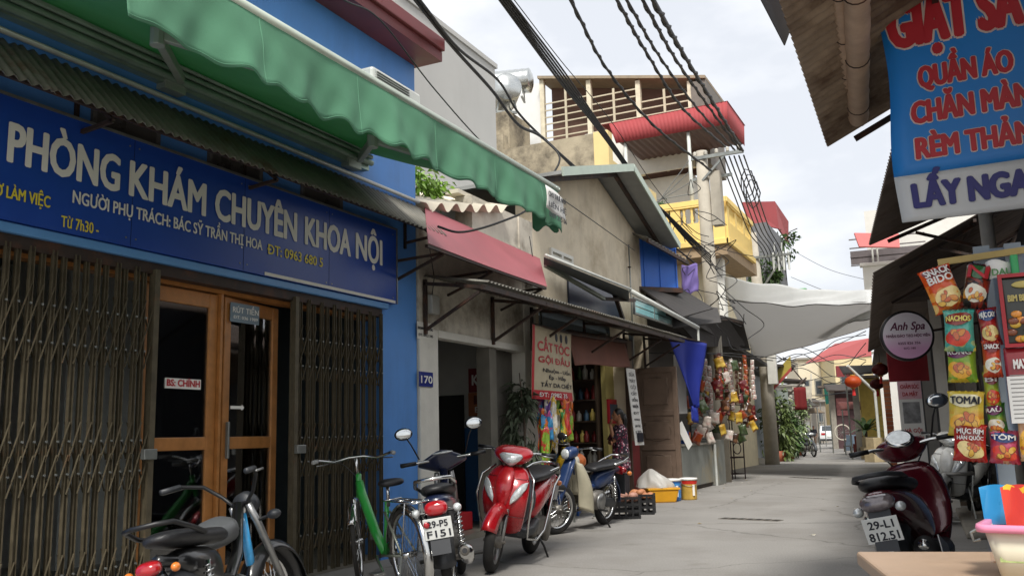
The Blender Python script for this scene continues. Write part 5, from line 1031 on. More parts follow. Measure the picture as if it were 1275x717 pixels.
# ------------------------------------------------------------ snack rack
rk = thing('snack_rack', 'timber batten and dark board rack that the snack bags hang from', 'rack', SF.o, 0)
RF = Fr(0, 4.75, 0); BF = Fr(0, 4.55, 0)
u, z = RF.px(1168, 331); M().obox((u, -.2, z+.015), (u+1.2, -.2, z+.08), .02, .03).build('batten', pm('yellow_batten', '#b9a060', .6), rk)
post_m = pm('grey_plank', '#9a948a', .8, var=.2, scale=6, bump=.15, streak=.4, streak_col='#5c564c'); 
for x in (1222, 1262): u = RF.px(x, 400)[0]; M().box(u, u+.07, -.15, -.08, 0, 1.95).build('post', pm('pale_post', '#8a949c', .6, var=.15), rk)
u = RF.px(1240, 400)[0]; M().box(u, u+.9, -.05, -.03, .95, 1.95).build('board', pm('blue_grey_board', '#8593a6', .6, var=.1), rk)
snack = [  # px box, tilt, colours, words, label
 (1150, 335, 1197, 386, -16, ('#d9531e', '#e8c070', '#f0a040'), (('SNACK', .30, .16, 'w'), ('BIDO', .12, .16, 'w')), 'orange snack bag with white lettering, top left of the rack'),
 (1197, 331, 1236, 381, 14, ('#2a1c18', '#d8a030', '#c03a20'), (('N', .14, .28, 'r'),), 'black and yellow snack bag with a red letter at the rack top'),
 (1173, 388, 1216, 435, 3, ('#4fae9f', '#d8c65a', '#78c0a0'), (('NACHOS', .18, .13, 'y'),), 'teal and yellow snack bag under the orange one'),
 (1177, 431, 1219, 474, 2, ('#8fb83a', '#d9c23a', '#5f9a30'), (('RONG', .2, .13, 'w'),), 'lime green snack bag under the teal one'),
 (1217, 385, 1247, 429, -4, ('#b8262a', '#d9c0a0', '#c84a30'), (('MỰC CAY', .2, .14, 'w'),), 'red snack bag reading MỰC CAY'),
 (1221, 425, 1250, 468, 2, ('#cf4a28', '#e0b060', '#c83020'), (('SNACK', .22, .13, 'w'),), 'orange red snack bag below MỰC CAY'),
 (1223, 464, 1248, 508, 0, ('#9ab838', '#e0a83a', '#c8c040'), (('BÍ', .2, .16, 'w'),), 'yellow green narrow snack bag in the second column'),
 (1178, 489, 1229, 541, 4, ('#d8c04a', '#e0843a', '#e8c060'), (('TOMAI', .2, .17, 'k'),), 'yellow TOMAI snack bag at the lower left of the rack'),
 (1185, 529, 1231, 573, 5, ('#b8261f', '#e09a40', '#d05a28'), (('MỰC RIM', .22, .13, 'w'), ('HÀN QUỐC', .06, .1, 'w')), 'red snack bag hanging below the TOMAI bag'),
 (1227, 503, 1256, 541, -3, ('#4f9a3a', '#c8d060', '#e0b040'), (('RAU', .2, .13, 'w'),), 'green snack bag right of the TOMAI bag'),
 (1230, 537, 1272, 576, 4, ('#d05a78', '#e8b080', '#d83a50'), (('TÔM', .2, .15, 'w'),), 'pink snack bag at the bottom of the rack'),
 (1263, 498, 1292, 572, 0, ('#e0b080', '#d8702a', '#f0d0a0'), (), 'pale orange snack bag cut by the photo edge'),
]
ink = {'w': white_card, 'r': crimson, 'y': pm('ink_yellow', '#e8d870', .5), 'k': dark_ink}
def foil(c): return pm('foil'+c, c, .28, var=.12, scale=30, coat=.4)
def rack_bag(k, bx_, tilt, cols, words, lab):
    x0, y0, x1, y1 = bx_; fr = Fr(0, 4.52-.03*(k % 3), 0); ua, za = fr.px(x0, y0); ub, zb = fr.px(x1, y1); w2, h2_ = (ub-ua)*1.1, (za-zb)*1.05
    o_ = thing('snack_bag', lab, 'snack bag', fr.w((ua+ub)/2, 0, (za+zb)/2), 0, 'snack bags on the right rack'); o_.rotation_euler = (R(-4), R(tilt), R(rnd.uniform(-12, 12)))
    th = .042; bag_mesh(w2*.96, h2_*.98, th, 12, k).build('pouch', snack_mat('snack%d' % k, *cols, seed=k, sc_=20), o_, True)
    def fn(x, z, d):
        i, j = x/(w2*.96)+.5, .5-z/(h2_*.98); e = max(0, (1-(2*i-1)**4))*max(0, 1-(2*j-1)**6); return Vector((x*(1-.10*math.sin(math.pi*min(1, max(0, j)))**.5), -th*1.16*e**.6-.003-d, z))
    def disc(cx, cz, rx, rz_, rot, m_, d, nm='print', n=14):
        pts = [Vector((0, 0))]+[Vector((math.cos(q*2*math.pi/n), math.sin(q*2*math.pi/n))) for q in range(n)]; vs_ = []
        for r_ in (0, .5, 1):
            for q in range(n):
                a_ = q*2*math.pi/n; x_, z_ = rx*r_*math.cos(a_), rz_*r_*math.sin(a_)*(1+.12*math.sin(a_*3+cx*90)); vs_.append(fn(max(-w2*.44, min(w2*.44, cx+x_*math.cos(rot)-z_*math.sin(rot))), max(-h2_*.44, min(h2_*.44, cz+x_*math.sin(rot)+z_*math.cos(rot))), d))
        M()._a(vs_, [(b_*n+q, b_*n+(q+1) % n, (b_+1)*n+(q+1) % n, (b_+1)*n+q) for b_ in (0, 1) for q in range(n)]).build(nm, m_, o_, True)
    pr_ = random.Random(k*7+1)
    if words: disc(0, h2_*(words[0][1]+words[0][2]*.5), w2*.46, h2_*.15, R(pr_.uniform(-8, 8)), foil('#e8e0b8' if words[0][3] == 'k' else ('#7a1418', '#1f5a2c', '#8a2a1c', '#6a1a50', '#1c3f7a', '#7a1418')[k % 6]), .0008, 'title_patch')
    disc(pr_.uniform(-.03, .03)*w2, -h2_*.2, w2*.42, h2_*.2, R(pr_.uniform(-20, 20)), foil(('#f0d890', '#e8e2cc', '#d8442a', '#f2b53a')[k % 4]), .0008, 'plate_print')
    for q in range(7):
        cx, cz = pr_.uniform(-.28, .28)*w2, h2_*pr_.uniform(-.34, -.06); rr = pr_.uniform(.07, .13)*w2; rt_ = pr_.uniform(0, 3)
        disc(cx, cz, rr*1.25, rr*.8, rt_, foil('#7a3a14'), .0014+q*.0005, 'chip_print'); disc(cx, cz+rr*.06, rr*1.1, rr*.66, rt_, foil(('#d98a2c', '#e0b04a', '#c8602a')[(q+k) % 3]), .0016+q*.0005, 'chip_print')
    for tx, zf, hf, c in words: lettering(tx, -w2*.40, w2*.40, h2_*zf, h2_*hf, 0, ink[c], o_, .05, fn=lambda x, z, d: fn(x, z, d+.0055))
    for s_ in (-1, 1): M().grid(lambda i, j: ((i-.5)*w2*.95, -.004*math.sin(j*18), s_*(h2_*.5+.0*j)-s_*.012*j), 8, 4).build('seal', snack_mat('snack%d' % k, *cols, seed=k, sc_=20), o_)
for k, (x0, y0, x1, y1, ti, cols, words, lab) in enumerate(snack): rack_bag(k, (x0, y0, x1, y1), ti, cols, words, lab)
# large flat packs at the frame edge
for k, (x0, y0, x1, y1, c, edge, lab) in enumerate(((1241, 343, 1292, 431, '#23261f', '#a8202a', 'large black flat pack with red border hanging at the photo edge'), (1249, 434, 1296, 526, '#8f1f26', '#3a1216', 'dark red flat pack with white info panel at the photo edge'))):
    fr = Fr(0, 4.42, 0); ua, za = fr.px(x0, y0); ub, zb = fr.px(x1, y1); t = thing('flat_pack', lab, 'snack pack', fr.w(ua, 0, zb), 0); w2, h2_ = ub-ua, za-zb
    M().grid(lambda i, j: (w2*i, -.012*math.sin(math.pi*i)*math.sin(math.pi*j), h2_*j), 8, 12).build('pouch', pm('fp'+c, c, .3, var=.2, scale=8, coat=.3), t, True, solid=.006)
    if k == 0:
        for (a0, a1, b0_, b1_) in ((0, .016, 0, h2_), (.016, w2, h2_-.016, h2_), (.016, w2, 0, .016)): M().box(a0, a1, -.022, -.008, b0_, b1_).build('border', pm('fpe'+edge, edge, .4), t)
        M().ell((.10, -.016, h2_-.05), (.05, .006, .016), 14, 8).build('emblem', pm('gold_print', '#b9a860', .4), t)
        lettering('BIM BIM', .03, w2*.9, h2_*.62, h2_*.09, -.0215, pm('gold_print', '#b9a860', .4), t, .05)
        for q in range(9): M().ell((rnd.uniform(.03, w2*.9), -.015-.0008*q, rnd.uniform(.03, h2_*.45)), (.022, .004, .015), 12, 6).build('chip_print', foil(('#d98a2c', '#7a3a14', '#c8a02a')[q % 3]), t, True)
    else:
        M().box(.0, w2*.75, -.02, -.013, .0, h2_*.62).build('info_panel', white_card, t); lettering('MAX', .03, w2*.8, h2_*.72, h2_*.13, -.022, white_card, t, .04)
        for j in range(11): M().box(.012, w2*.62, -.0215, -.0203, .02+j*.018, .024+j*.018).build('print_line', pm('print_grey', '#8a8884', .6), t)
fr = Fr(0, 4.48, 0); ua, za = fr.px(1227, 327); ub, zb = fr.px(1262, 347)
t = thing('paper_packet', 'white packet with green print clipped at the rack top', 'packet', fr.w(ua, 0, zb), 0); M().grid(lambda i, j: ((ub-ua)*i, -.015*math.sin(math.pi*i), (za-zb)*j+.01*math.sin(i*5)), 8, 4).build('pouch', white_card, t, True, solid=.005); lettering('DAU', .02, .1, .02, .03, -.02, pm('green_ink', '#4f8a4a', .5), t, .03); M().box(.095, .125, -.05, .02, -.01, .10).build('clip', pm('clip_green', '#2f9a58', .4), t, bevel=.006)
# ------------------------------------------------------------ shop structure behind, right
rs_ = thing('plank_stall', 'weathered grey plank wall and posts of the stall behind the parked scooter', 'stall', (0, 13.5, 0), 0)
x_ = -.17
for k in range(8):
    w2 = rnd.uniform(.11, .17); M().box(x_, x_+w2-.012, rnd.uniform(-.015, .01), .03, .12, 2.75).build('plank', post_m, rs_); x_ += w2
M().box(-.17, 1.2, .035, .09, .5, .58).build('rail', post_m, rs_); M().box(-.17, 1.2, .035, .09, 1.9, 1.98).build('rail', post_m, rs_)
M().box(-.24, -.10, -.16, -.03, 0, 2.8).build('post', old_white, rs_); M().box(.1, .24, -.14, -.03, 0, 2.8).build('post', post_m, rs_)
M().box(.85, 3.5, -9.5, .1, 0, 3.4).build('shop_body', pm('shop_dark', '#3d4149', .8, var=.2), rs_)
bp_ = thing('blue_tin_panel', 'pale blue painted door panel behind the snack bags', 'panel', (.22, 8.2, 0), 0); M().box(0, .5, 0, .04, 0, 2.5).build('sheet', pm('blue_panel', '#6a86a8', .6, var=.15), bp_); M().box(.05, .45, -.012, -.001, 1.3, 2.3).build('field', pm('navy_panel', '#2a3350', .6, var=.2), bp_)
for k, (xx, lab) in enumerate(((.30, 'grey timber post beneath the blue banner left edge'), (.62, 'grey timber post under the blue banner centre'))):
    t = thing('timber_post', lab, 'post', (xx, 7.0+.4*k, 0), 0); M().tube([(0, 0, 0), (.01, 0, 1.5), (-.01, 0, 3.1)], [.055, .05, .045], 10).build('shaft', post_m, t, True)
# step / pavement edge right
t = thing('shop_step', 'low worn concrete step in front of the plank stall', 'step', (-.05, 10.2, 0), R(2)); M().box(0, 1.5, 0, 3.2, 0, .06).build('slab', concrete, t, bevel=.02)
# round spa sign
sq = at(1129, 418, 11.2); sp_ = thing('spa_sign', 'round white and pink spa sign with black rim on an arm', 'sign', sq, R(14))
M().lathe([(0, -.04), (.30, -.04), (.315, -.03), (.315, .03), (.30, .04), (0, .04)], 48, axis='y').build('rim', pm('sign_rim', '#2a2628', .4), sp_, True)
def discmat():
    m_ = pm('spa_face', '#e6cfe0', .35, var=.03); t = m_.node_tree; b = t.nodes['Principled BSDF']; n = t.nodes.new; tc_ = n('ShaderNodeTexCoord'); s_ = n('ShaderNodeSeparateXYZ'); t.links.new(tc_.outputs['Object'], s_.inputs[0]); cr_ = n('ShaderNodeValToRGB'); mr = n('ShaderNodeMapRange'); t.links.new(s_.outputs['Z'], mr.inputs[0]); mr.inputs[1].default_value = -.28; mr.inputs[2].default_value = .28; t.links.new(mr.outputs[0], cr_.inputs[0])
    cr_.color_ramp.elements[0].color = lin('#eab4d8'); cr_.color_ramp.elements[1].color = lin('#fbf2f7'); cr_.color_ramp.elements[0].position = .2; cr_.color_ramp.elements[1].position = .6; t.links.new(cr_.outputs[0], b.inputs['Base Color']); return m_
M().lathe([(0, -.046), (.285, -.046), (.285, -.041)], 48, axis='y').build('face', discmat(), sp_)
plum = pm('plum_ink', '#6a1c4a', .5)
lettering('Anh Spa', -.20, .21, .07, .10, -.05, plum, sp_, .03, shear=.3); lettering('NHẬN ĐÀO TẠO HỌC VIÊN', -.25, .26, -.02, .036, -.05, plum, sp_, .03); lettering('0355 826 356', -.12, .14, -.11, .03, -.05, plum, sp_, .02); lettering('Đ/C: 185', -.06, .08, -.17, .024, -.05, plum, sp_, .02)
M().obox((.30, 0, .05), (.85, .0, .12), .03, .03).build('arm', dark_steel, sp_); M().obox((.85, 0, -.4), (.85, 0, .9), .04, .04).build('arm_post', dark_steel, sp_)
# facial poster
fq = at(1123, 540, 12.0); fp = thing('facial_poster', 'tall white poster reading CHĂM SÓC DA MẶT beneath the spa sign', 'poster', (fq.x, fq.y, 0), R(20)); pz1 = at(1123, 474, 12).z; pz0 = .35
M().box(0, .30, -.01, .01, pz0, pz1).build('panel', white_card, fp); M().box(.0, .30, -.012, -.0105, pz1-.24, pz1).build('pink_band', pm('pink_print', '#e6b8c0', .5), fp)
lettering('CHĂM SÓC', .03, .27, pz1-.10, .055, -.015, red_ink, fp, .03); lettering('DA MẶT', .05, .25, pz1-.20, .055, -.015, red_ink, fp, .03); M().box(.04, .26, -.014, -.0115, pz1-.56, pz1-.28).build('photo', pm('grey_photo', '#8a8a8a', .5, var=.6, scale=9), fp)
lettering('VÀ GỘI', .04, .26, pz1-.68, .05, -.015, red_ink, fp, .03); lettering('TOÀN THÂN', .03, .27, pz1-.78, .05, -.015, red_ink, fp, .03)
t = thing('red_board', 'dark red board above the facial poster', 'sign', at(1115, 455, 12.3), R(20)); M().box(-.1, .42, -.02, .02, -.22, .22).build('panel', pm('dark_red_board', '#7c1a22', .5, var=.15), t)
# lanterns
def lantern(p, r, col, lab):
    t = thing('lantern', lab, 'lantern', p, 0, 'hanging lanterns'); mm = cloth_mat('lan'+col, col, .4, .5)
    pr_ = [(r*.3, -r*.72)]+[(r*(.35+.65*math.cos((k/8-.5)*2.6)), r*.72*(k/4-1)) for k in range(1, 8)]+[(r*.3, r*.72)]
    M().lathe(pr_, 20).build('shade', mm, t, True); M().lathe([(0, r*.7), (r*.32, r*.7), (r*.3, r*.85), (0, r*.85)], 14).build('cap', pm('lantern_cap', '#a8771f', .5), t, True); M().lathe([(0, -r*.7), (r*.3, -r*.72), (r*.28, -r*.86), (.0, -r*.86)], 14).build('base', MATS['lantern_cap'], t, True)
    M().tube([(0, 0, -r*.86), (0, 0, -r*1.7)], [r*.14, r*.22], 8).build('tassel', pm('tassel_red', '#c2211f', .6), t); M().cyl((0, 0, r*.8), (0, 0, r*2), .008, n=5).build('cord', cab, t)
lantern(at(1062, 475, 30), .27, '#c24f1a', 'orange lantern hanging over the far right shop fronts'); lantern(at(1096, 460, 22), .2, '#6e1416', 'dark red lantern under the low canopy left of the spa sign'); lantern(at(1092, 478, 24), .19, '#5e1214', 'dim red lantern just below the dark red one')
# brick pier and pale post by the poster
bpier = thing('brick_pier', 'narrow orange brick pier left of the facial poster', 'pier', (at(1104, 530, 15).x, at(1104, 530, 15).y, 0), R(6)); brm = [pm('brick%d' % k, c, .85, var=.2, scale=20) for k, c in enumerate(('#a5603c', '#95502f', '#b3704a'))]
bms_ = [M().box(0, .105, -.1, .0, 0, .055).mesh('brick', m_) for m_ in brm]; M().box(0.004, .101, -.095, .1, 0, 1.9).build('mortar', concrete, bpier)
for r_ in range(28):
    for c_2 in range(1): share(bms_[rnd.randrange(3)], 'brick', bpier, (c_2*.112, -.003, .01+r_*.067))
# ------------------------------------------------------------ folding table, table with basin, foreground
ft = thing('folding_table', 'small round folding table with thin steel legs beside the scooter', 'table', gp(1192, 648)+Vector((.02, -.2, 0)), R(10)); zt = .58
M().lathe([(0, zt), (.2, zt), (.215, zt-.01), (.215, zt-.035), (.2, zt-.04), (0, zt-.04)], 28).build('top', pm('steel_top', '#8c8a84', .4, .5), ft, True)
for s_ in (-1, 1):
    M().tube([(s_*.17, -.16, zt-.04), (s_*.17, .2, .01)], .009, 8).build('leg', white_metal, ft, True); M().tube([(s_*.15, .16, zt-.04), (s_*.15, -.22, .01)], .009, 8).build('leg', white_metal, ft, True)
M().cyl((-.17, .19, .03), (.17, .19, .03), .008, n=6).build('stretcher', white_metal, ft); M().cyl((-.15, -.21, .03), (.15, -.21, .03), .008, n=6).build('stretcher', white_metal, ft)
tb_ = gp(1066, 686, .74); te = gp(1275, 686, .74); ang = math.atan2(te.y-tb_.y, te.x-tb_.x)
tbl = thing('wooden_table', 'smooth light brown table top at the lower right edge', 'table', (tb_.x, tb_.y, 0), ang); wt_ = pm('brown_table_top', '#a58c74', .5, var=.12, scale=5, det=8, bump=.05, bscale=90, col2='#937a62', thr=(.5, .75))
M().box(0, 1.4, -1.1, 0, .70, .74).build('top', wt_, tbl, bevel=.008)
for x, y in ((.06, -.08), (1.3, -.08), (.06, -1.0), (1.3, -1.0)): M().box(x, x+.05, y-.02, y+.03, .0, .698).build('leg', wood_door, tbl)
bq = gp(1252, 715, .742); ba = thing('plastic_basin', 'cream plastic tray with pink rim holding snack packets', 'basin', (bq.x+.125, bq.y-.005, .742), ang+R(-24)); cream_p = pm('cream_plastic', '#d9d4bc', .4, var=.05); pink_p = pm('pink_plastic', '#e08aa8', .35, var=.05)
def rr4(w2, d2, z, n=6, rad=.03):
    out = []
    for cx, cy, a0 in ((w2-rad, d2-rad, 0), (-w2+rad, d2-rad, 90), (-w2+rad, -d2+rad, 180), (w2-rad, -d2+rad, 270)):
        for k in range(n+1): a_ = R(a0+90*k/n); out.append((cx+rad*math.cos(a_), cy+rad*math.sin(a_), z))
    return out
M().loft([rr4(.125, .085, 0), rr4(.15, .105, .115)], False).build('side', cream_p, ba, True, solid=.004); M()._a(rr4(.124, .084, .003), [tuple(range(28))]).build('bottom', cream_p, ba)
M().loft([rr4(.148, .103, .108), rr4(.165, .12, .108), rr4(.167, .122, .118), rr4(.165, .12, .126), rr4(.15, .105, .126), rr4(.148, .103, .108)], False).build('rim', pink_p, ba, True)
for x in (-.03, .09): M().box(x-.012, x+.012, -.108, -.092, .01, .108).xf(Matrix.Rotation(R(-9), 4, 'X')).build('rib', pink_p, ba)
M().box(-.12, -.045, -.1005, -.0965, .022, .06).xf(Matrix.Rotation(R(-10), 4, 'X')).build('printed_label', pm('green_label', '#9aa86a', .5, var=.4, scale=60), ba)
M().tube([(-.165, -.05, .112), (-.185, -.05, .1), (-.18, -.05, .08), (-.165, -.05, .085)], .004, 6).build('hook', grey_metal, ba)
clr = glass_mat('clear_film', (.93, .86, .78), 1.6)
def open_pack(lx, ly, w2, h2_, top, lab, stick, sd_):
    bm_ = Matrix.Rotation(ba.rotation_euler.z, 4, 'Z'); p_ = Vector(ba.location)+bm_ @ Vector((lx, ly, .02)); t = thing('open_packet', lab, 'packet', p_, ba.rotation_euler.z+R(sd_)); t.rotation_euler.x = R(-8)
    wv = lambda i, j: .004*math.sin(i*13)*j+.006*math.sin(i*5+1)*j
    M().grid(lambda i, j: ((i-.5)*w2*(1+.06*j), -.032*math.sin(math.pi*i)*(1-.2*j)+wv(i, j), h2_*(.5+.5*j)+.006*math.sin(i*7)*j), 16, 8).build('printed_top', pm('pk'+top, top, .3, var=.12, scale=9, coat=.4), t, True)
    M().grid(lambda i, j: ((i-.5)*w2*(1+.06*j), .032*math.sin(math.pi*i)*(1-.2*j)-wv(i, j), h2_*(.5+.47*j)), 16, 8).build('printed_back', MATS['pk'+top], t, True)
    M().grid(lambda i, j: ((i-.5)*w2*(.95+.05*j), -.034*math.sin(math.pi*i), h2_*.5*j), 12, 6).build('film', clr, t, True)
    for k in range(10): M().obox((rnd.uniform(-.40, -.2)*w2, rnd.uniform(-.012, .012), .008+h2_*.045*k), (rnd.uniform(.2, .40)*w2, rnd.uniform(-.012, .012), .01+h2_*.045*k), .012, .009).build('snack_stick', pm('stick'+stick, stick, .6, var=.2), t)
    M().box(-w2*.46, w2*.46, -.03, .03, 0, .004).build('base', clr, t)
    return t
open_pack(-.095, .045, .14, .185, '#2f86b8', 'blue topped packet of snack sticks standing in the pink rimmed tray', '#b98a5c', 14); pk2 = open_pack(-.03, -.035, .15, .19, '#c8371f', 'red and yellow topped packet of snack sticks in front of the blue one', '#c98f58', 12)
M().grid(lambda i, j: ((i-.5)*.147, -.026*math.sin(math.pi*i)-.003+.004*math.sin(i*13)+.006*math.sin(i*5+1), .178+.014*j+.006*math.sin(i*20)), 16, 2).build('yellow_edge', pm('pk_yellow', '#e0b02c', .4), pk2, True)
# ------------------------------------------------------------ far right shop fronts
fr1 = thing('far_shack', 'dark red and grey shack with posters on the far right side', 'building', (at(1062, 560, 52).x, at(1062, 560, 52).y, 0), R(5))
M().box(-.9, 3.0, 0, 4, 0, 3.6).build('wall', pm('maroon_wall', '#4a3436', .8, var=.2), fr1); M().box(-1.1, -.75, -.3, .1, 0, 3.4).build('pillar', pm('grey_pillar', '#8d877c', .8, var=.2), fr1); M().box(-.7, -.1, -.04, -.005, 1.9, 2.9).build('poster', pm('faded_poster', '#a86a6a', .6, var=.4, scale=5), fr1); M().box(-1.6, 3, -1.4, .2, 3.5, 3.6).build('roof', rusty2, fr1)
fw = thing('leaning_wheel', 'old bicycle wheel leaning on the far shack', 'wheel', at(1049, 538, 50.5), R(20)); M().ring((0, 0, 0), .42, .42, 'y', .035, 28, 8).build('tyre', pm('pale_tyre', '#b9b2a2', .7), fw, True); sp2 = M()
for k in range(12): a_ = k*R(30); sp2.cyl((0, 0, 0), (.4*math.cos(a_), 0, .4*math.sin(a_)), .006, n=4)
sp2.build('spokes', grey_metal, fw); M().cyl((0, -.05, 0), (0, .05, 0), .03, n=8).build('hub', grey_metal, fw)
fr2 = thing('yellow_shop', 'yellow walled shop behind the palm on the far right', 'building', (at(1091, 560, 38).x, at(1091, 560, 38).y, 0), R(6)); M().box(-.45, 3, 0, 5, 0, 3.2).build('wall', pm('ochre_wall', '#b39a4c', .8, var=.15, streak=.3), fr2); M().box(-.8, 3, -1.1, .1, 3.2, 3.3).build('roof', rusty2, fr2); M().box(-.75, -.5, -.2, .6, 0, 3.1).build('pillar', pm('grey_pillar2', '#7d786e', .8), fr2)
pm_ = thing('palm', 'small green palm in front of the yellow shop', 'palm', (at(1080, 560, 36.5).x, at(1080, 560, 36.5).y, 0)); fm_ = M(); r_ = random.Random(5)
for k in range(26):
    a_ = r_.uniform(0, 6.28); L_ = r_.uniform(.7, 1.2); e_ = r_.uniform(.3, 1.2); prev = None
    for j in range(5):
        f = j/4; p_ = Vector((math.cos(a_)*L_*f*.8, math.sin(a_)*L_*f*.8, 1.0+L_*f*e_-.8*f*f*L_*.6)); sd_ = Vector((-math.sin(a_), math.cos(a_), 0))*.09*math.sin(math.pi*(f*.9+.08))
        if prev: fm_._a([prev[0]-prev[1], prev[0]+prev[1], p_+sd_, p_-sd_], [(0, 1, 2, 3)])
        prev = (p_, sd_)
fm_.build('fronds', leaf_a, pm_); M().cyl((0, 0, 0), (0, 0, 1.0), .06, n=8).build('trunk', bark, pm_)
wp = thing('white_bracket_post', 'white steel post with slanting arm on the far right', 'post', (at(1096, 560, 30).x, at(1096, 560, 30).y, 0)); hh = at(1085, 487, 30).z; M().cyl((0, 0, 0), (0, 0, hh), .05, n=8).build('post', white_metal, wp); e_ = at(1055, 455, 30); M().cyl((0, 0, hh), (e_.x-wp.location.x, e_.y-wp.location.y, e_.z), .045, n=8).build('arm', white_metal, wp)
ga = thing('green_shop_awning', 'teal green awning at the far end of the alley', 'awning', at(1025, 478, 70)); M().grid(lambda i, j: (2.3*i, .5*j, -1.55*j+.05*math.sin(i*9)), 10, 6).build('fabric', cloth_mat('teal_cloth', '#1f6a5c', .25), ga, solid=.02); M().obox((0, 0, .03), (2.3, 0, .03), .06, .06).build('bar', dark_steel, ga)
# ------------------------------------------------------------ right balcony with red roof
rb2 = thing('red_roof_balcony', 'white balcony house with small red sheet roof on the right', 'building', (at(1075, 345, 30).x, at(1075, 345, 30).y, 0), R(4))
zb_, zt2 = at(1085, 365, 30).z, at(1085, 332, 30).z
M().box(.2, 6, .6, 6, 0, zb_+2.9).build('wall', pm('white_wall2', '#cfcdc6', .8, var=.06), rb2); M().box(-.05, 4, -.1, 3, zb_-.3, zb_).build('slab', white_paint, rb2); M().box(.0, 4, -.05, .08, zb_+.002, zt2).build('parapet', white_paint, rb2); M().box(-.08, 4, -.12, .14, zt2, zt2+.12).build('coping', white_paint, rb2, bevel=.02)
q = [at(1061, 291, 29.5), at(1118, 291, 29.5), at(1118, 308, 29), at(1066, 308, 29)]; o_ = Vector(rb2.location); M()._a([p-o_ for p in q], [(0, 1, 2, 3)]).build('roof', pm('salmon_roof', '#b8625f', .5, var=.06), rb2, solid=.05)
q = [at(1060, 290, 29.6), at(1066, 308, 29), at(1066, 333, 31), at(1062, 333, 31)]; M().box(-.35, 2.0, .3, .36, at(1066, 333, 31).z, at(1066, 309, 30).z).build('shade_panel', pm('grey_blind', '#5d5657', .7), rb2)
for x in (.35, .5): M().cyl((x, -.02, zt2), (x, -.02, zt2+.85), .03, n=8).build('post', white_metal, rb2)
for k in range(4): M().box(-.36, 2.0, .27, .295, zt2+.1+k*.3, zt2+.14+k*.3).build('slat', MATS['grey_blind'], rb2)
# ------------------------------------------------------------ far end buildings
def far_house(x0, x1, yt, D, m_, lab, wins=(), roofc=None, z0=0):
    a_, b_ = at(x0, 540, D), at(x1, 540, D); t = thing('far_house', lab, 'building', (a_.x, a_.y, 0), YAW-R(8)); W_ = (b_-a_).length; H_ = at((x0+x1)/2, yt, D).z
    M().box(0, W_, 0, 8, 0, H_).build('wall', m_, t)
    for (fx, fz, fw_, fh) in wins:
        w_ = M().box(fx*W_, (fx+fw_)*W_, -.08, -.003, fz*H_, (fz+fh)*H_).build('window', pm('far_frame', '#8d8a80', .6), t); M().box((fx+fw_*.15)*W_, (fx+fw_*.85)*W_, -.1, -.082, (fz+fh*.1)*H_, (fz+fh*.9)*H_).build('pane', pm('far_pane', '#3a4148', .3), w_)
    M().box(-.2, W_+.2, -.3, 8, H_, H_+.2).build('roof', pm('far'+(roofc or 'grey'), roofc or '#8a857c', .7), t); return t
far_house(1000, 1046, 446, 95, pm('far_cream', '#d2c7ae', .8, var=.08), 'cream tower house closing the far end of the alley', [(.08, .55, .2, .2), (.4, .55, .2, .2), (.7, .55, .2, .2), (.1, .25, .2, .2), (.45, .25, .2, .2)])
far_house(1046, 1092, 440, 88, pm('far_yellow', '#cdbd94', .8, var=.08), 'yellow house with barred windows at the far end', [(.12, .62, .22, .22), (.5, .62, .25, .22), (.12, .3, .22, .2)])
far_house(975, 1003, 480, 90, pm('far_grey', '#9a968c', .8, var=.15), 'grey house left of the cream tower at the far end', [(.2, .5, .25, .25), (.6, .5, .25, .25)])
t = thing('red_sheet_canopy', 'long faded red sheet roof across the far end', 'roof sheet', at(1003, 452, 82)); q = [at(1003, 452, 82), at(1085, 443, 72), at(1083, 421, 74), at(1040, 428, 80)]; M()._a([p-q[0] for p in q], [(0, 1, 2, 3)]).build('sheet', pm('faded_red', '#a8504e', .6, var=.06), t, solid=.05)
far_house(1018, 1030, 500, 78, pm('far_dim', '#8a8378', .85, var=.2), 'narrow dim house front behind the white car', [(.2, .5, .5, .25)])
# left beyond the pole
for k, (y0, L_, xo, h, c, lab) in enumerate(((31.8, 7, -7.3, 3.2, '#6b665c', 'low grey house with dark eaves beyond the far pole'), (39.5, 9, -8.6, 4.2, '#7b7467', 'stained grey house behind the parked motorbike'), (49.5, 14, -10.2, 3.6, '#8b867b', 'grey gated house near the walking child'), (64.5, 16, -12.6, 5.5, '#958d7e', 'tall dull house beyond the grey gate'))):
    t = thing('alley_house', lab, 'building', (xo, y0, 0), R(90+7)); M().box(0, L_, 0, 5, 0, h).build('wall', pm('alleywall%d' % k, c, .85, var=.2, scale=1.2, streak=.5), t); M().box(-.2, L_+.2, -1.1, 5, h, h+.1).build('roof', dk_roof, t)
    for j in range(max(2, int(L_/2.4))):
        d_ = M().box(.5+j*2.3, 1.9+j*2.3, -.05, -.003, .05, 2.2).build('door', pm('alleydoor%d' % (j % 3), ('#4f4a44', '#5c6468', '#6d5a48')[j % 3], .6, var=.2), t); M().box(.6+j*2.3, 1.8+j*2.3, -.07, -.052, 1.2, 2.1).build('panel', pm('alleydoor%d' % ((j+1) % 3), '#555550', .6), d_)
gt = thing('grey_gate_wall', 'pale grey gate wall at the bend of the alley', 'gate', gp(988, 558)); q = gp(1013, 552); a_ = math.atan2(q.y-gt.location.y, q.x-gt.location.x); gt.rotation_euler = (0, 0, a_); W_ = math.hypot(q.x-gt.location.x, q.y-gt.location.y)
for k in range(6): M().box(W_*k/6, W_*(k+1)/6-.04, 0, .1, 0, 1.75).build('panel', pm('pale_gate', '#a3a29c', .7, var=.1), gt)
M().box(-.1, W_+.1, -.02, .12, 1.752, 1.85).build('coping', concrete, gt)
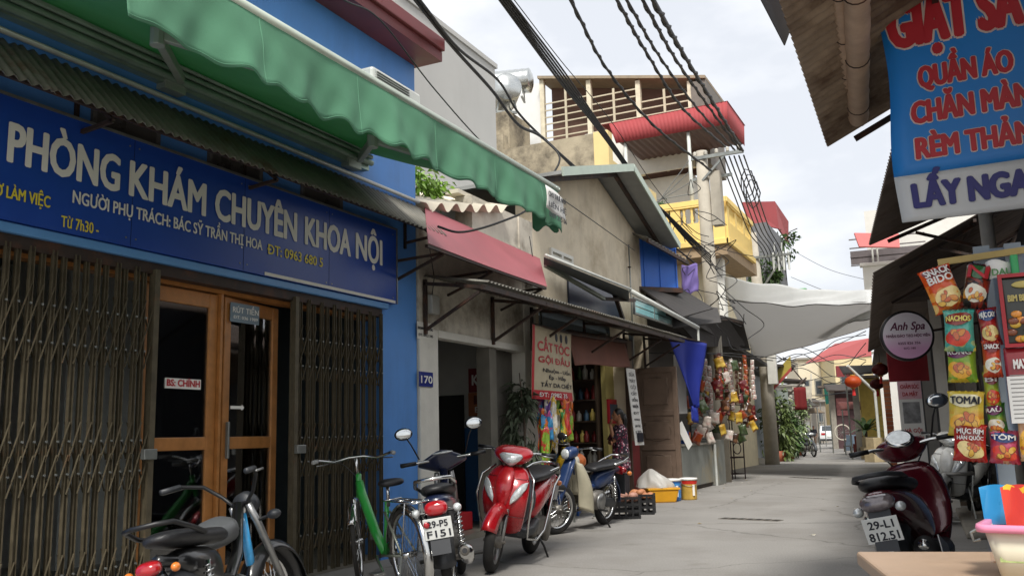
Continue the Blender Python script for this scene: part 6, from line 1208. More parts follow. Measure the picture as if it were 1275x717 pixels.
sg = thing('slanting_signboard', 'yellow and red signboard tilted beyond the far pole', 'sign', at(962, 482, 34), YAW); M().prism([(0, 0), (.75, .75), (.75, 1.15), (0, .42)], -.04, .04).build('panel', pm('sign_ochre', '#a08f3c', .6, var=.2), sg); M().prism([(0, -.14), (.75, .61), (.75, .749), (0, -.001)], -.04, .04).build('red_stripe', pm('sign_red', '#9a3c34', .6), sg)
mb = thing('meter_cabinet', 'grey electric cabinet under the tilted signboard', 'cabinet', at(965, 504, 34), YAW); M().box(0, .5, -.1, .1, 0, .55).build('body', pm('cab_grey', '#7d8680', .5), mb, bevel=.02); M().box(.03, .47, -.115, -.101, .03, .52).build('door', pm('cab_grey2', '#8a928c', .5), mb)
rp = thing('red_cloth', 'dark red cloth hanging beside the grey cabinet', 'cloth', at(988, 482, 36), YAW); M().grid(lambda i, j: (.5*i, .05*math.sin(i*8), -.9*j), 8, 6).build('sheet', cloth_mat('maroon_cloth', '#7a1f1f', .2), rp, True, solid=.01)
for k, (x, D, h, w2, lab) in enumerate(((968, 33.2, 2.4, .5, 'tall leafy pot bush right beside the far pole'), (979, 35.5, 1.9, .55, 'bushy green plant behind the first pot bush'), (990, 40, 2.5, .6, 'pale green shrub by the man at the motorbike'))):
    b_ = at(x, 540, D); t = thing('pot_bush', lab, 'shrub', (b_.x, b_.y, 0)); M().lathe([(0, 0), (.22, 0), (.28, .38), (.25, .38), (0, .33)], 16).build('pot', pm('terracotta', '#9a5238', .7), t, True)
    leaves(1400, (w2, w2, h*.42), .26, 40+k, droop=.3, long=3).xf(Matrix.Translation((0, 0, h*.55))).build('foliage', (pm('leaf_mid', '#5c6c38', .5, var=.45, scale=5), leaf_a, pm('leaf_pale', '#7a8a5c', .5, var=.35, scale=5))[k], t); M().tube([(0, 0, .3), (.05, 0, h*.6), (0, 0, h*.9)], [.04, .03, .01], 6).build('stem', bark, t)
# clutter at the foot of the far right shops
for k in range(6):
    p_ = gp(1056+k*9, 562+k*2.2); t = thing('low_bench', ('first', 'second', 'third', 'fourth', 'fifth', 'sixth')[k]+' low wooden stool from the far shack along the right kerb', 'stool', p_, R(20*k), 'low stools on the right kerb'); M().box(-.2, .2, -.15, .15, .26, .30).build('seat', pm('stool_wood', '#5c5046', .8, var=.2), t)
    for sx in (-.16, .16):
        for sy in (-.11, .11): M().box(sx-.02, sx+.02, sy-.02, sy+.02, 0, .258).build('leg', MATS['stool_wood'], t)

# dark eaves and clutter over the far left side
for k, (x0, y0, x1, y1, D, lab) in enumerate(((948, 452, 990, 462, 33, 'dark eave sheet jutting out just past the far pole'), (962, 470, 1004, 478, 40, 'second dark eave sheet over the pot bushes'), (976, 486, 1010, 492, 48, 'low brown eave sheet behind the red cloth'), (985, 500, 1016, 503, 58, 'far brown eave sheet near the grey gate wall'))):
    slab('eave_sheet', lab, [at(x0, y0, D-2), at(x1, y0+3, D+3), at(x1-4, y1, D+5), at(x0-6, y1-2, D)], (dk_roof, rusty2, rusty, rusty2)[k], .03)
for k, (x0, y0, x1, y1, D, lab) in enumerate(((968, 505, 1004, 470, 39, 'thin slanting pole over the pot bushes'), (988, 460, 1003, 478, 45, 'black slanting pipe near the far eaves'), (1002, 548, 1000, 470, 60, 'thin grey pole by the grey gate wall'), (1009, 545, 1010, 465, 66, 'slim concrete pole near the white car'))):
    a_, b_ = at(x0, y0, D), at(x1, y1, D); t = tag(M().cyl((0, 0, 0), b_-a_, .06 if k > 1 else .035, n=8).build('far_pole', pole_m if k > 1 else dark_steel, None, True), lab, 'pole'); t.location = a_

# shop clutter along both sides of the far lane
cl_r = random.Random(21)
spec = [(1046, 478, 44, 1.6, .9, '#4a4440', 'dark grey shop awning above the leaning wheel'), (1060, 500, 40, 1.2, .7, '#6a3a34', 'rust red shop awning beside the palm'), (1070, 455, 34, 1.5, .8, '#3c3a38', 'black tarpaulin awning right of the orange lantern'), (990, 498, 46, 1.6, .8, '#4c4a44', 'dark awning behind the pale shrub'), (1003, 508, 62, 1.8, .9, '#7a6a54', 'tan awning above the walking child'), (1000, 496, 74, 2, 1, '#55504a', 'small dark awning far down the lane')]
for k, (x, y, D, w2, dp, c, lab) in enumerate(spec):
    p_ = at(x, y, D); t = thing('shop_awning', lab, 'awning', p_, YAW-R(10)+(.0 if x > 1030 else .4)); M().grid(lambda i, j: ((i-.5)*w2, -dp*j, -.35*j+.03*math.sin(i*11)*j), 10, 5).build('fabric', cloth_mat('aw'+c, c, .2), t, True, solid=.02); M().obox((-w2/2, -dp, -.36), (w2/2, -dp, -.36), .04, .04).build('bar', dark_steel, t)
    for s_ in (-1, 1): M().cyl((s_*w2*.45, -dp, -.36), (s_*w2*.45, -dp, -p_.z), .03, n=6).build('post', grey_metal, t)
for k in range(8):
    x, y, D = [(1058, 553, 55), (1062, 556, 47), (1074, 560, 40), (1086, 566, 33), (996, 560, 50), (1005, 556, 58), (1000, 552, 64), (1092, 570, 30)][k]
    p_ = at(x, y, D); t = thing('goods_box', ORD[k]+' stacked goods carton along the far lane, counted from the shack', 'carton', (p_.x, p_.y, 0), cl_r.uniform(0, 1.5), 'cartons along the far lane'); c = ('#8a6f4c', '#5c6a78', '#7a3c34', '#a89878')[k % 4]
    M().box(-.3, .3, -.25, .25, 0, .45).build('carton', pm('ctn'+c, c, .8, var=.2), t, bevel=.01); M().box(-.24, .24, -.2, .2, .452, .8).build('carton', pm('ctn'+c, c, .8), t, bevel=.01)
for k, (x, y, D, c, tx, lab) in enumerate(((1052, 462, 46, '#7a2c30', 'PHỞ', 'small dark red hanging shop sign above the far shack'), (998, 488, 44, '#b8b2a2', 'SỬA XE', 'pale shop sign over the pale shrub'))):
    t = thing('shop_sign', lab, 'sign', at(x, y, D), YAW); M().box(-.45, .45, -.04, .04, -.28, .28).build('panel', pm('sgn'+c, c, .6, var=.2), t)

rw = thing('dark_shop_row', 'dim brown shop fronts behind the spa poster on the right side', 'building', (-.2, 14.4, 0), math.atan2(14.6, -1.3)); M().box(0, 14.6, -3.5, 0, 0, 2.9).build('wall', pm('dim_brown_wall', '#6a5c4e', .85, var=.25, scale=2, streak=.5), rw); M().box(-.1, 14.7, -3.5, .7, 2.9, 2.98).build('canopy', rusty2, rw)
for j in range(4): M().box(.6+j*3.5, 3.2+j*3.5, .003, .05, .05, 2.3).build('shutter', pm('dim_shutter', '#4c4f52', .6, var=.2), rw)
# ------------------------------------------------------------ two-wheelers (local x forward, y left, rear axle over the origin)
V = Vector
lens_clear = pm('clear_lens', '#cfd3d2', .12, .3, var=.25, scale=30, coat=1); lens_red = pm('red_lens', '#a01820', .15, var=.15, scale=20, coat=1); lens_amber = pm('amber_lens', '#d0742a', .2, var=.1, coat=.8)
seat_m = pm('black_vinyl', '#1d1d1f', .5, var=.15, scale=9, bump=.1, bscale=60); plate_m = pm('number_plate_white', '#d6d7d2', .45, var=.08, scale=10); engine_m = pm('engine_alloy', '#77736c', .5, .6, var=.3, scale=12, col2='#3a342c', thr=(.5, .7)); dk = pm('dark_grey_plastic', '#2b2d30', .5, var=.15); mirror_m = pm('mirror_glass', '#c8ccce', .05, 1, var=.02)
def sub(name, parent):
    o = bpy.data.objects.new(name, None); COL.objects.link(o); o.parent = parent; return o
def wheel(t, name, x, y, r, wd, kind='spoke', steer=0, nsp=18, whitewall=None):
    w_ = M(); n = 36; pr_ = [(r-.07*wd/.08, -wd*.42), (r-.03, -wd*.5), (r-.012, -wd*.36), (r, -wd*.12), (r, wd*.12), (r-.012, wd*.36), (r-.03, wd*.5), (r-.07*wd/.08, wd*.42)]
    w_.lathe(pr_, n, axis='y'); o = w_.build(name, rubber, t, True); o.location = (x, y, r); o.rotation_euler = (0, 0, steer)
    rr = r-.07*wd/.08; rm_ = M(); rm_.lathe([(rr+.004, -wd*.40), (rr-.022, -wd*.34), (rr-.022, wd*.34), (rr+.004, wd*.40)], n, axis='y').build('rim', chrome if kind == 'spoke' else alloy, o, True)
    hb_ = M(); hb_.cyl((0, -wd*.75, 0), (0, wd*.75, 0), .055 if r < .3 else .03, n=16); hb_.cyl((0, -wd*1.1, 0), (0, wd*1.1, 0), .015, n=8); hb_.build('hub', engine_m, o, True)
    s_ = M()
    if kind == 'spoke':
        for k in range(nsp*2):
            a_ = 2*math.pi*k/(nsp*2); b_ = a_+(.35 if k % 2 else -.35); sy = wd*.55*(1 if k % 4 < 2 else -1); s_.cyl((.05*math.cos(b_), sy, .05*math.sin(b_)), ((rr-.018)*math.cos(a_), 0, (rr-.018)*math.sin(a_)), .0022 if r > .3 else .003, n=4)
        tag(s_.build('spokes', chrome, o), kind='stuff')
    else:
        for k in range(5):
            a_ = 2*math.pi*k/5
            for da in (-.16, .16): s_.obox((.03*math.cos(a_), 0, .03*math.sin(a_)), ((rr-.01)*math.cos(a_+da), 0, (rr-.01)*math.sin(a_+da)), .022, .022, (0, 1, 0))
        s_.build('spokes', alloy, o)
    return o
def fender(t, name, x, z, r, wd, a0, a1, m_, n=16, flat=.6, parent_rot=0):
    def f(i, j):
        a_ = R(a0+(a1-a0)*i); q = (j-.5)*2; rr = r-abs(q)**2.2*wd*flat; return (x+rr*math.cos(a_), q*wd/2, z+rr*math.sin(a_))
    return M().grid(f, n, 8).build(name, m_, t, True, solid=.004)
def ring_xy(x, z, a, b, n=20, e=2.5, y=0): return [(x+b*math.copysign(abs(math.cos(k*2*math.pi/n))**(2/e), math.cos(k*2*math.pi/n)), y+a*math.copysign(abs(math.sin(k*2*math.pi/n))**(2/e), math.sin(k*2*math.pi/n)), z) for k in range(n)]
def loftx(t, name, secs, m_, e=2.6, sub_=1, n=16):
    """secs: (x, z, half width, half height)"""
    return M().loft([sell(x, 0, z, a, b, n, e) for x, z, a, b in secs]).build(name, m_, t, True, sub=sub_)
def mirror(t, base, tip, r=(.075, .05), axis_rot=0):
    o = M().tube([base, V(base).lerp(V(tip), .5)+V((.02, 0, .02)), tip], .006, 6).build('mirror', black_plastic, t, True)
    M().ell((tip[0]+.008, tip[1], tip[2]), (.022, r[0], r[1]), 18, 10).build('housing', black_plastic, o, True); M().ell((tip[0]-.012, tip[1], tip[2]), (.006, r[0]*.88, r[1]*.88), 18, 8).build('glass', mirror_m, o, True); return o
def plate(t, x, z, tilt, l1, l2, w2=.19, h2_=.14):
    p = M().box(-w2/2, w2/2, -.003, .003, -h2_/2, h2_/2).build('number_plate', plate_m, t, bevel=.002); p.location = (x, 0, z); p.rotation_euler = (R(tilt), 0, R(-90))
    lettering(l1, -w2*.36, w2*.36, h2_*.08, h2_*.32, -.0036, dark_ink, p, .035); lettering(l2, -w2*.42, w2*.42, -h2_*.40, h2_*.34, -.0036, dark_ink, p, .035); return p
def grip_bar(t, x, z, w2, m_grip, rise=.0, back=.1, lever=True, cowl=False):
    hb_ = M().tube([(x-back, -w2, z+rise), (x-back*.7, -w2*.55, z+rise), (x, -.06, z), (x, .06, z), (x-back*.7, w2*.55, z+rise), (x-back, w2, z+rise)], .011, 8).build('handlebar', chrome, t, True)
    for s_ in (-1, 1):
        M().tube([(x-back*.82, s_*w2*.66, z+rise), (x-back*1.03, s_*w2*1.03, z+rise)], [.017, .018], 10).build('grip', m_grip, hb_, True)
        if lever: M().tube([(x-back*.55, s_*w2*.58, z+rise-.005), (x-back*.62+.05, s_*w2*.75, z+rise-.01), (x-back*.8+.045, s_*w2*1.0, z+rise-.015)], .006, 6).build('lever', alloy, hb_, True)
    return hb_
def place(t, p, A, lean): t.location = (p[0], p[1], 0); t.rotation_euler = (R(lean), 0, R(A))
# ------------------------------------------------------------ scooter
def scooter(lab, p, A, lean, body, inner, plate_txt, steer=0, rails=False, mirrors=(), dash=False, headlamp=True, front_grip=True):
    t = thing('motor_scooter', lab, 'scooter', (0, 0, 0), 0, 'parked two-wheelers'); place(t, p, A, lean)
    wheel(t, 'front_wheel', 1.26, 0, .26, .085, 'alloy', steer); wheel(t, 'rear_wheel', 0, 0, .26, .095, 'alloy')
    fk = M()
    for s_ in (-1, 1): fk.tube([(1.26, s_*.06, .26), (1.17, s_*.055, .52)], .018, 8)
    fk.build('fork', alloy, t, True); fender(t, 'front_fender', 1.255, .27, .305, .14, 20, 150, body)
    # leg shield: hull sections stacked upwards
    M().loft([ring_xy(x, z, a, b, 24, e) for x, z, a, b, e in ((.93, .27, .10, .05, 2.3), (.99, .34, .15, .06, 2.4), (1.07, .46, .185, .075, 2.5), (1.115, .58, .205, .085, 2.4), (1.105, .68, .21, .085, 2.3), (1.06, .78, .19, .08, 2.2), (1.01, .85, .15, .07, 2.1), (.985, .88, .09, .05, 2))]).build('leg_shield', body, t, True, sub=1)
    M().loft([ring_xy(x, z, a, b, 20, 3) for x, z, a, b in ((.93, .36, .17, .03), (1.0, .5, .21, .035), (1.02, .66, .22, .04), (.975, .8, .19, .04), (.95, .85, .14, .03))]).build('inner_panel', inner, t, True, sub=1)
    nose = M(); nose.loft([ring_xy(x, z, a, b, 16, 2.2) for x, z, a, b in ((1.165, .52, .02, .02), (1.19, .6, .06, .03), (1.19, .72, .09, .03), (1.13, .83, .07, .03), (1.08, .88, .03, .02))]).build('nose_panel', body, t, True, sub=1)
    for s_ in (-1, 1):
        def lens(i, j):      # swept lamp lying on the apron surface
            y_ = .075+.115*i; zc_ = .585+.15*i**.8; hw_ = .012+.042*math.sin(math.pi*min(1, i*.8+.1)); z_ = zc_+hw_*(j*2-1)
            for (xa, za, aa, ba), (xb, zb_, ab, bb) in (((1.07, .46, .185, .075), (1.115, .58, .205, .085)), ((1.115, .58, .205, .085), (1.105, .68, .21, .085)), ((1.105, .68, .21, .085), (1.06, .78, .19, .08)), ((1.06, .78, .19, .08), (1.01, .85, .15, .07))):
                if za <= z_ <= zb_: f = (z_-za)/(zb_-za); cx_, a_, b_ = xa+(xb-xa)*f, aa+(ab-aa)*f, ba+(bb-ba)*f; break
            return (cx_+b_*max(0, 1-(min(.999, y_/a_))**2.4)**(1/2.4)+.006+.008*math.sin(math.pi*j)*math.sin(math.pi*i), s_*y_, z_)
        M().grid(lens, 14, 6).build('turn_lamp', lens_clear, t, True, solid=.006)
    # head cowl, headlamp, bars
    hd = sub('head', t); hd.location = (1.0, 0, 0); hd.rotation_euler = (0, 0, steer)
    M().loft([ring_xy(x-1.0, z, a, b, 22, 2.3) for x, z, a, b in ((1.0, .88, .07, .07), (1.01, .92, .14, .11), (1.0, .97, .185, .12), (.965, 1.02, .165, .10), (.94, 1.05, .10, .06))]).build('head_cowl', body, hd, True, sub=1)
    if headlamp:
        M().loft([[(x-1.0, y, z) for x, y, z in ((xx, -ww, zz), (xx+.02, -ww*.5, zz+.002), (xx+.027, 0, zz), (xx+.02, ww*.5, zz+.002), (xx, ww, zz), (xx-.05, ww*.8, zz), (xx-.05, -ww*.8, zz))] for xx, ww, zz in ((1.085, .02, .875), (1.118, .05, .90), (1.125, .085, .935), (1.112, .105, .965), (1.085, .085, .985))]).build('headlamp', lens_clear, hd, True)
    grip_bar(hd, -.06, .985, .34, black_plastic, .01, .09)
    if dash:
        M().lathe([(0, .0), (.085, .0), (.095, .01), (.085, .025), (.0, .02)], 24).xf(Matrix.Translation((-.10, .0, 1.03)) @ Matrix.Rotation(R(-38), 4, 'Y')).build('instrument_rim', chrome, hd, True); M().lathe([(0, .027), (.078, .024)], 24).xf(Matrix.Translation((-.10, 0, 1.03)) @ Matrix.Rotation(R(-38), 4, 'Y')).build('dial', lens_clear, hd, True)
    for s_ in mirrors: mirror(hd, (-.08, s_*.2, 1.0), (-.14, s_*.30, 1.24))
    # floor, body, seat, tail
    M().loft([sell(x, 0, z, a, b, 16, 4) for x, z, a, b in ((1.0, .33, .13, .04), (.85, .30, .17, .05), (.6, .30, .17, .05), (.42, .34, .16, .06))]).build('floorboard', dk, t, True)
    loftx(t, 'side_body', ((.52, .46, .13, .10), (.42, .52, .165, .16), (.2, .60, .165, .14), (-.1, .66, .15, .11), (-.34, .70, .10, .07), (-.44, .72, .05, .04)), body)
    loftx(t, 'seat', ((.56, .72, .09, .03), (.46, .755, .13, .05), (.25, .755, .14, .045), (.05, .78, .15, .05), (-.2, .80, .13, .045), (-.34, .80, .07, .03)), seat_m)
    loftx(t, 'front_box_panel', ((.50, .55, .14, .14), (.545, .56, .13, .15), (.56, .54, .10, .14)), inner)
    M().loft([sell(x, 0, z, a, b, 16, 2.4) for x, z, a, b in ((-.36, .71, .105, .055), (-.43, .70, .10, .05), (-.465, .69, .07, .03))]).build('tail_lamp', pm('smoked_lens', '#6f6668', .15, .2, var=.3, scale=30, coat=1) if dash else lens_red, t, True, sub=1)
    for s_ in (-1, 1): M().ell((-.40, s_*.115, .665), (.045, .03, .028), 12, 8).build('rear_turn_lamp', lens_amber if dash is False else lens_clear, t, True)
    M().tube([(.05, -.12, .80), (-.2, -.135, .83), (-.38, -.09, .85), (-.43, 0, .855), (-.38, .09, .85), (-.2, .135, .83), (.05, .12, .80)], .014, 8).build('grab_rail', dk if dash else chrome, t, True)
    fender(t, 'rear_fender', .0, .27, .33, .15, 95, 190, dk)
    M().obox((-.42, 0, .66), (-.47, 0, .42), .12, .02, (1, 0, 0)).build('plate_bracket', dk, t); plate(t, -.475, .56, 14, *plate_txt)
    M().ell((-.475, 0, .42), (.02, .05, .025), 12, 6).build('reflector', lens_clear if dash else lens_red, t, True)
    en = M(); en.box(.0, .42, .03, .14, .2, .38); en.box(.1, .5, -.08, .1, .24, .42); en.build('engine', engine_m, t, bevel=.04); M().lathe([(0, .0), (.11, 0), (.12, .02), (.12, .05), (0, .06)], 20, (.0, .1, .26), 'y').build('gear_case', engine_m, t, True)
    ex = M().tube([(.38, -.13, .24), (.25, -.15, .25), (.12, -.155, .29), (-.12, -.16, .36), (-.32, -.165, .43)], [.022, .03, .06, .068, .06], 16).build('exhaust', pm('exhaust_dark', '#2a2a2b', .45, .4), t, True); M().obox((.1, -.222, .33), (-.24, -.235, .42), .012, .11).build('heat_guard', alloy, ex, bevel=.004); M().cyl((-.30, -.165, .43), (-.34, -.165, .442), .03, n=12).build('tip', chrome, ex, True)
    M().tube([(.34, .10, .28), (.30, .20, .14), (.27, .26, .01)], .011, 6).build('side_stand', black_plastic, t, True); M().cyl((.0, .13, .3), (-.08, .13, .62), .025, n=8).build('shock', chrome, t, True)
    for s_ in (-1, 1): M().tube([(.93, s_*.22, .99), (.99, s_*.20, 1.0), (1.02, s_*.13, .93), (1.0, s_*.08, .86)], .005, 6).build('brake_cable', black_plastic, t, True)
    for zz, aa, xx in ((.46, .185, 1.07), (.78, .19, 1.06)): M().tube([(xx+.078*max(0, 1-abs(q_)**2.4)**(1/2.4), aa*q_*1.004, zz) for q_ in [k/10 for k in range(-10, 11)]], .0022, 5).build('panel_seam', black_plastic, t, True)
    if rails:
        for s_ in (-1, 1):
            M().tube([(1.02, s_*.14, .87), (1.09, s_*.235, .78), (1.13, s_*.25, .62), (1.06, s_*.22, .42), (.93, s_*.19, .27), (.7, s_*.22, .24), (.45, s_*.22, .3), (.3, s_*.21, .46), (.15, s_*.2, .68), (-.05, s_*.19, .76), (-.3, s_*.13, .8)], .011, 8).build('guard_rail', chrome, t, True)
    return t
candy_red = pm('candy_red_paint', '#ad141e', .28, .1, var=.12, scale=9, coat=.8, col2='#8f2a28', thr=(.56, .74)); maroon = pm('maroon_paint', '#5a0f1e', .22, .2, var=.08, coat=1); grey_in = pm('scooter_grey', '#3f444a', .45, var=.1)
rf_ = gp(603, 712); scooter('red scooter facing the street with chrome guard rails', (rf_.x-.16, rf_.y+1.24), -80, -9, candy_red, grey_in, ('29-X3', '551.20'), steer=R(6), rails=True)
sp_ = at(1101, 640, 4.95); A_ = 85; rear = sp_+V((math.cos(R(A_)), math.sin(R(A_)), 0))*.47
scooter('maroon scooter seen from behind with number plate 29-L1 812.51', (rear.x+.09, rear.y), A_, -11, maroon, maroon, ('29-L1', '812.51'), steer=R(14), mirrors=(-1,), dash=True, headlamp=False)
pw_ = pm('white_scooter_paint', '#cfcfca', .25, var=.05, coat=1); q = gp(1172, 640); scooter('white scooter parked facing out behind the maroon one', (.06, 13.0), -106, -7, pw_, dk, ('29-K1', '204.17'), steer=R(12))
# ------------------------------------------------------------ underbone motorbikes
def underbone(lab, p, A, lean, body, shield, plate_txt, steer=0, front='cowl', mirrors=(), tail='body', rack=False, seat_col=None):
    t = thing('motorbike', lab, 'motorbike', (0, 0, 0), 0, 'parked two-wheelers'); place(t, p, A, lean); r = .285
    wheel(t, 'front_wheel', 1.22, 0, r, .07, 'spoke', steer); wheel(t, 'rear_wheel', 0, 0, r, .075)
    hd = sub('head', t); hd.location = (1.0, 0, 0); hd.rotation_euler = (0, 0, steer)
    fk = M()
    for s_ in (-1, 1): fk.tube([(.22, s_*.075, r), (.05, s_*.07, .72), (.0, s_*.06, .85)], [.02, .024, .02], 8)
    fk.build('fork', body if front == 'cub' else alloy, hd, True); f_ = fender(hd, 'front_fender', .22, r, r+.035, .13, -5, 165, body, flat=.5)
    if front == 'cub': M().loft([ring_xy(x-1.0, z, a, b, 14, 3) for x, z, a, b in ((1.2, .34, .09, .05), (1.13, .52, .085, .05), (1.05, .72, .075, .05), (1.0, .88, .06, .05))]).build('fork_cover', body, hd, True, sub=1)
    fr_ = M(); fr_.tube([(.97, 0, .86), (.8, 0, .58), (.62, 0, .47), (.35, 0, .5), (.15, 0, .58)], .035, 10); fr_.tube([(.35, 0, .5), (.1, 0, .64), (-.25, 0, .68)], .03, 8); fr_.build('frame', body, t, True)
    if shield:
        for s_ in (-1, 1):
            M().grid(lambda i, j: (.98-.15*i*i-.30*j+.10*j*j, s_*(.04+(.03+.10*math.sin(min(1, j*1.6)*math.pi*.5))*math.sin(i*math.pi*.5)), .84-.58*j-.05*i*(1-j)-.05*i*i*j), 10, 14).build('leg_shield', shield, t, True, solid=.008)
        M().grid(lambda i, j: (.985-.28*j+.10*j*j, (i-.5)*.13, .84-.42*j), 4, 8).build('shield_spine', body if front == 'cowl' else shield, t, True, solid=.006)
    en = M(); en.cyl((.36, -.11, .34), (.36, .11, .34), .12, n=18); en.cyl((.50, 0, .36), (.74, 0, .40), .075, n=14); en.build('engine', engine_m, t, True)
    for k in range(5): M().cyl((.56+k*.035, 0, .37+k*.006), (.572+k*.035, 0, .372+k*.006), .088, n=16).build('cooling_fin', alloy, t)
    M().cyl((.38, .105, .33), (.38, .135, .33), .10, n=20).build('engine_cover', alloy, t, True)
    M().loft([sell(x, .09, z, .018, h, 12, 3) for x, z, h in ((.3, .33, .06), (.15, .3, .055), (-.03, r, .06), (-.08, r, .03))]).build('chain_case', dk, t, True)
    sw = M()
    for s_ in (-1, 1): sw.obox((.32, s_*.09, .33), (.0, s_*.09, r), .025, .035)
    sw.build('swing_arm', dk, t)
    for s_ in (-1, 1):
        sh_ = M().cyl((-.02, s_*.115, r+.02), (.06, s_*.115, .62), .014, n=8).build('shock_absorber', chrome, t, True); pts = [V((-.02, s_*.115, r+.06)).lerp(V((.06, s_*.115, .60)), k/60)+V((.024*math.cos(k*.9), .024*math.sin(k*.9), 0)) for k in range(61)]
        M().tube(pts, .005, 5).build('spring', chrome, sh_, True)
    loftx(t, 'seat', ((.52, .70, .08, .03), (.42, .735, .115, .045), (.2, .735, .125, .04), (0, .76, .125, .045), (-.18, .775, .10, .04), (-.26, .775, .05, .02)), seat_col or seat_m)
    if tail == 'body': loftx(t, 'side_cover', ((.45, .56, .09, .09), (.3, .60, .12, .11), (.05, .65, .125, .08), (-.2, .69, .10, .06), (-.33, .70, .06, .035)), body)
    else: loftx(t, 'side_cover', ((.42, .55, .08, .10), (.25, .58, .10, .12), (.05, .62, .09, .09), (-.1, .66, .06, .05)), body)
    fender(t, 'rear_fender', 0, r, r+.05, .15, 60, 185, dk if front != 'cub' else body)
    tk = .72 if front == 'naked' else 1.0
    tl = M().loft([sell(x, 0, z, a, b, 14, 2.6) for x, z, a, b in ((-.30, .66, .085*tk, .055*tk), (-.37, .655, .085*tk, .055*tk), (-.40, .65, .06*tk, .035*tk))]).build('tail_lamp', lens_red, t, True, sub=1)
    for s_ in (-1, 1): M().tube([(-.30, s_*.06, .63), (-.31, s_*.12, .63)], .01, 6).build('lamp_stalk', black_plastic, tl); M().ell((-.32, s_*.14*(.8 if front == 'naked' else 1), .64), (.04*tk, .03*tk, .03*tk), 12, 8).build('turn_lamp', lens_amber if front != 'cowl' else lens_clear, tl, True)
    M().obox((-.34, 0, .62), (-.40, 0, .36), .13, .015, (1, 0, 0)).build('mud_flap', dk, t)
    if plate_txt: plate(t, -.405, .53, 12, *plate_txt)
    gb_ = M().tube([(.08, -.12, .76), (-.12, -.14, .80), (-.28, -.12, .845), (-.34, -.06, .85), (-.34, .06, .85), (-.28, .12, .845), (-.12, .14, .80), (.08, .12, .76)], .013, 8).build('grab_rail', chrome if front != 'naked' else black_plastic, t, True)
    if rack:
        rk_ = M()
        for s_ in (-.1, -.033, .033, .1): rk_.tube([(-.05, s_, .77), (-.38, s_, .79)], .008, 6)
        for x in (-.1, -.24, -.38): rk_.tube([(x, -.11, .785), (x, .11, .785)], .008, 6)
        rk_.build('carrier', chrome, t, True)
    ex = M().tube([(.66, -.06, .30), (.6, -.1, .2), (.35, -.13, .2), (.1, -.14, .24), (.0, -.145, .27), (-.3, -.15, .34), (-.36, -.15, .355)], [.017, .017, .018, .025, .05, .055, .04], 14).build('exhaust', chrome, t, True); M().cyl((-.355, -.15, .352), (-.375, -.15, .357), .033, n=14).build('tip', engine_m, ex, True); M().cyl((-.37, -.15, .356), (-.379, -.15, .3575), .018, n=12).build('outlet', black_plastic, ex)
    M().tube([(.4, .10, .24), (.36, .2, .12), (.33, .27, .01)], .011, 6).build('side_stand', black_plastic, t, True)
    for s_ in (-1, 1): M().cyl((.42, s_*.12, .24), (.42, s_*.24, .24), .014, n=8).build('foot_peg', rubber, t)
    if front == 'cowl':
        M().loft([[(x+bx*math.cos(k*2*math.pi/22), a*math.copysign(abs(math.sin(k*2*math.pi/22))**.8, math.sin(k*2*math.pi/22)), z-.05*abs(math.sin(k*2*math.pi/22))*dr) for k in range(22)] for x, z, a, bx, dr in ((.0, .85, .05, .05, 0), (.01, .90, .12, .09, .3), (.0, .945, .22, .085, .6), (-.03, .985, .2, .075, .7), (-.06, 1.02, .10, .05, .5), (-.07, 1.03, .04, .03, 0))]).build('head_cowl', body, hd, True, sub=1)
        M().ell((.075, 0, .94), (.03, .11, .05), 16, 10).build('headlamp', lens_clear, hd, True); M().ell((-.09, 0, 1.005), (.05, .09, .012), 16, 8).build('dial', lens_clear, hd, True); grip_bar(hd, -.05, .955, .34, black_plastic, .0, .08)
    elif front == 'cub':
        loftx(hd, 'head_cowl', ((.10, .90, .06, .05), (.07, .91, .085, .075), (-.02, .93, .085, .075), (-.10, .94, .05, .04)), body); M().ell((.10, 0, .905), (.025, .065, .06), 16, 10).build('headlamp', lens_clear, hd, True); grip_bar(hd, -.03, .97, .31, black_plastic, .03, .14)
    else:
        M().tube([(-.0, 0, .45), (-.0, 0, .80)], .028, 10).build('steering_tube', pm('sky_blue_paint', '#3f9ad0', .35, var=.2, scale=30, coat=.5), hd, True); M().ell((0, 0, .82), (.03, .03, .03), 12, 8).build('cap', white_card, hd, True)
        hb_ = M().tube([(-.27, -.29, 1.03), (-.18, -.265, 1.04), (-.06, -.19, 1.01), (-.0, -.11, .92), (.0, -.05, .86), (.0, .05, .86), (-.0, .11, .92), (-.06, .19, 1.01), (-.18, .265, 1.04), (-.27, .29, 1.03)], .012, 8).build('handlebar', black_plastic, hd, True)
        for s_ in (-1, 1): M().tube([(-.18, s_*.265, 1.04), (-.31, s_*.30, 1.03)], .018, 10).build('grip', dk, hb_, True); M().tube([(-.12, s_*.23, 1.03), (-.13, s_*.29, 1.03), (-.26, s_*.33, 1.02)], .007, 6).build('lever', alloy, hb_, True); M().tube([(.04, s_*.05, .74), (.05, s_*.16, .75)], .012, 6).build('lamp_stalk', black_plastic, hd); M().ell((.05, s_*.19, .755), (.04, .045, .03), 12, 8).build('turn_lamp', dk, hd, True)
        M().lathe([(0, 0), (.07, .0), (.08, .05), (.06, .1), (0, .11)], 20, (.02, 0, .85), 'x').build('headlamp', dk, hd, True)
        M().loft([sell(x, 0, z, a, b, 14, 2.4) for x, z, a, b in ((-.12, .72, .08, .06), (-.25, .74, .13, .1), (-.40, .71, .12, .08), (-.48, .68, .08, .04))]).build('fuel_tank', pm('grey_tank', '#57595a', .4, .2, var=.1), hd, True, sub=1)
    for s_, hgt in mirrors: mirror(hd, (-.07, s_*.19, .98), (-.11, s_*.29, hgt))
    return t
